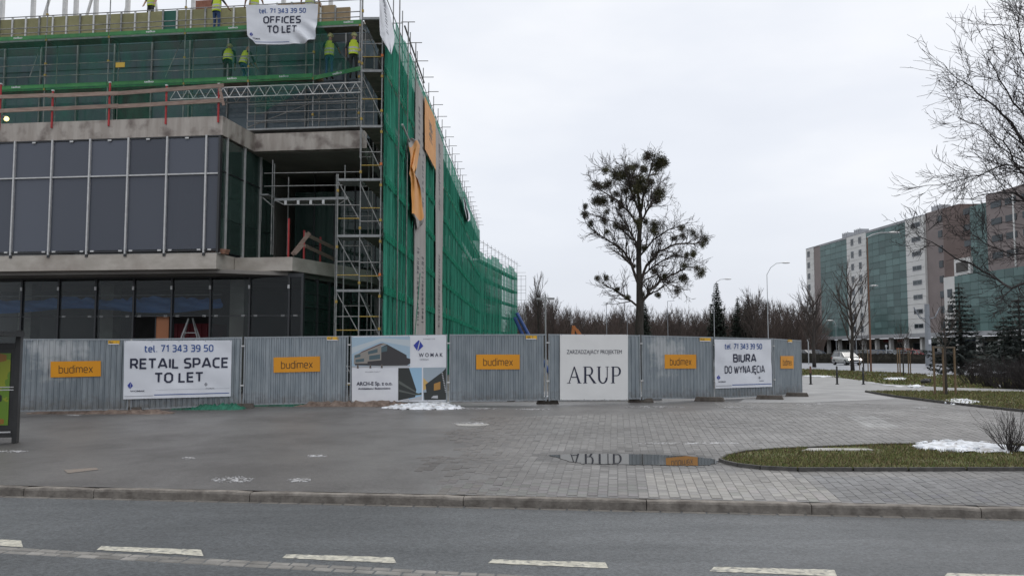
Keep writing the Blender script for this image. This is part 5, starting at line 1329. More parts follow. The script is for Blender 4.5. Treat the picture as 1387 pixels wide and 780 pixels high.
# ================================================================== banners on the scaffolds
M_gmesh = mat('grey_mesh_banner', (.27, .255, .24), (.36, .345, .33), scale=1.0, rough=.8, stretch=(1, 1, .3))
M_obanner = mat('orange_banner', (.58, .23, .035), (.66, .30, .06), scale=1.4, rough=.6)
def sfp(x, y, off=.2):
    b, z = SF.ha(x, y, off); w = SF.w(off, b); return (w[0], w[1], z)
def strip_marks(sf, t, u0, u1, v0, v1, n, seed, mt=M_black):
    """lettering too worn and slanted to read: upright broken strokes"""
    rnd = random.Random(seed); m = MB()
    for k in range(n):
        va, vb = v0 + (v1 - v0) * (k + .12) / n, v0 + (v1 - v0) * (k + .85) / n
        for q in range(rnd.choice((1, 2, 2))):
            a = u0 + (u1 - u0) * rnd.uniform(0, .35); b = u1 - (u1 - u0) * rnd.uniform(0, .3); w = (vb - va) * rnd.uniform(.25, .5); vv_ = va + (vb - va - w) * (q if q else rnd.uniform(0, .5))
            P = [(a, vv_), (b, vv_ + rnd.uniform(-.1, .1) * w), (b, vv_ + w), (a, vv_ + w)]
            nn = len(m.v); m.v += [sf.p(u, v, .012) for u, v in P]; m.f.append(tuple(range(nn, nn + 4))); m.m.append(0)
    m.build('print', mt, t)
sf = Surf([sfp(560, 455), sfp(576, 455), sfp(576.5, 140), sfp(563, 106)], folds(.03, 21, 1, 3))
t = thing('hanging_banner', 'tall grey mesh banner with worn black marks, nearer of the two on the green net', 'banner')
sf.grid(8, 40).build('mesh_sheet', M_gmesh, t); strip_marks(sf, t, .22, .42, .04, .36, 16, 1); strip_marks(sf, t, .62, .82, .05, .33, 15, 2); strip_marks(sf, t, .25, .42, .72, .92, 8, 3); strip_marks(sf, t, .62, .78, .5, .86, 12, 4)
sf = Surf([sfp(589.5, 455), sfp(598.5, 455), sfp(600.5, 196), sfp(590, 168)], folds(.03, 22, 1, 3))
t = thing('hanging_banner', 'tall narrow grey mesh banner, farther of the two on the green net', 'banner')
sf.grid(8, 40).build('mesh_sheet', M_gmesh, t); strip_marks(sf, t, .35, .6, .04, .4, 22, 5); strip_marks(sf, t, .35, .6, .62, .95, 18, 6)
sf = Surf([sfp(575.5, 202, .3), sfp(590.3, 231, .3), sfp(589.8, 162, .3), sfp(575, 130, .3)], folds(.02, 23, 2, 2))
t = thing('hanging_banner', 'flat orange banner stretched high on the netted scaffold face', 'banner')
sf.grid(10, 16).build('vinyl', M_obanner, t); strip_marks(sf, t, .3, .72, .35, .72, 6, 8, M_signtxt)
# torn orange banner hanging in a twist
t = thing('torn_banner', 'crumpled orange banner hanging twisted and torn from a pole on the green net', 'banner')
rows = [(188, 552, 558), (195, 553, 566), (200, 554.5, 569), (205, 556, 568), (214, 556, 566.5), (224, 555.5, 564.5), (232, 554.5, 562), (238, 556, 566), (250, 557, 569.5), (265, 557, 571), (280, 558, 572.5), (294, 558, 574.5), (301, 562, 574.5), (310, 565, 567)]
m = MB(); vs = []; NC = 12
for r, (y, x0, x1) in enumerate(rows):
    for i in range(NC + 1):
        u = i / NC; off = .34 + .05 * math.sin(u * 9 + r * .55) + .03 * math.sin(r * 1.3)
        yy = y + 5 * math.sin(u * 5 + r * .4) * (1 if 0 < r < 13 else .2)
        b, z = SF.ha(x0 + (x1 - x0) * u, yy, off); w = SF.w(off, b); vs.append((w[0], w[1], z))
m.add(vs, [(r * (NC + 1) + i, r * (NC + 1) + i + 1, (r + 1) * (NC + 1) + i + 1, (r + 1) * (NC + 1) + i) for r in range(1, 11) for i in range(NC)], 0)
m.add([], [])
m2 = MB(); m2.add(vs, [(r * (NC + 1) + i, r * (NC + 1) + i + 1, (r + 1) * (NC + 1) + i + 1, (r + 1) * (NC + 1) + i) for r in (0, 11, 12) for i in range(NC)])
m.build('cloth', M_obanner, t, smooth=True); m2.build('lining', M_gmesh, t, smooth=True)
MB().tube([sfp(545, 169, .4), sfp(555, 192, .5)], .05, 6).build('pole', M_alu, t)
# white banner flapping at the corner
t = thing('corner_banner', 'white slanting banner with dark print tied at the top scaffold corner', 'banner')
rows = [(-14, 513, 519), (0, 513.8, 523), (12, 514, 527.5), (25, 514, 530), (38, 514.3, 533), (48, 515, 534.5), (56, 519, 534), (64, 524, 532), (72, 528.5, 530)]
m = MB(); vs = []
for r, (y, x0, x1) in enumerate(rows):
    for i in range(NC + 1):
        u = i / NC; off = .34 + .03 * math.sin(u * 8 + r); b, z = SF.ha(x0 + (x1 - x0) * u, y + 2 * u, off); w = SF.w(off, b); vs.append((w[0], w[1], z))
m.add(vs, [(r * (NC + 1) + i, r * (NC + 1) + i + 1, (r + 1) * (NC + 1) + i + 1, (r + 1) * (NC + 1) + i) for r in range(8) for i in range(NC)]); m.build('cloth', M_white2, t, smooth=True)
sf = Surf([sfp(522, 44, .46), sfp(528, 52, .46), sfp(523, 10, .46), sfp(518, 4, .46)])
strip_marks(sf, t, .1, .8, 0, 1, 9, 12, M_navy)
t = thing('white_rag', 'small white rag caught high on the far green netting', 'rag')
m = MB(); vs = []; rows = [(266, 627.5, 628.5), (274, 628, 631), (282, 629, 633), (290, 631, 636.5), (297, 632, 637), (300, 633, 635)]
for r, (y, x0, x1) in enumerate(rows):
    for i in range(7):
        u = i / 6; off = .4 + .1 * math.sin(u * 8 + r); b, z = SF.ha(x0 + (x1 - x0) * u, y, off); w = SF.w(off, b); vs.append((w[0], w[1], z))
m.add(vs, [(r * 7 + i, r * 7 + i + 1, (r + 1) * 7 + i + 1, (r + 1) * 7 + i) for r in range(5) for i in range(6)]); m.build('cloth', M_white2, t, smooth=True)
# offices banner on the front scaffold
def bfp(x, y, b=PB - .16): a, z = BF.hb(x, y, b); w = BF.w(a, b); return (w[0], w[1], z)
base_w = folds(.07, 31, 1.6, 1.6)
def offw(u, v):
    k = max(0, u - .62) * max(0, .62 - v)
    return base_w(u, v) + k * 1.6 * math.sin(22 * u + 14 * v) * .5
sf = Surf([bfp(336, 60), bfp(427, 58), bfp(431.5, 6.5), bfp(333.5, 8)], offw)
_p = sf.p
def bent(u, v, off=0.0):
    cu = max(0, .12 - u) / .12; cv = max(0, .25 - v) / .25; cr = max(0, u - .88) / .12
    return _p(u + .07 * cu * cv * cv - .02 * cr * cv, v + .10 * cu * cv + .10 * cr * cv - .03 * math.sin(math.pi * u) * cv, off)
sf.p = bent
t = thing('banner', 'white offices banner with wrinkled lower corner tied to the upper guard rail', 'banner')
sf.grid(44, 26).build('vinyl', M_white2, t)
sf.lay(sign_geo('tel. 71 343 39 50', .17), .185, .78, .835, .905, .014).build('lettering', M_bluep, t)
sf.lay(sign_geo('OFFICES', .205), .24, .51, .775, .70, .014).build('lettering', M_navy, t)
sf.lay(sign_geo('TO LET', .205), .30, .26, .72, .455, .02).build('lettering', M_navy, t)
emblem(t, sf, .035, .17, .05, .12); sf.lay(text_geo('WOMAK', .02), .07, .11, .19, .15, .014).build('lettering', M_navy, t)
sf.rect(.03, .045, .62, .056, .012, 14).build('printed_line', M_bluep, t)
# work materials on the deck, hanging sign, work lamp
t = boxthing('plywood_stack', 'pale plywood boards lying on the lower scaffold deck', 'boards', BF, BF.hb(366, 103, PB + .3)[0], BF.hb(435, 103, PB + .3)[0], PB + .2, PB + .6, zD0, zD0 + .16, mat('plywood', (.34, .24, .14), rough=.8))
t = boxthing('sheet_stack', 'white grey sheets lying on the lower scaffold deck', 'sheets', BF, BF.hb(303, 103, PB + .3)[0], BF.hb(350, 103, PB + .3)[0], PB + .2, PB + .6, zD0, zD0 + .13, M_white)
p = BF.hb(157, 92, PB - .1); q = BF.hb(169.5, 85, PB - .1)
sg = thing('warning_sign', 'small yellow plate hanging on the scaffold rail above the red posts', 'sign', fr=BF); MB().box(p[0], q[0], PB - .13, PB - .11, p[1], q[1]).build('plate', mat('sign_yellow', (.55, .36, .04), rough=.5), sg); MB().tube([((p[0] + q[0]) / 2, PB - .12, q[1]), ((p[0] + q[0]) / 2, PB - .12, q[1] + .2)], .01, 5).build('hanger', M_black, sg)
lp = thing('work_lamp', 'lit work lamp on the upper slab at the far left', 'lamp', fr=BF); c = BF.hb(8.5, 161, .3)
MB().tube([(c[0] - .08, .3, c[1] + .05), (c[0] + .05, .25, c[1] - .02)], .11, 10).build('housing', M_alu_dk, lp); MB().tube([(c[0] + .05, .24, c[1] - .02), (c[0] + .07, .22, c[1] - .03)], .095, 10).build('lens', mat('lamp_lens', (1, .85, .3), emit=2.5), lp); MB().bar((c[0], .3, ZU1), (c[0], .3, c[1]), .03).build('stand', M_alu_dk, lp)

# ================================================================== people
M_skin = mat('skin', (.42, .25, .18), rough=.6)
M_hivis = mat('hivis_yellow', (.50, .62, .03), (.42, .53, .02), scale=6, rough=.7)
M_refl = mat('reflective_band', (.42, .43, .38), rough=.4)
M_jeans = mat('blue_work_trousers', (.03, .06, .14), (.04, .08, .18), scale=8, rough=.9)
M_dtrou = mat('dark_trousers', (.02, .025, .025), (.03, .035, .035), scale=8, rough=.9)
M_jack = mat('dark_jacket', (.025, .028, .03), (.04, .04, .045), scale=8, rough=.9)
M_boot = mat('boots', (.03, .022, .016), rough=.7)
def skinned(name, nodes, edges, mats_, matfn):
    """one continuous surface grown over a joint graph: nodes {name:(pos, radius)}"""
    names = list(nodes); idx = {n: i for i, n in enumerate(names)}
    me = bpy.data.meshes.new('sk'); me.from_pydata([nodes[n][0] for n in names], [(idx[a], idx[b]) for a, b in edges], [])
    o = bpy.data.objects.new('sk', me); COL.objects.link(o)
    sk = o.modifiers.new('s', 'SKIN'); sk.use_smooth_shade = True
    for i, n in enumerate(names):
        r = nodes[n][1]; me.skin_vertices[0].data[i].radius = r if isinstance(r, tuple) else (r, r)
    me.skin_vertices[0].data[0].use_root = True
    sb_ = o.modifiers.new('b', 'SUBSURF'); sb_.levels = 1; sb_.render_levels = 1
    dg = bpy.context.evaluated_depsgraph_get(); dg.update()
    out = bpy.data.meshes.new_from_object(o.evaluated_get(dg)); out.name = name
    bpy.data.objects.remove(o); bpy.data.meshes.remove(me)
    out.materials.clear()
    for m_ in mats_: out.materials.append(m_)
    for p_ in out.polygons: p_.material_index = matfn(p_.center); p_.use_smooth = True
    return out
def person(label, loc, rotz, trous, lean=0.0, crouch=0.0, arms=((.30, .1, .95), (-.30, .1, .95)), helmet=(.6, .6, .3), h=1.88, vest=True, cat='worker', grp='workers in high visibility vests on the scaffold'):
    """stands at loc facing local +y; lean bends the trunk forward, crouch lowers the hips; arms = hand positions"""
    t = thing('person', label, cat, loc=loc, rotz=rotz, group=grp)
    k = h / 1.76; hip = (.92 - .35 * crouch) * k; lx = lambda z: 0
    def tr(z): # point on the trunk, z metres above the hip
        return (0, math.sin(lean) * z - crouch * .12, hip + math.cos(lean) * z)
    pv = tr(0); sp = tr(.22 * k); ch = tr(.42 * k); nk = tr(.56 * k); hd = tr(.66 * k); ht = tr(.80 * k)
    nodes = {'pelvis': (pv, (.15, .11)), 'spine': (sp, (.13, .10)), 'chest': (ch, (.16, .115)), 'neck': (nk, .055), 'head': ((hd[0], hd[1] + .015, hd[2]), (.08, .095)), 'crown': ((ht[0], ht[1] + .01, ht[2] - .02), (.07, .085))}
    edges = [('pelvis', 'spine'), ('spine', 'chest'), ('chest', 'neck'), ('neck', 'head'), ('head', 'crown')]
    for s_, arm in ((1, arms[0]), (-1, arms[1])):
        n = 'r' if s_ > 0 else 'l'
        sh = (s_ * .19 * k, ch[1] + .06 * math.sin(lean), ch[2] + .06); hand = (arm[0], arm[1] + ch[1] * .5, arm[2] * k)
        el = ((sh[0] + hand[0]) / 2 + s_ * .05, (sh[1] + hand[1]) / 2 - .06, (sh[2] + hand[2]) / 2 - .03)
        kn = (s_ * (.11 + .05 * crouch), pv[1] + .05 + .42 * crouch, (hip + .08) / 2 + .04 * crouch); an = (s_ * .12, pv[1] * .3 + .0, .09)
        nodes.update({n + 'sh': (sh, .062), n + 'el': (el, .045), n + 'wr': (hand, .032), n + 'hip': ((s_ * .10, pv[1], hip - .06), .095), n + 'kn': (kn, .062), n + 'an': (an, .045), n + 'toe': ((s_ * .13, an[1] + .17, .045), .042)})
        edges += [('chest', n + 'sh'), (n + 'sh', n + 'el'), (n + 'el', n + 'wr'), ('pelvis', n + 'hip'), (n + 'hip', n + 'kn'), (n + 'kn', n + 'an'), (n + 'an', n + 'toe')]
        d = Vector(hand) - Vector(el); d.normalize(); sd_ = d.cross(Vector((0, 1, .1))).normalized(); hv_ = Vector(hand); pal = hv_ + d * .085
        nodes[n + 'pal'] = (tuple(pal), (.036, .020)); edges.append((n + 'wr', n + 'pal'))
        for f, (o2, ln2) in enumerate(((-.030, .062), (-.010, .075), (.012, .07), (.032, .055))):
            kk = pal + sd_ * o2 + d * .02; tp = kk + d * ln2 * .6 + Vector((0, .02, -.012)); nodes[n + 'f%d' % f] = (tuple(tp), .009); edges.append((n + 'pal', n + 'f%d' % f))
        tp = hv_ + d * .045 - sd_ * .055; nodes[n + 'th'] = (tuple(tp), .011); edges.append((n + 'pal', n + 'th'))
    hz_ = hip - .02
    def mf(c):
        if c.z < .11: return 3
        r_ = Vector(c) - Vector(hd)
        if r_.length < .17 and c.z > nk[2] - .02 and abs(c.x) < .12: return 2
        for a_ in arms:
            if (Vector((a_[0], a_[1] + ch[1] * .5, a_[2] * k)) - Vector(c)).length < .20 and (Vector(c) - Vector(pv)).length > .2 and abs(c.x) > .16: return 2
        if c.z < hz_ + .04 + (0 if crouch < .1 else .05): return 0
        return 1
    obj('body', skinned('body', nodes, edges, [trous, M_jack, M_skin, M_boot], mf), t)
    if vest:
        m = MB(); vs = []; nn = 14; rws = 8; mi = []
        for j in range(rws + 1):
            z = -.06 + .56 * j / rws; c = tr(z * k); w = .19 + .02 * math.sin(j * .5) - (.03 if j == rws else 0); dp = .145 - .012 * j / rws
            for i in range(nn):
                a = 2 * math.pi * i / nn; vs.append((c[0] + w * math.cos(a), c[1] + dp * math.sin(a) * math.cos(lean), c[2] - dp * math.sin(a) * math.sin(lean)))
        f0 = [(j * nn + i, j * nn + (i + 1) % nn, (j + 1) * nn + (i + 1) % nn, (j + 1) * nn + i) for j in range(rws) for i in range(nn)]
        m.add(vs, f0); m.m = [1 if (q // nn) in (1, 3) else 0 for q in range(len(f0))]
        m.build('vest', [M_hivis, M_refl], t, smooth=False)
    if helmet:
        m = MB(); c = (ht[0], ht[1] + .01, ht[2] - .045); m.sphere(c, (.115, .135, .115), 12, 8)
        m.tube([(c[0], c[1], c[2] - .005), (c[0], c[1] + .005, c[2] - .015)], .145, 12); m.build('helmet', mat('helmet_%s' % ('white' if helmet[2] > .5 else 'orange'), helmet, rough=.35), t, smooth=True)
    return t
zt_d = zD1; zl_d = zD0
def wl(x, b, z, y=60): a, _ = BF.hb(x, y, b); w = BF.w(a, b); return (w[0], w[1], z)
PM = PB + .28
person('worker in yellow vest behind the parapet boards, upper left of the scaffold', wl(203, FB3 + .6, zD1 + 1.15), R(160), M_jack, helmet=(.7, .7, .7))
person('worker in yellow vest and blue trousers on the upper deck left of the offices banner', wl(292, PM, zt_d), R(-20), M_jeans, lean=.1, arms=((.35, .3, 1.1), (-.33, .25, 1.15)))
person('worker on the upper deck at the left edge of the offices banner', wl(343, PM, zt_d), R(10), M_jeans, arms=((.34, .15, 1.2), (-.38, .1, 1.1)))
person('worker on the upper deck behind the right part of the offices banner', wl(419, PM, zt_d), R(0), M_jeans, arms=((.38, .1, 1.05), (-.4, .1, 1.05)))
person('stooping worker in yellow vest on the lower deck, left of his bare headed mate', wl(309, PM, zl_d), R(10), M_dtrou, lean=.5, crouch=.1, arms=((.2, .5, .8), (-.2, .45, .75)), h=1.96, helmet=(.05, .05, .05))
person('bare headed worker crouching at the net on the lower deck left below the offices banner', wl(331, PM, zl_d), R(-30), M_jeans, lean=.35, crouch=.45, arms=((.2, .45, .75), (-.2, .5, .9)), helmet=None)
person('worker in yellow vest and blue trousers behind the net right below the offices banner', wl(446, PM, zl_d), R(-10), M_jeans, lean=.12, arms=((.3, .3, 1.15), (-.3, .3, 1.2)), h=1.96, helmet=(.05, .05, .05))
person('worker in yellow vest and dark trousers at the right end of the lower deck', wl(479, PM, zl_d), R(5), M_dtrou, lean=.15, arms=((.32, .3, 1.1), (-.32, .2, 1.0)), h=1.96, helmet=(.05, .05, .05))

# ================================================================== advertising shelter at the left edge
M_shel = mat('black_metal', (.018, .018, .018), (.03, .03, .03), scale=5, rough=.35)
e_ = G(24, 599); SH = Frame(e_[:2], R(78)); zsh = e_[2]
sh = thing('advertising_shelter', 'black framed bus shelter end with a yellow green advertising poster at the left edge', 'bus shelter', fr=SH)
bk = lambda x, y: SH.ha(x, y, 0)
yb0 = zsh + .12; ytop = zsh + 2.15
b_l = .0; b_r = -1.45
MB().box(-.08, .08, -.10, .0, zsh, ytop + .28).build('post', M_shel, sh)
MB().box(-.08, .08, b_r - .08, b_r, zsh, ytop).build('post', M_shel, sh)
MB().box(-.09, .09, b_r, -.10, yb0, yb0 + .14).build('lower_frame', M_shel, sh); MB().box(-.09, .09, b_r, -.10, ytop - .1, ytop).build('upper_frame', M_shel, sh)
MB().box(-.1, 1.2, b_r - 1.2, .02, ytop + .14, ytop + .24).build('roof', M_shel, sh)
MB().box(-.04, .04, b_r, -.10, yb0 + .14, ytop - .1).build('light_box', M_shel, sh)
ps = MB().box(.045, .062, b_r + .05, -.19, yb0 + .26, ytop - .22).build('poster', mat('poster_lime', (.27, .31, .02), (.13, .24, .02), scale=1.1, rough=.3, contrast=(.4, .3)), sh)
for (b0, b1, z0, z1, c) in ((-1.1, -.27, ytop - .42, ytop - .22, (.28, .13, .02)), (-1.4, -.27, yb0 + .26, yb0 + .42, (.28, .13, .02)), (-.6, -.33, 1.32 - .8, 1.5 - .8, (.02, .02, .02)), (-.75, -.36, -.1 + .05, .16, (.05, .22, .03)), (-.8, -.4, ytop - .62, ytop - .5, (.55, .45, .42))):
    n = 12; m = MB(); pts = [(.066, (b0 + b1) / 2 + (b1 - b0) / 2 * max(-1, min(1, 1.25 * math.cos(2 * math.pi * k / n))), (z0 + z1) / 2 + (z1 - z0) / 2 * max(-1, min(1, 1.25 * math.sin(2 * math.pi * k / n)))) for k in range(n)]
    m.add(pts, [tuple(range(n))]); m.build('print', mat('poster_%d' % int(c[0] * 1000), c, rough=.3), ps)
MB().box(.066, .07, b_r + .05, -.06, .78, .80).build('handle_strip', M_alu, sh); MB().box(.066, .07, b_r + .05, -.06, .84, .86).build('handle_strip', M_alu, sh)
MB().box(.07, .1, b_r, -.12, yb0 + .10, yb0 + .13).build('trim', M_alu, sh)

# ================================================================== trees
M_bark = mat('dark_bark', (.035, .030, .026), (.06, .052, .045), scale=6, rough=.95, bump=.5, stretch=(1, 1, .3))
M_twig = mat('twig', (.05, .040, .036), (.075, .06, .052), scale=2, rough=.95)
M_twig2 = mat('reddish_twig', (.075, .055, .048), (.105, .08, .07), scale=.3, rough=.95)
M_twigd = mat('dark_twig', (.028, .024, .024), (.04, .034, .033), scale=2, rough=.95)
def seg(mb, pts, rs, n): mb.tube(pts, rs, n, cap=False)
def grow(mb, p, d, ln, r, depth, rnd, cfg, tip=None):
    """one limb and everything that springs from it"""
    n = cfg.get('n', 5); pts = [Vector(p)]; dirs = []; d = Vector(d).normalized(); st = ln / n
    for i in range(n):
        j = cfg['wob']; d = (d + Vector((rnd.gauss(0, j), rnd.gauss(0, j), rnd.gauss(0, j))) + Vector((0, 0, cfg['up'][min(depth, len(cfg['up']) - 1)]))).normalized()
        pts.append(pts[-1] + d * st); dirs.append(d.copy())
    rs = [r * (1 - (1 - cfg['tap']) * i / n) for i in range(n + 1)]
    if r < cfg['rmin']: rs = [cfg['rmin'] * (1 - .4 * i / n) for i in range(n + 1)]
    seg(mb, pts, rs, 6 if depth == 0 else (4 if depth == 1 else 3))
    if tip is not None and depth >= 1: tip.append((pts[-1].copy(), depth))
    if depth >= cfg['depth']: return
    kids = cfg['kids'][min(depth, len(cfg['kids']) - 1)]
    for k in range(kids):
        f = rnd.uniform(cfg['from'][min(depth, len(cfg['from']) - 1)], 1.0) if k < kids - 1 else 1.0
        x = min(n - 1, int(f * n)); q = pts[x].lerp(pts[x + 1], f * n - x) if x < n else pts[-1]
        base = dirs[x]; o = base.orthogonal().normalized(); o.rotate(Matrix.Rotation(rnd.uniform(0, 6.283), 3, base))
        an = rnd.uniform(*cfg['ang']) * (.4 if k == kids - 1 else 1)
        nd = base * math.cos(an) + o * math.sin(an)
        grow(mb, q, nd, ln * rnd.uniform(*cfg['ratio']), rs[x] * cfg['rr'], depth + 1, rnd, cfg, tip)
def limb_px(mb, path, Y, r0, r1, rnd, cfg, nkid, ln, Ys=None, n=6, tips=None):
    """a main limb through given sight points at distance Y, dressed with side branches"""
    P = [Vector(at(x, y, (Ys[i] if Ys else Y))) for i, (x, y) in enumerate(path)]
    pts = []; 
    for i in range(len(P) - 1):
        for k in range(3):
            f = k / 3; q = P[i].lerp(P[i + 1], f); q += Vector((rnd.gauss(0, .02), rnd.gauss(0, .03), rnd.gauss(0, .02))) * ln; pts.append(q)
    pts.append(P[-1]); N_ = len(pts) - 1; rs = [r0 + (r1 - r0) * i / N_ for i in range(N_ + 1)]
    seg(mb, pts, rs, n)
    for k in range(nkid):
        f = rnd.uniform(.12, 1); x = min(N_ - 1, int(f * N_)); q = pts[x].lerp(pts[x + 1], f * N_ - x); base = (pts[x + 1] - pts[x]).normalized()
        o = base.orthogonal().normalized(); o.rotate(Matrix.Rotation(rnd.uniform(0, 6.283), 3, base)); an = rnd.uniform(*cfg['ang'])
        grow(mb, q, base * math.cos(an) + o * math.sin(an), ln * rnd.uniform(.6, 1.1) * (1.15 - .5 * f), max(rs[x] * .5, cfg['rmin']), 1, rnd, cfg, tips)
    grow(mb, pts[-1], pts[-1] - pts[-2], ln * .7, r1, 1, rnd, cfg, tips)
    return pts
# --- the mistletoe tree behind the fence
D_T = 48.0
rnd = random.Random(11)
bx = at(867, 452, D_T); tt = thing('deciduous_tree', 'bare tree full of dark mistletoe balls rising behind the fence', 'tree', loc=(bx[0], D_T, 0))
tr_ = MB(); cfg = dict(n=4, wob=.16, up=(0, .06, .05, .03), tap=.55, rmin=.010, depth=3, kids=(4, 4, 3), ang=(.35, .95), ratio=(.45, .75), rr=.6)
cfg['from'] = (.2, .2, .2)
P = [at(x, y, D_T) for x, y in [(866.5, 470), (866, 440), (867, 414), (866, 385), (865, 350), (866, 318), (868, 295), (864, 262), (867, 235)]]
P = [(bx[0], D_T, 0)] + P
tr_.tube(P, [.27, .25, .23, .22, .17, .15, .13, .11, .07, .035], 9); 
def offset_build(m, name, mt, par, smooth=False):
    fx, fy = par.location.x, par.location.y; m.v = [(x - fx, y - fy, z) for x, y, z in m.v]; return obj(name, m.mesh(name, mt, smooth), par)
limbs = [([(866, 416), (850, 405), (833, 392), (820, 386)], .07, .03, 9), ([(868, 412), (880, 395), (895, 380), (915, 370), (930, 362)], .10, .03, 14), ([(867, 385), (876, 360), (893, 340), (915, 331), (940, 330), (955, 328)], .09, .025, 16),
         ([(866, 390), (855, 355), (840, 335), (820, 323), (803, 311)], .09, .03, 14), ([(866, 350), (860, 325), (845, 300), (838, 285)], .07, .02, 12), ([(866, 310), (855, 290), (835, 270), (815, 258), (805, 250)], .07, .02, 14),
         ([(868, 300), (880, 280), (890, 262), (895, 245)], .07, .02, 12), ([(867, 290), (872, 262), (880, 235), (884, 218)], .08, .02, 10), ([(866, 290), (856, 262), (850, 240), (846, 222)], .06, .02, 10),
         ([(868, 345), (885, 325), (905, 312), (925, 305)], .06, .02, 12), ([(868, 375), (890, 358), (915, 345), (940, 352)], .06, .02, 12), ([(867, 270), (860, 245), (836, 235), (815, 228)], .05, .02, 10), ([(866, 400), (872, 380), (890, 372), (905, 385), (925, 392)], .05, .02, 8), ([(865, 330), (850, 318), (830, 300), (808, 292)], .05, .02, 10)]
cr = MB(); tips = []
for i, (pth, r0, r1, nk_) in enumerate(limbs):
    Ys = [D_T + (k / (len(pth) - 1)) * rnd.uniform(-2.2, 2.2) for k in range(len(pth))]
    if i < 4: Ys = [D_T + (y - D_T) * .7 for y in Ys]
    limb_px(cr, pth, D_T, r0, r1, rnd, cfg, int(nk_ * 2.1), 1.05, Ys, 5, tips)
offset_build(tr_, 'trunk', M_bark, tt, True); offset_build(cr, 'crown', M_twig, tt)
M_mist = mat('mistletoe', (.042, .042, .018), (.085, .080, .036), scale=1.5, rough=.9, objrand=.2)
def ball(seed, n=760):
    r_ = random.Random(seed); m = MB()
    lob = [(Vector((r_.gauss(0, .3), r_.gauss(0, .3), r_.gauss(0, .3)))) for _ in range(6)]
    for k in range(n):
        c = r_.choice(lob); d = Vector((r_.gauss(0, 1), r_.gauss(0, 1), r_.gauss(0, 1))).normalized(); rr = (r_.random() ** .45) * .78; p = c * .8 + d * rr
        if k % 6 == 0:
            m.tube([c * .4, p], [.02, .012], 3, cap=False)
        a = Vector((r_.gauss(0, 1), r_.gauss(0, 1), r_.gauss(0, 1))).normalized(); b = a.orthogonal().normalized(); l_ = r_.uniform(.10, .18); w_ = .045
        m.add([p - a * l_, p + b * w_, p + a * l_, p - b * w_], [(0, 1, 2, 3)])
    return m.mesh('mistletoe_ball', M_mist)
balls = [ball(s) for s in range(4)]
BP = [(879, 213, 10), (893, 218, 10), (890, 228, 9), (900, 222, 7), (852, 229, 7), (820, 231, 6), (836, 236, 9), (845, 238, 8), (858, 238, 11), (868, 246, 10), (852, 247, 9), (873, 258, 8), (810, 251, 8), (824, 250, 8), (806, 271, 8), (816, 274, 7), (793, 281, 5), (793, 291, 6), (800, 304, 5), (894, 263, 10), (888, 271, 7), (857, 269, 7), (866, 275, 6), (835, 262, 6), (848, 258, 7), (822, 287, 5), (818, 298, 6), (834, 307, 6), (821, 314, 5), (844, 309, 5),
      (864, 303, 6), (888, 307, 9), (886, 314, 6), (923, 309, 5), (939, 317, 6), (925, 320, 5), (912, 323, 5), (955, 325, 6), (952, 333, 4), (940, 344, 5), (915, 347, 5), (930, 346, 4), (948, 370, 7), (944, 364, 5), (927, 377, 7), (927, 360, 4), (918, 392, 6), (892, 399, 5), (822, 376, 5), (809, 377, 4), (835, 392, 4), (872, 335, 6), (886, 366, 6), (900, 374, 4), (829, 270, 4), (842, 277, 6), (872, 228, 7), (860, 226, 6), (882, 247, 6), (862, 256, 8), (851, 402, 4), (874, 300, 5), (870, 400, 4), (858, 360, 4)]
for i, (x, y, s_) in enumerate(BP):
    dY = rnd.uniform(-1.2, 1.2); p = at(x, y, D_T + dY); o = obj('mistletoe_ball', balls[i % 4], tt, loc=(p[0] - bx[0], dY, p[2]))
    o.scale = (s_ / 24.0 * 1.15,) * 3; o.rotation_euler = (rnd.uniform(0, 6), rnd.uniform(0, 6), rnd.uniform(0, 6)); o.scale = [q * rnd.uniform(.85, 1.15) for q in o.scale]
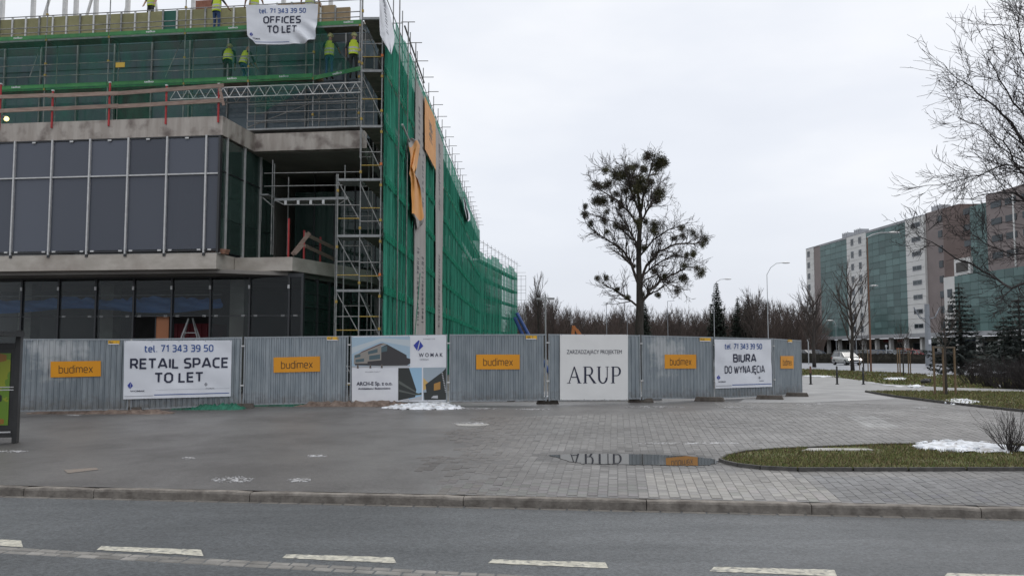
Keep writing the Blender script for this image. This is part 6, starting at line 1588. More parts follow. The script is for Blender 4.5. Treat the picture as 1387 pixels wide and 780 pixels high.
# --- big bare tree whose branches reach in from the right
rnd = random.Random(5); D_R = 21.0
b0 = at(1500, 474, D_R); b0 = (b0[0], b0[1], b0[2]); rt = thing('deciduous_tree', 'large bare tree reaching its branches into the view from the right edge', 'tree', loc=(b0[0], D_R, 0))
tk = MB(); tk.tube([(b0[0] + .3, D_R, 0), (b0[0] + .2, D_R, 1.5), at(1500, 430, D_R), at(1478, 340, D_R), at(1462, 240, D_R), at(1450, 120, D_R), at(1440, 0, D_R), at(1435, -120, D_R)], [.30, .26, .23, .19, .15, .12, .09, .05], 9)
cfg2 = dict(n=5, wob=.13, up=(0, .035, .03, .03), tap=.5, rmin=.0055, depth=4, kids=(4, 4, 3, 2), ang=(.3, .85), ratio=(.5, .8), rr=.55); cfg2['from'] = (.15, .15, .15)
cr = MB()
RL = [([(1478, 340), (1430, 280), (1390, 235), (1355, 180), (1325, 145), (1290, 118), (1262, 100)], .085, .012, 16, 1.3), ([(1470, 300), (1420, 230), (1385, 200), (1360, 150), (1330, 110), (1312, 75)], .07, .010, 14, 1.2),
      ([(1478, 400), (1420, 372), (1387, 375), (1345, 390), (1318, 372), (1288, 357), (1262, 345), (1235, 328), (1215, 318)], .065, .009, 12, .9), ([(1480, 360), (1430, 300), (1387, 285), (1350, 262), (1310, 262), (1278, 270)], .06, .009, 12, 1.1),
      ([(1462, 240), (1410, 170), (1380, 110), (1360, 70), (1350, 25)], .06, .01, 13, 1.2), ([(1455, 200), (1420, 120), (1395, 60), (1380, 10)], .06, .01, 10, 1.2), ([(1480, 380), (1430, 345), (1387, 340), (1345, 345), (1310, 330), (1280, 308)], .05, .008, 11, .9),
      ([(1470, 330), (1430, 262), (1387, 232), (1340, 222), (1300, 238), (1270, 246)], .055, .008, 13, 1.1), ([(1490, 430), (1440, 405), (1400, 412), (1370, 398), (1340, 415)], .05, .008, 8, .8), ([(1440, 0), (1410, -40), (1390, -60)], .06, .01, 6, 1.4),
      ([(1478, 345), (1430, 310), (1400, 275), (1360, 232), (1335, 190), (1300, 170), (1272, 160)], .05, .008, 13, 1.1)]
for i, (pth, r0, r1, nk_, ln) in enumerate(RL):
    Ys = [D_R + (k / (len(pth) - 1)) * rnd.uniform(-2.0, 2.5) for k in range(len(pth))]
    limb_px(cr, pth, D_R, r0 * .72, r1 * .8, rnd, cfg2, int(nk_ * 1.4), ln * .86, Ys, 5)
offset_build(tk, 'trunk', M_bark, rt, True); offset_build(cr, 'crown', M_twigd, rt); rt.location.x += .45
# --- two young bare trees by the far road
def young(seed, h, r, spread=.9):
    rn = random.Random(seed); tk = MB(); pts = [(0, 0, 0)]; 
    for k in range(1, 7): pts.append((rn.gauss(0, .05), rn.gauss(0, .05), h * .85 * k / 6))
    tk.tube(pts, [r, r * .85, r * .75, r * .6, r * .45, r * .3, r * .15], 7)
    cr = MB(); c = dict(n=4, wob=.12, up=(.1, .13, .12, .1), tap=.5, rmin=.016, depth=3, kids=(4, 4, 3), ang=(.35, .8), ratio=(.45, .7), rr=.6); c['from'] = (.2, .2, .2)
    for k in range(15):
        f = .25 + .72 * k / 14; i = min(5, int(f * 6)); q = Vector(pts[i]).lerp(Vector(pts[i + 1]), f * 6 - i); a = k * 2.4 + rn.uniform(-.4, .4)
        grow(cr, q, (math.cos(a) * spread, math.sin(a) * spread, .9), h * .36 * (1.15 - .6 * f), r * .4, 1, rn, c)
    return tk, cr
for (x, yb, ytop_, r, seed, lab) in ((1103, 497, 392, .20, 3, 'bare young tree left of the silver car, nearer the fence end'), (1155, 502, 368, .17, 9, 'bare tree standing in front of the silver car bonnet')):
    p = G(x, yb); h = (ytop_ - yb) / -1150 * p[1]; t = thing('deciduous_tree', lab, 'tree', loc=p, group='bare young trees by the far road'); a_, b_ = young(seed, h, r, .75)
    obj('trunk', a_.mesh('trunk', M_bark, True), t); obj('crown', b_.mesh('crown', M_twig), t)
# --- far wood: many bare trees, alike ones sharing meshes
def fartree(seed, h, style):
    rn = random.Random(seed); tk = MB(); n = 6; pts = [(rn.gauss(0, .15) * k / 3, rn.gauss(0, .15) * k / 3, h * .8 * k / n) for k in range(n + 1)]
    tk.tube(pts, [.26 - .035 * k for k in range(n + 1)], 5)
    cr = MB(); c = dict(n=3, wob=.14, up=(.1, .12, .12, .1), tap=.5, rmin=.035, depth=3, kids=(4, 5, 4), ang=(.3, .8), ratio=(.45, .72), rr=.6); c['from'] = (.2, .15, .15)
    lo = .18 if style == 0 else .4
    for k in range(17):
        f = lo + (1 - lo) * k / 16; i = min(n - 1, int(f * n)); q = Vector(pts[i]).lerp(Vector(pts[i + 1]), f * n - i); a = k * 2.4
        w = .8 if style == 0 else (.35 if style == 2 else 1.1)
        grow(cr, q, (math.cos(a) * w, math.sin(a) * w, .9), h * (.30 if style != 2 else .25) * (1.2 - .55 * f), .09, 1, rn, c)
    return tk.mesh('trunk', M_bark), cr.mesh('crown', M_twig2 if seed % 2 else M_twig)
ft = [fartree(s, 13 + (s % 3), s % 3) for s in range(6)]
rnd = random.Random(77)
def conifer(seed, h, w, mt, n=900, mt2=None, leaf=.3):
    rn = random.Random(seed); tk = MB(); tk.tube([(0, 0, 0), (0, 0, h * .5), (0, 0, h * .98)], [h * .022, h * .014, h * .003], 7); cr = MB()
    lv = int(h * 3.2)
    for j in range(lv):
        f = j / lv; z = h * (.08 + .9 * f); rad_ = w * (1 - f) ** .85 * rn.uniform(.75, 1.12) + .05; nb = 7 if f < .7 else 5; a0 = rn.uniform(0, 6)
        for k in range(nb):
            a = a0 + 2 * math.pi * k / nb + rn.uniform(-.25, .25); L_ = rad_ * rn.uniform(.75, 1.15); d = Vector((math.cos(a), math.sin(a), 0)); p0 = Vector((0, 0, z)); p1 = p0 + d * L_ * .6 + Vector((0, 0, -.10 * L_)); p2 = p0 + d * L_ + Vector((0, 0, .02 * L_ - .05))
            cr.tube([p0, p1, p2], [.025, .018, .008], 3, cap=False)
            nf = max(6, int(L_ * 52 * (leaf / .3) ** -1))
            for q in range(nf):
                g_ = rn.uniform(.15, 1); pp = (p0.lerp(p1, g_ / .6) if g_ < .6 else p1.lerp(p2, (g_ - .6) / .4)) + Vector((rn.gauss(0, .06), rn.gauss(0, .06), rn.gauss(0, .05))); s_ = Vector((-d.y, d.x, 0)) * rn.choice((-1, 1)); dr = (s_ * rn.uniform(.5, 1) + d * .6 + Vector((0, 0, rn.uniform(-.7, .1)))).normalized() * leaf * rn.uniform(.6, 1.3) * (1.2 - .6 * f); nn = dr.cross(Vector((0, 0, 1))).normalized() * leaf * .22
                cr.add([pp - nn * .5, pp + dr * .5 - nn, pp + dr, pp + dr * .5 + nn], [(0, 1, 2, 3)])
    return tk.mesh('trunk', M_bark), cr.mesh('crown', mt)
M_conif = mat('conifer_needles', (.012, .020, .014), (.026, .036, .024), scale=1.2, rough=.95)
M_conif2 = mat('blue_spruce_needles', (.030, .040, .038), (.055, .066, .06), scale=1.2, rough=.95)
def puttree(name, pair, loc, sc, label, cat='tree', grp=None, rot=None):
    t = thing(name, label, cat, loc=loc, rotz=rot if rot is not None else rnd.uniform(0, 6.28), group=grp); t.scale = sc if isinstance(sc, tuple) else (sc,) * 3
    obj('trunk', pair[0], t); obj('crown', pair[1], t); return t
skyl = [(700, 405), (715, 397), (732, 380), (748, 398), (768, 402), (790, 408), (815, 412), (840, 405), (862, 410), (885, 412), (905, 408), (930, 410), (950, 412), (972, 405), (990, 408), (1010, 402), (1022, 388), (1035, 392), (1050, 400), (1068, 395), (1085, 398), (1100, 400)]
def ysk(x):
    for (x0, y0), (x1, y1) in zip(skyl, skyl[1:]):
        if x <= x1: return y0 + (y1 - y0) * (x - x0) / (x1 - x0)
    return 402
k = 0; x = 694.0
while x < 1112:
    for row in range(3):
        D = 150 + row * 22 + rnd.uniform(-8, 8); xx = x + rnd.uniform(-4, 4); yt_ = ysk(xx) + rnd.uniform(0, 14) + (0 if row == 2 else 7); h = (474 - yt_) / 1150 * D + 1.65; s_ = h / 14.5; pr = ft[(k * 5 + row) % 6]; p = at(xx, 474, D)
        puttree('far_tree', pr, (p[0], D, 0), (s_ * rnd.uniform(.55, .8), s_ * rnd.uniform(.55, .8), s_), 'bare brown tree in the far wood behind the fence', grp='bare trees of the far wood'); k += 1
    x += 9.5
t = puttree('poplar', ft[2], (at(730, 474, 120)[0], 120, 0), (.5, .5, .80), 'tall slender bare tree at the left end of the far wood')
t = puttree('far_tree', ft[4], (at(1022, 474, 140)[0], 140, 0), (.62, .62, .80), 'taller round crowned bare tree above the far wood, left of the tall street lamp')
fc = conifer(3, 10, 2.4, M_conif, leaf=.55)
for x, y, D, lab in ((972, 381, 145, 'slim dark conifer rising above the far wood under the short street lamp'), (1000, 402, 150, 'dark conifer in the far wood, middle one of three'), (1014, 400, 152, 'dark conifer in the far wood left of the round crowned bare tree'), (872, 400, 140, 'dark conifer in the far wood behind the mistletoe tree')):
    h = (474 - y) / 1150 * D + 1.65; puttree('conifer', fc, (at(x, 474, D)[0], D, 0), (h / 14, h / 14, h / 9.8), lab)
# brushwood filling the wood's foot
def brush(name, x0, x1, D0, D1, h, n, mt, seed, kind='stuff', label=None, cat=None, w=.05, ylim=None):
    rn = random.Random(seed); m = MB()
    for k in range(n):
        X0 = rn.uniform(x0, x1); Y = rn.uniform(D0, D1); X = (X0 - CX) / 1153 * Y; hh = h * rn.uniform(.5, 1.1); l_ = rn.gauss(0, .25) * hh
        m.tube([(X, Y, 0), (X + l_ * .4, Y + rn.gauss(0, .2), hh * .5), (X + l_, Y, hh)], [w, w * .7, w * .3], 3, cap=False)
        for q in range(5):
            f = rn.uniform(.3, .95); a = rn.uniform(0, 6.28); L_ = hh * .3; b = Vector((X + l_ * f, Y, hh * f)); m.tube([b, b + Vector((math.cos(a) * L_, math.sin(a) * L_, L_ * rn.uniform(.3, 1.2)))], [w * .4, w * .15], 3, cap=False)
    return tag(m.build(name, mt), label, cat, None, kind)
brush('brushwood', 690, 1112, 150, 185, 7.0, 2600, M_twig2, 4)
hb = MB(); a, b = at(690, 474, 196), at(1130, 474, 205)
rn = random.Random(6); vs = []; n = 120
M_wooddeep = mat('deep_wood', (.030, .025, .024), (.06, .05, .045), scale=.25, rough=1, stretch=(1, 1, .4))
for i in range(n + 1):
    f = i / n; X = a[0] + (b[0] - a[0]) * f; Y = a[1] + (b[1] - a[1]) * f; h = 8.2 + rn.uniform(-1.8, 1.0)
    vs += [(X, Y - 2, -.05), (X, Y - 1 + rn.uniform(-1, 1), h * .6), (X, Y, h), (X, Y + 3, h * .7), (X, Y + 4, -.05)]
hb.add(vs, [(i * 5 + j, (i + 1) * 5 + j, (i + 1) * 5 + j + 1, i * 5 + j + 1) for i in range(n) for j in range(4)]); hb.build('wood_thicket', M_wooddeep)['kind'] = 'stuff'
# --- spruces and shrubs at the right
for x, yb, yt_, w, lab, s, mt in ((1303, 508, 381, 2.25, 'dark spruce standing at the right of the staked young tree', 5, M_conif2), (1384, 512, 398, 2.5, 'broad dark spruce at the right edge of the view', 8, M_conif2), (1362, 502, 425, 2.2, 'lower dark spruce between the two larger ones', 12, M_conif)):
    p = G(x, yb); h = (yb - yt_) / 1150 * p[1]; pr = conifer(s, h, w, mt, leaf=.26); puttree('spruce', pr, p, 1.0, lab)
def shrub(name, label, x, yb, w, h, n, mt, seed, r=.012, fan=.6):
    rn = random.Random(seed); p = G(x, yb); t = thing(name, label, 'shrub', loc=p); m = MB(); c = dict(n=4, wob=.10, up=(.03, .03, .03), tap=.45, rmin=r * .35, depth=3, kids=(3, 3, 2), ang=(.2, .6), ratio=(.5, .75), rr=.6); c['from'] = (.25, .25, .25)
    for k in range(n):
        a = rn.uniform(0, 6.28); q = rn.random(); grow(m, (math.cos(a) * w * .15 * q, math.sin(a) * w * .15 * q, 0), (math.cos(a) * fan * q, math.sin(a) * fan * q, 1), h * rn.uniform(.5, .75), r, 1, rn, c)
    obj('twigs', m.mesh('twigs', mt), t); return t
shrub('bare_shrub', 'small bare twiggy shrub at the right end of the kerbside snow patch', 1369, 615, .5, .66, 34, M_twigd, 3, .010, .85)
for k, (x, yb, w, h) in enumerate(((1318, 521, 2.0, .9), (1338, 524, 2.2, 1.0), (1360, 526, 2.2, 1.1), (1384, 527, 2.2, 1.1), (1405, 528, 2, 1.1))):
    shrub('low_shrub', ['leftmost low brown shrub before the dark spruces', 'second low brown shrub from the left before the spruces', 'middle low brown shrub before the spruces', 'low brown shrub before the spruces near the right edge', 'low brown shrub cut by the right edge of the view'][k], x, yb, w, h, 60, M_twigd, 20 + k, .016, 1.2)
# clipped hedge along the far road
M_hedge = mat('clipped_hedge', (.028, .026, .02), (.05, .045, .035), scale=1.5, rough=1, bump=.8, bscale=8)
hd_ = MB(); vs = []; A = G(1040, 491.2); B = G(1440, 493.6); n = 220; rn = random.Random(8)
hd_t = []
for i in range(n + 1):
    f = i / n; X, Y = A[0] + (B[0] - A[0]) * f, A[1] + (B[1] - A[1]) * f + 1.0
    j = lambda: rn.uniform(-.07, .07)
    vs += [(X, Y + j(), 0), (X + j(), Y - .05 + j(), .6 + j()), (X, Y + .1 + j(), 1.12 + j()), (X, Y + 1.3 + j(), 1.1 + j()), (X, Y + 1.4, 0)]
hd_.add(vs, [(i * 5 + j, (i + 1) * 5 + j, (i + 1) * 5 + j + 1, i * 5 + j + 1) for i in range(n) for j in range(4)])
for k in range(9000):
    f = rn.random(); X, Y = A[0] + (B[0] - A[0]) * f, A[1] + (B[1] - A[1]) * f + 1.0 + rn.uniform(-.1, .5); z = rn.uniform(.05, 1.2); s_ = rn.uniform(.05, .13); hd_.add([(X - s_, Y - .05, z), (X + s_, Y - .08, z + rn.uniform(-.08, .08)), (X, Y - .1, z + s_)], [(0, 1, 2)])
tag(hd_.build('hedge', M_hedge), 'long low dark clipped hedge between the far road and the parked cars', 'hedge')

# ================================================================== apartment block on the right
LB0 = at(1093, 474, 212); 
AF_dir = math.atan2(at(1254, 474, 158)[0] - LB0[0], 158 - 212)    # heading from far to near end
F_o = (at(1254, 474, 158)[0], 158.0)
# local frame: a runs along the facade from near (0) to far (+), b points away from the street side (east)
ux, uy = LB0[0] - F_o[0], 212 - 158; ll = math.hypot(ux, uy); ux /= ll; uy /= ll
AF = Frame(F_o, math.atan2(-uy, ux))
ab = thing('apartment_block', 'long white and green glazed apartment block with brown sections in the right distance', 'building', fr=AF)
def fx(x, y=400): return hitv(x, y, AF.w(0, 0)[:2], AF.w(1, 0)[:2])[0]
def fz(x, y): return hitv(x, y, AF.w(0, 0)[:2], AF.w(1, 0)[:2])[1]
HT = fz(1254, 291); Hc = fz(1254, 451)
M_wp = mat('white_cladding', (.56, .56, .55), (.64, .64, .63), scale=.3, rough=.6)
M_br = mat('brown_cladding', (.19, .16, .155), (.225, .19, .185), scale=.25, rough=.7)  # brown lightened: aerial haze of the distance is put into the colour
M_brd = mat('dark_brown_brick', (.125, .092, .084), (.155, .115, .105), scale=.4, rough=.8)
M_ag = glassmat('apartment_green_glass', (.3, .5, .45), see=.1, body=(.125, .195, .19), spec=.55, rough=.08)  # body tint paled to stand in for haze before the far block
M_wnd = glassmat('apartment_window', (.3, .35, .38), see=.3, body=(.06, .075, .085), spec=.9)
M_gray = mat('canopy_grey', (.30, .31, .33), (.36, .37, .39), scale=.5, rough=.6)
SX = [1093, 1103.5, 1112, 1148.5, 1175, 1229, 1254.5]       # section limits in the picture, far to near
SA = [fx(x) for x in SX]
nfl = 8; fh = (HT - Hc) / nfl
if True:
    sg_ = -1 if AF.v[0] > 0 and False else 1
    # which side is the street? street (camera) side is where b is negative if v points away from the camera
    side = 1 if (AF.v[0] * F_o[0] + AF.v[1] * F_o[1]) > 0 else -1
def fbox(a0, a1, b0, b1, z0, z1):
    m = MB(); aa = sorted((a0, a1)); bb_ = sorted((b0 * side, b1 * side)); return m.box(aa[0], aa[1], bb_[0], bb_[1], z0, z1)
kinds = ['w1', 'b', 'g', 'w2', 'g', 'w3']
for i, kd in enumerate(kinds):
    a1, a0 = SA[i], SA[i + 1]
    if kd[0] == 'w':
        # white panels in courses, with window openings built as recessed frames
        cols_ = {'w1': [.35], 'w2': [.30, .70], 'w3': [.58]}[kd]; ww = {'w1': 1.5, 'w2': 1.3, 'w3': 3.2}[kd]; wh = {'w1': 1.5, 'w2': 1.5, 'w3': .95}[kd]
        fbox(a0, a1, .12, 14, Hc, HT).build('wall', M_wp, ab)
        for f in range(nfl * 2):
            z0 = Hc + f * fh / 2; fbox(a0 + .03, a1 - .03, .0, .12, z0 + .03, z0 + fh / 2 - .03).build('cladding_course', M_wp, ab)
        for f in range(nfl):
            for c in cols_:
                ac = a0 + (a1 - a0) * (1 - c); zc_ = Hc + fh * (f + .5); w_ = fbox(ac - ww / 2, ac + ww / 2, -.06, .06, zc_ - wh / 2, zc_ + wh / 2).build('window', M_gray, ab)
                fbox(ac - ww / 2 + .12, ac + ww / 2 - .12, -.075, -.062, zc_ - wh / 2 + .12, zc_ + wh / 2 - .12).build('pane', M_wnd, w_); fbox(ac - .04, ac + .04, -.09, -.077, zc_ - wh / 2, zc_ + wh / 2).build('glazing_bar', M_gray, w_)
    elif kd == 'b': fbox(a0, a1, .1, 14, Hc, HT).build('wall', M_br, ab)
    else:
        fbox(a0, a1, .6, 14, Hc, HT - .3).build('wall', M_dark, ab); nc = max(3, int((a1 - a0) / 2.4)); wd = (a1 - a0) / nc
        for f in range(nfl * 2):
            z0 = Hc + f * fh / 2
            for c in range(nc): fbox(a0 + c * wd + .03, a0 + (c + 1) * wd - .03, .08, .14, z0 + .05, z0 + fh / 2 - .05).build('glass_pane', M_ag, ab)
            fbox(a0, a1, .04, .16, z0 - .05, z0 + .05).build('glazing_transom', mat('green_transom', (.04, .09, .08), rough=.5), ab)
        fbox(a0, a1, 0, .3, HT - .25, HT + .1).build('parapet', M_gray, ab)
fbox(SA[0], SA[-1], 0, 14, HT + .001, HT + .2).build('roof', M_gray, ab)
# canopy, columns, shop fronts
aR = fx(1420)
fbox(SA[0], aR, -1.2, .6, Hc - .75, Hc - .02).build('canopy', M_gray, ab)
fbox(SA[0], aR, 4, 4.2, 0, Hc - .76).build('shop_wall', M_dark2, ab)
for k in range(16):
    a = SA[0] + (aR - SA[0]) * k / 15; fbox(a - .35, a + .35, -.2, .5, 0, Hc - .76).build('column', M_wp, ab)
for k in range(15):
    a0 = SA[0] + (aR - SA[0]) * (k + .2) / 15; a1 = SA[0] + (aR - SA[0]) * (k + .85) / 15; w_ = fbox(a0, a1, 3.9, 3.99, .4, Hc - 1.6).build('shop_window', M_gray, ab); aa, b2 = sorted((a0, a1)); fbox(aa + .15, b2 - .15, 3.86, 3.88, .55, Hc - 1.8).build('pane', M_wnd, w_)
    if k in (5, 6, 10, 12): fbox(aa, b2, 3.8, 3.89, Hc - 1.5, Hc - .9).build('fascia', mat('fascia_%d' % k, {5: (.28, .06, .06), 6: (.32, .07, .07), 10: (.03, .07, .2), 12: (.03, .08, .25)}[k], rough=.5), ab)
# roof plant
for x in (1146, 1251, 1130):
    a = fx(x); fbox(a - 1.5, a + 1.5, 3, 5, HT + .2, HT + 2.0).build('roof_plant', M_gray, ab)
    for q in range(4): fbox(a - 1.5 + q * .9, a - 1.2 + q * .9, 2.95, 2.99, HT + .2, HT + 2.2).build('railing_post', M_gray, ab)
# brown tower right of the white panel, then the stepped white / green / brown blocks
a0, a1 = fx(1301), SA[-1]
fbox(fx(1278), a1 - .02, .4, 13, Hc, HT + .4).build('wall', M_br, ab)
fbox(a0, fx(1278) - .02, .35, 13, Hc + fh * 3.6, HT + .35).build('wall', M_brd, ab)
fbox(fx(1322), a0 - .02, .35, 13, Hc + fh * 3.6, HT - .4).build('wall', M_brd, ab)
for f in range(nfl):
    zc_ = Hc + fh * (f + .5); ac = fx(1274); fbox(ac - .6, ac + .6, .28, .39, zc_ - .6, zc_ + .6).build('window', M_wnd, ab)
    if f > 4: ac = fx(1312); fbox(ac - 1, ac + 1, .2, .34, zc_ - .5, zc_ + .5).build('window', M_wnd, ab)
fbox(fx(1300), fx(1281), -.3, 12, Hc, Hc + fh * 3.55).build('wall', M_wp, ab)
fbox(fx(1318), fx(1296), -.3, 12, Hc + fh * 3.56, Hc + fh * 4.6).build('balcony_frame', M_wp, ab); fbox(fx(1315), fx(1299), -.36, -.31, Hc + fh * 3.75, Hc + fh * 4.35).build('opening', M_dark, ab)
for f in range(3): ac = fx(1289); zc_ = Hc + fh * (f + .5); fbox(ac - .7, ac + .7, -.38, -.31, zc_ - .7, zc_ + .7).build('window', M_wnd, ab)
# green glass tower and tall brown block
hg = fz(1330, 275); aa0, aa1 = fx(1342), fx(1316)
def gblock(a0, a1, b, z0, z1):
    a0, a1 = sorted((a0, a1)); fbox(a0, a1, b + .5, b + 10, z0, z1 - .2).build('wall', M_dark, ab); nc = max(3, int((a1 - a0) / 2.2)); wd = (a1 - a0) / nc; nf = max(2, int((z1 - z0) / (fh / 2)))
    for f in range(nf):
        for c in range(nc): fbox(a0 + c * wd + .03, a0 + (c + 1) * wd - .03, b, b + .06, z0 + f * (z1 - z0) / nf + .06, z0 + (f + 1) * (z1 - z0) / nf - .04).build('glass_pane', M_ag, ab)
        fbox(a0, a1, b - .04, b + .1, z0 + f * (z1 - z0) / nf - .05, z0 + f * (z1 - z0) / nf + .05).build('glazing_transom', mat('green_transom', (.04, .09, .08)), ab)
gblock(aa0, aa1, .2, Hc + fh * 3.6, hg)
gblock(fx(1470), fx(1301), -1.0, Hc, Hc + fh * 3.5)
hb_ = fz(1342, 263)
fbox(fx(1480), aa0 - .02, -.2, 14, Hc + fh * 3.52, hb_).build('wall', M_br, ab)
for f in range(4, 8):
    for x in (1356, 1376, 1400): ac = fx(x); zc_ = Hc + fh * (f + .4); fbox(ac - 1.3, ac + 1.3, -.3, -.21, zc_ - .5, zc_ + .5).build('window', M_wnd, ab)
fbox(fx(1381), fx(1379), -.34, -.21, Hc + fh * 3.6, hb_ - 1).build('stair_strip', M_wp, ab)
# low grey building left of the block
lo = thing('low_building', 'low grey flat roofed building between the fence end and the apartment block', 'building', loc=at(1070, 474, 175)[:2] + (0,))
MB().box(-12, 7, 0, 8, 0, 3.9).build('wall', mat('low_wall', (.10, .10, .105), (.13, .13, .135), scale=.4, rough=.8), lo); MB().box(-12.5, 7.4, -.6, 8.5, 3.9, 4.9).build('roof', mat('low_roof', (.22, .25, .30), (.27, .30, .35), scale=.5, rough=.6), lo)
for k in range(5): MB().box(-11 + k * 3.6, -9 + k * 3.6, -.04, -.005, 1.0, 2.9).build('window', M_wnd, lo)

# ================================================================== street furniture
M_post = mat('grey_post', (.20, .215, .235), (.26, .275, .30), scale=1, rough=.6)
M_pale = mat('pale_post', (.36, .37, .38), (.42, .43, .44), scale=1, rough=.5)
M_rust = mat('rust_brown_post', (.13, .065, .04), (.19, .10, .065), scale=1.2, rough=.8)
def lamp(label, x, y0, y1, D, hx, hy, r=.07, mt=M_pale, col2=None):
    b = at(x, 474, D); T = at(x, y1, D); t = thing('street_lamp', label, 'street lamp', loc=(b[0], D, 0), group='tall street lamps'); hx_ = at(hx, hy, D)
    dx = hx_[0] - b[0]; zt5 = T[2]; zh = hx_[2]
    MB().tube([(0, 0, 0), (0, 0, zt5 * .5), (0, 0, zt5)], [r * .8, r * .65, r * .5], 8).build('pole', mt, t)
    MB().tube([(0, 0, zt5), (dx * .25, 0, zt5 + (zh - zt5) * .6), (dx * .6, 0, zt5 + (zh - zt5) * .95), (dx, 0, zh)], r * .5, 6).build('arm', M_pale, t)
    s_ = abs(dx) / max(dx, -dx) * (1 if dx > 0 else -1)
    MB().sphere((dx + s_ * .35, 0, zh), (.5, .16, .09), 10, 6).build('lamp_head', M_alu, t)
    return t
lamp('tall pale street lamp with arm curving right above the far wood', 1041, 474, 372, 95, 1060, 356)
lamp('shorter street lamp reaching right behind the slim conifer', 968, 474, 388, 110, 982, 378)
lamp('street lamp with rust brown pole beside the silver car', 1179, 474, 322, 66, 1205, 315, .10, M_rust)
lamp('thin street lamp before the apartment block white panel', 1160, 474, 394, 100, 1180, 387, .06, M_post)
lamp('thin street lamp before the left green glass of the apartment block', 1133, 474, 440, 120, 1127, 434, .06, M_post)
b = at(739, 474, 55); t = thing('lamp_post', 'slim pale post with two small heads behind the plain fence panel', 'lamp post', loc=(b[0], 55, 0)); zt6 = at(739, 398, 55)[2]
MB().tube([(0, 0, 0), (0, 0, zt6)], [.06, .045], 8).build('pole', M_pale, t)
for s_ in (-1, 1): MB().tube([(0, 0, zt6 - .25), (s_ * .35, 0, zt6 - .3)], .03, 5).build('arm', M_pale, t); MB().box(s_ * .35 - .22, s_ * .35 + .22, -.12, .12, zt6 - .38, zt6 - .25).build('lamp_head', M_pale, t)
for x, yt_, D in ((822, 410, 120), (905, 408, 130), (850, 415, 140)):
    b = at(x, 474, D); t = thing('mast', {822: 'thin grey mast with a short arm at the left foot of the mistletoe tree', 905: 'thin grey mast right of the mistletoe tree', 850: 'thin grey mast hidden close to the mistletoe tree trunk'}[x], 'mast', loc=(b[0], D, 0)); z = at(x, yt_, D)[2]; MB().tube([(0, 0, 0), (0, 0, z)], [.06, .035], 6).build('pole', M_post, t); MB().tube([(0, 0, z), (1.1, 0, z + .1)], .03, 5).build('arm', M_post, t)
b = G(1257.5, 482); D = 90; b = at(1257.5, 474, D); t = thing('traction_pole', 'thick grey pole with bracket arms before the apartment block ground floor', 'pole', loc=(b[0], D, 0)); z = at(1257, 412, D)[2]
MB().tube([(0, 0, 0), (0, 0, z)], [.34, .24], 10).build('pole', M_post, t)
for s_ in (-1, 1): MB().tube([(0, 0, z - 1.6), (s_ * .8, 0, z - 1.4), (s_ * 1.4, 0, z - .3)], .07, 6).build('bracket', M_post, t)
MB().box(-.12, .12, -.45, -.3, z * .35, z * .42).build('sign_plate', M_white, t)
for i, (x, yt_, yb) in enumerate(((1098.2, 496, 520.5), (1134, 496, 520.5), (1169.5, 497, 520.5))):
    p = G(x, yb); h = (yb - yt_) / 1150 * p[1]; t = thing('bollard', ['slim dark bollard nearest the fence end', 'middle slim dark bollard of three by the path', 'slim dark bollard on the right of the three'][i], 'bollard', loc=p, group='bollards on the path edge')
    MB().tube([(0, 0, 0), (0, 0, h * .62)], .05, 8).build('post', M_shel, t); MB().tube([(0, 0, h * .62), (0, 0, h - .03), (0, 0, h)], [.045, .045, .03], 8).build('band', mat('bollard_grey', (.05, .05, .05), rough=.5) if i else M_rust, t); MB().tube([(0, 0, 0), (0, 0, .03)], .09, 8).build('base', M_shel, t)
# staked young trees
M_stake = mat('stake_wood', (.14, .095, .055), (.20, .14, .09), scale=2, rough=.8, objrand=.15)
M_stake2 = mat('stake_bar', (.15, .125, .10), rough=.8)
def guard(label, stakes, top, D_, bar, sap, mt=M_stake):
    """stakes: px of each stake foot (x,y)"""
    P = [G(*s_) for s_ in stakes]; c = (sum(p[0] for p in P) / len(P), sum(p[1] for p in P) / len(P), 0); t = thing('staked_tree', label, 'young tree', loc=c)
    h = (stakes[0][1] - top) / 1150 * P[0][1]; H = []
    for p in P: q = (p[0] - c[0], p[1] - c[1]); MB().tube([(q[0], q[1], 0), (q[0], q[1], h)], .04, 7).build('stake', mt, t); H.append(q)
    for i in range(len(H)):
        a, b = H[i], H[(i + 1) % len(H)]; MB().bar((a[0], a[1], h - .03), (b[0], b[1], h - .03 + .01 * i), .09, .05).build('cross_bar', bar, t)
        MB().bar((a[0], a[1], h - .25), (b[0], b[1], h - .25 + .01 * i), .02, .05).build('tie', M_black, t)
    q = G(*sap); q = (q[0] - c[0], q[1] - c[1]); m = MB(); m.tube([(q[0], q[1], 0), (q[0], q[1], h * .9), (q[0] + .05, q[1], h * 1.25)], [.05, .04, .02], 6); m.build('trunk', M_bark, t); m = MB(); rn = random.Random(1); cf = dict(n=3, wob=.1, up=(.1, .1, .1), tap=.5, rmin=.008, depth=3, kids=(3, 3, 2), ang=(.3, .7), ratio=(.5, .7), rr=.6); cf['from'] = (.3, .3, .3)
    for k in range(9): a = k * 2.4; grow(m, (q[0], q[1], h * (.9 + .04 * k)), (math.cos(a) * .6, math.sin(a) * .6, 1), .8, .015, 1, rn, cf)
    m.build('crown', M_twig, t)
guard('young tree with four tall brown stakes joined by grey bars on the nearer lawn', [(1266.5, 535), (1279, 534.5), (1294.5, 534.5), (1280, 527)], 470, 0, M_stake2, (1282, 535.5))
guard('young tree in a guard of brown stakes with reddish cross bars on the far lawn', [(1216.5, 508.5), (1219.5, 510), (1231, 509), (1233.5, 506)], 472, 0, mat('red_bar', (.30, .09, .045), rough=.7), (1224, 510))
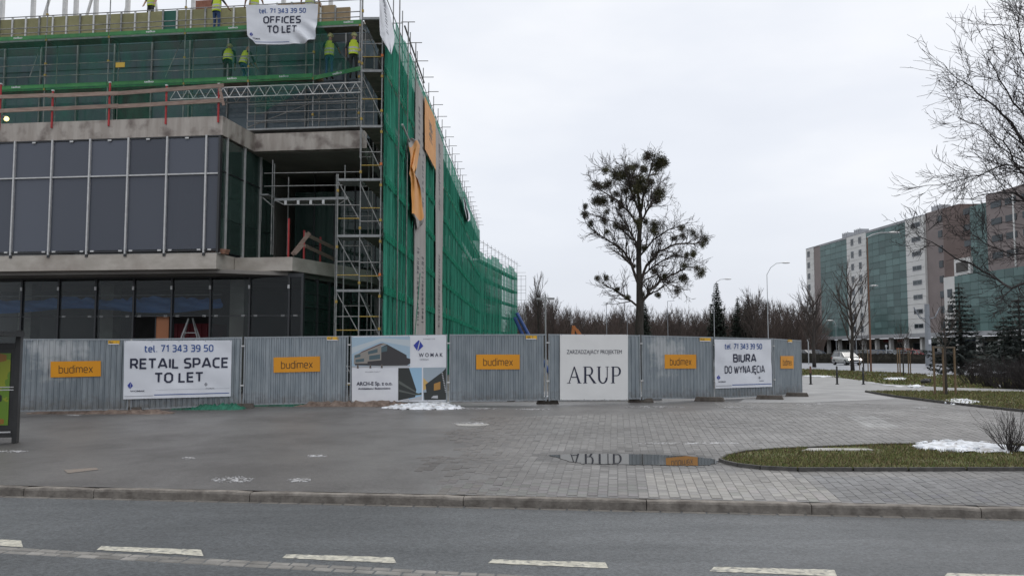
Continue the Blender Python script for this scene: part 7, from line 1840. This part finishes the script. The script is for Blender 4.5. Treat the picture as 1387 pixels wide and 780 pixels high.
guard('young tree between dark stakes near the rust brown lamp pole', [(1164.5, 501), (1169.5, 502), (1176, 503)], 474, 0, M_stake2, (1170, 502.5), M_stake)
# crow-like dark bag on the lawn, white litter
p = G(1254, 520); t = thing('dark_bag', 'crumpled black bag lying on the grass left of the staked tree', 'bag', loc=p); m = MB(); m.sphere((0, 0, .12), (.24, .16, .15), 10, 7, jit=.2); m.build('bag', M_shel, t); m = MB(); m.sphere((.2, 0, .16), (.08, .07, .12), 7, 5, jit=.2); m.build('knot', M_shel, t)
p = G(1355, 525.5); t = thing('litter', 'small white piece of litter on the grass before the low shrubs', 'litter', loc=p); m = MB(); m.sphere((0, 0, .06), (.12, .10, .08), 8, 6, jit=.25); m.build('crumpled_paper', M_white, t)
for i, x in enumerate((1095.5, 1201)):
    b = G(x, 493 if i == 0 else 492); t = thing('road_sign_pole', ['thin pale pole at the far roadside left of the young tree', 'thin pale pole before the hedge right of the silver car'][i], 'pole', loc=b); MB().tube([(0, 0, 0), (0, 0, 2.2 if i else 3.0)], .06, 6).build('pole', M_pale, t); MB().box(-.12, .12, -.03, .03, 2.0 if i else 2.7, 2.3 if i else 3.0).build('plate', M_pale, t)

# ================================================================== cars
def carpaint(name, c): return mat(name, c, rough=.25, metal=.35, coat=.6)
M_tyre = mat('tyre', (.015, .015, .015), rough=.9); M_rim = mat('rim', (.35, .35, .36), rough=.35, metal=.8); M_carglass = mat('car_glass', (.02, .025, .03), rough=.06, spec=1.0)
M_hl = mat('headlight_lit', (1, .86, .80), emit=6); M_hl0 = mat('headlight_off', (.5, .5, .5), rough=.15); M_tail = mat('tail_lamp', (.3, .01, .01), rough=.3)
def car(label, loc, rotz, paint, estate=False, lit=False, grp=None):
    t = thing('parked_car' if not lit else 'moving_car', label, 'car', loc=loc, rotz=rotz, group=grp)
    # stations along the length (x), half width, lower z, belt z, for the body shell
    st = [(-2.12, .66, .42, .70), (-2.0, .80, .26, .86), (-1.5, .85, .22, .92), (-.6, .87, .20, .93), (.5, .87, .20, .93), (1.1, .86, .21, .88), (1.7, .83, .24, .76), (2.05, .70, .28, .66), (2.14, .52, .40, .56)]
    m = MB(); vs = []; K = 8
    for (x, w, z0, z1) in st: vs += [(x, -w * .86, z0), (x, -w, z0 + .14), (x, -w * 1.0, (z0 + z1) / 2), (x, -w * .93, z1), (x, w * .93, z1), (x, w, (z0 + z1) / 2), (x, w, z0 + .14), (x, w * .86, z0)]
    n = len(st); f = [(i * K + j, (i + 1) * K + j, (i + 1) * K + (j + 1) % K, i * K + (j + 1) % K) for i in range(n - 1) for j in range(K)] + [tuple(range(K))[::-1], tuple((n - 1) * K + j for j in range(K))]
    m.add(vs, f); o = m.build('body', paint, t, smooth=True); bv = o.modifiers.new('b', 'BEVEL'); bv.width = .03; bv.segments = 2; bv.limit_method = 'ANGLE'
    rx = -1.75 if estate else -1.35; cb = [(-2.02 if estate else -1.9, .76, .90), (rx, .60, 1.40), (-.4, .60, 1.46), (.25, .59, 1.41), (1.12, .74, .90)]
    m = MB(); vs = []
    for (x, w, z) in cb: vs += [(x, -w, z), (x, w, z)]
    vb = [(x, -.80, .88) for (x, w, z) in cb] + [(x, .80, .88) for (x, w, z) in cb]; nn = len(vs); vs += vb
    f = [(2 * i, 2 * i + 2, 2 * i + 3, 2 * i + 1) for i in range(4)] + [(nn + i, nn + i + 1, 2 * i + 2, 2 * i) for i in range(4)] + [(nn + 5 + i + 1, nn + 5 + i, 2 * i + 1, 2 * i + 3) for i in range(4)]
    m.add(vs, f); m.build('cabin_glass', M_carglass, t)
    m = MB(); r_ = [(x, w, z + .012) for (x, w, z) in cb[1:4]]
    vs = []
    for (x, w, z) in r_: vs += [(x, -w - .01, z), (x, w + .01, z), (x, -w - .02, z - .07), (x, w + .02, z - .07)]
    m.add(vs, [(0, 4, 5, 1), (4, 8, 9, 5), (2, 6, 4, 0), (6, 10, 8, 4), (1, 5, 7, 3), (5, 9, 11, 7)]); m.build('roof', paint, t)
    for s_ in (-1, 1):
        for (x0, z0, w0, x1, z1, w1) in ((cb[0][0], .90, .79, rx, 1.38, .62), (-.62, .9, .81, -.55, 1.42, .62), (.3, .9, .81, .0, 1.40, .62), (1.12, .9, .77, .25, 1.39, .61)): MB().bar((x0, s_ * w0, z0), (x1, s_ * w1, z1), .06, .05).build('pillar', paint, t)
        for x in (-1.32, 1.32):
            wl_ = MB().tube([(x, s_ * .66, .31), (x, s_ * .86, .31)], .31, 16).build('tyre', M_tyre, t); MB().tube([(x, s_ * .84, .31), (x, s_ * .875, .31)], .20, 12).build('rim', M_rim, t)
        MB().sphere((2.02, s_ * .58, .62), (.10, .17, .10), 8, 6).build('headlight', M_hl if lit else M_hl0, t); MB().box(-2.1, -1.98, s_ * .70 - .08, s_ * .70 + .08, .66, .86).build('tail_light', M_tail, t); MB().box(.65, .82, s_ * .90 - .06, s_ * .90 + .06, .92, 1.04).build('mirror', paint, t)
    MB().box(2.10, 2.15, -.3, .3, .40, .5).build('grille', M_shel, t); MB().box(2.14, 2.155, -.26, .26, .33, .40).build('number_plate', M_white, t); MB().box(-2.15, -2.0, -.7, .7, .3, .42).build('bumper', M_shel, t)
    return t
p = G(1147, 494.2); car('silver hatchback with lit headlights driving on the far road', p, R(-86), carpaint('silver_paint', (.42, .42, .40)), True, True)
cl = [(1092, 'dark grey', (.08, .085, .10)), (1108, 'slate blue', (.10, .12, .16)), (1148, 'dark green', (.05, .07, .06)), (1163, 'black', (.03, .03, .035)), (1176, 'silver white', (.45, .46, .48)), (1188, 'pale grey', (.35, .37, .39)), (1197, 'dark blue', (.03, .05, .10)), (1209, 'light blue grey', (.30, .34, .38)), (1222, 'charcoal', (.05, .05, .055)), (1243, 'red', (.28, .02, .03)), (1252, 'graphite', (.06, .065, .07))]
for i, (x, cn, c) in enumerate(cl):
    D = 122 + (i % 3) * 3; b = at(x, 474, D); car('%s car parked behind the hedge %s' % (cn, ['at the left end of the row', 'second from the left end', 'behind the silver car roof', 'right of the dark green car', 'left of the pale grey car', 'beside the rust brown pole', 'right of the pale grey car', 'before the shop window', 'left of the standing figure', 'right of the standing figure', 'at the thick grey pole'][i]), (b[0], D, .25), R(-60 + (i * 37) % 40), carpaint('paint_' + cn.replace(' ', '_'), c), i % 2 == 0, grp='cars parked behind the hedge')
b = at(1236, 474, 112); person('figure in dark clothes standing between the hedge and the parked red car', (b[0], 112, .1), R(180), M_dtrou, vest=False, helmet=None, cat='person', grp=None)
# white van / snow seen under the spruces
b = at(1350, 474, 70); t = thing('snow_bank', 'pale snow bank seen under the dark spruces', 'snow bank', loc=(b[0], 70, 0)); m = MB(); m.sphere((0, 0, -.05), (2.6, 1.0, .5), 20, 8, jit=.08); m.build('snow', M_ice, t)
# blue struts and the orange excavator behind the fence
D = 60; t = thing('steel_props', 'two blue steel props leaning at the far end of the netted building', 'props', loc=at(715, 474, D)[:2] + (0,)); M_blue = mat('blue_steel', (.02, .06, .22), (.03, .08, .28), scale=2, rough=.5); ox = t.location.x
for k, (x0, y0, x1, y1) in enumerate(((700, 424, 721, 462), (697, 430, 714, 466))):
    a, b = at(x0, y0, D + 1), at(x1, y1, D); dx = (b[0] - a[0]); dz = (b[2] - a[2]); s_ = b[2] / -dz; MB().tube([(a[0] - ox, 1, a[2]), (b[0] + dx * s_ - ox, 0, 0)], .13, 8).build('prop', M_blue, t)
MB().box(1.4, 3.2, -.4, .8, 0, .12).build('base_plate', M_blue, t)
D = 75; b = at(790, 474, D); t = thing('excavator', 'orange excavator with raised arm mostly hidden behind the serif lettered banner', 'excavator', loc=(b[0], D, 0)); M_exc = mat('excavator_orange', (.42, .14, .04), (.5, .18, .05), scale=2, rough=.5)
def ex(x, y): q = at(x, y, D); return (q[0] - b[0], 0, q[2])
MB().bar(ex(790, 460), ex(781, 447), .35, .3).build('boom', M_exc, t); MB().bar(ex(781, 447), ex(776.5, 442), .28, .22).build('boom', M_exc, t); MB().bar(ex(777, 441), ex(775.5, 458), .28, .22).build('stick', M_exc, t)
MB().box(.2, 2.6, -.9, .9, .9, 1.9).build('upper_body', M_exc, t); MB().box(.2, 1.2, -.9, -.1, 1.9, 2.2).build('cab', M_carglass, t)
for s_ in (-1, 1): MB().box(-.4, 2.6, s_ * 1.0 - .25, s_ * 1.0 + .25, 0, .8).build('track', M_shel, t)
m = MB(); m.box(-1.3, -.6, -.4, .4, .1, .8); m.build('bucket', M_shel, t)
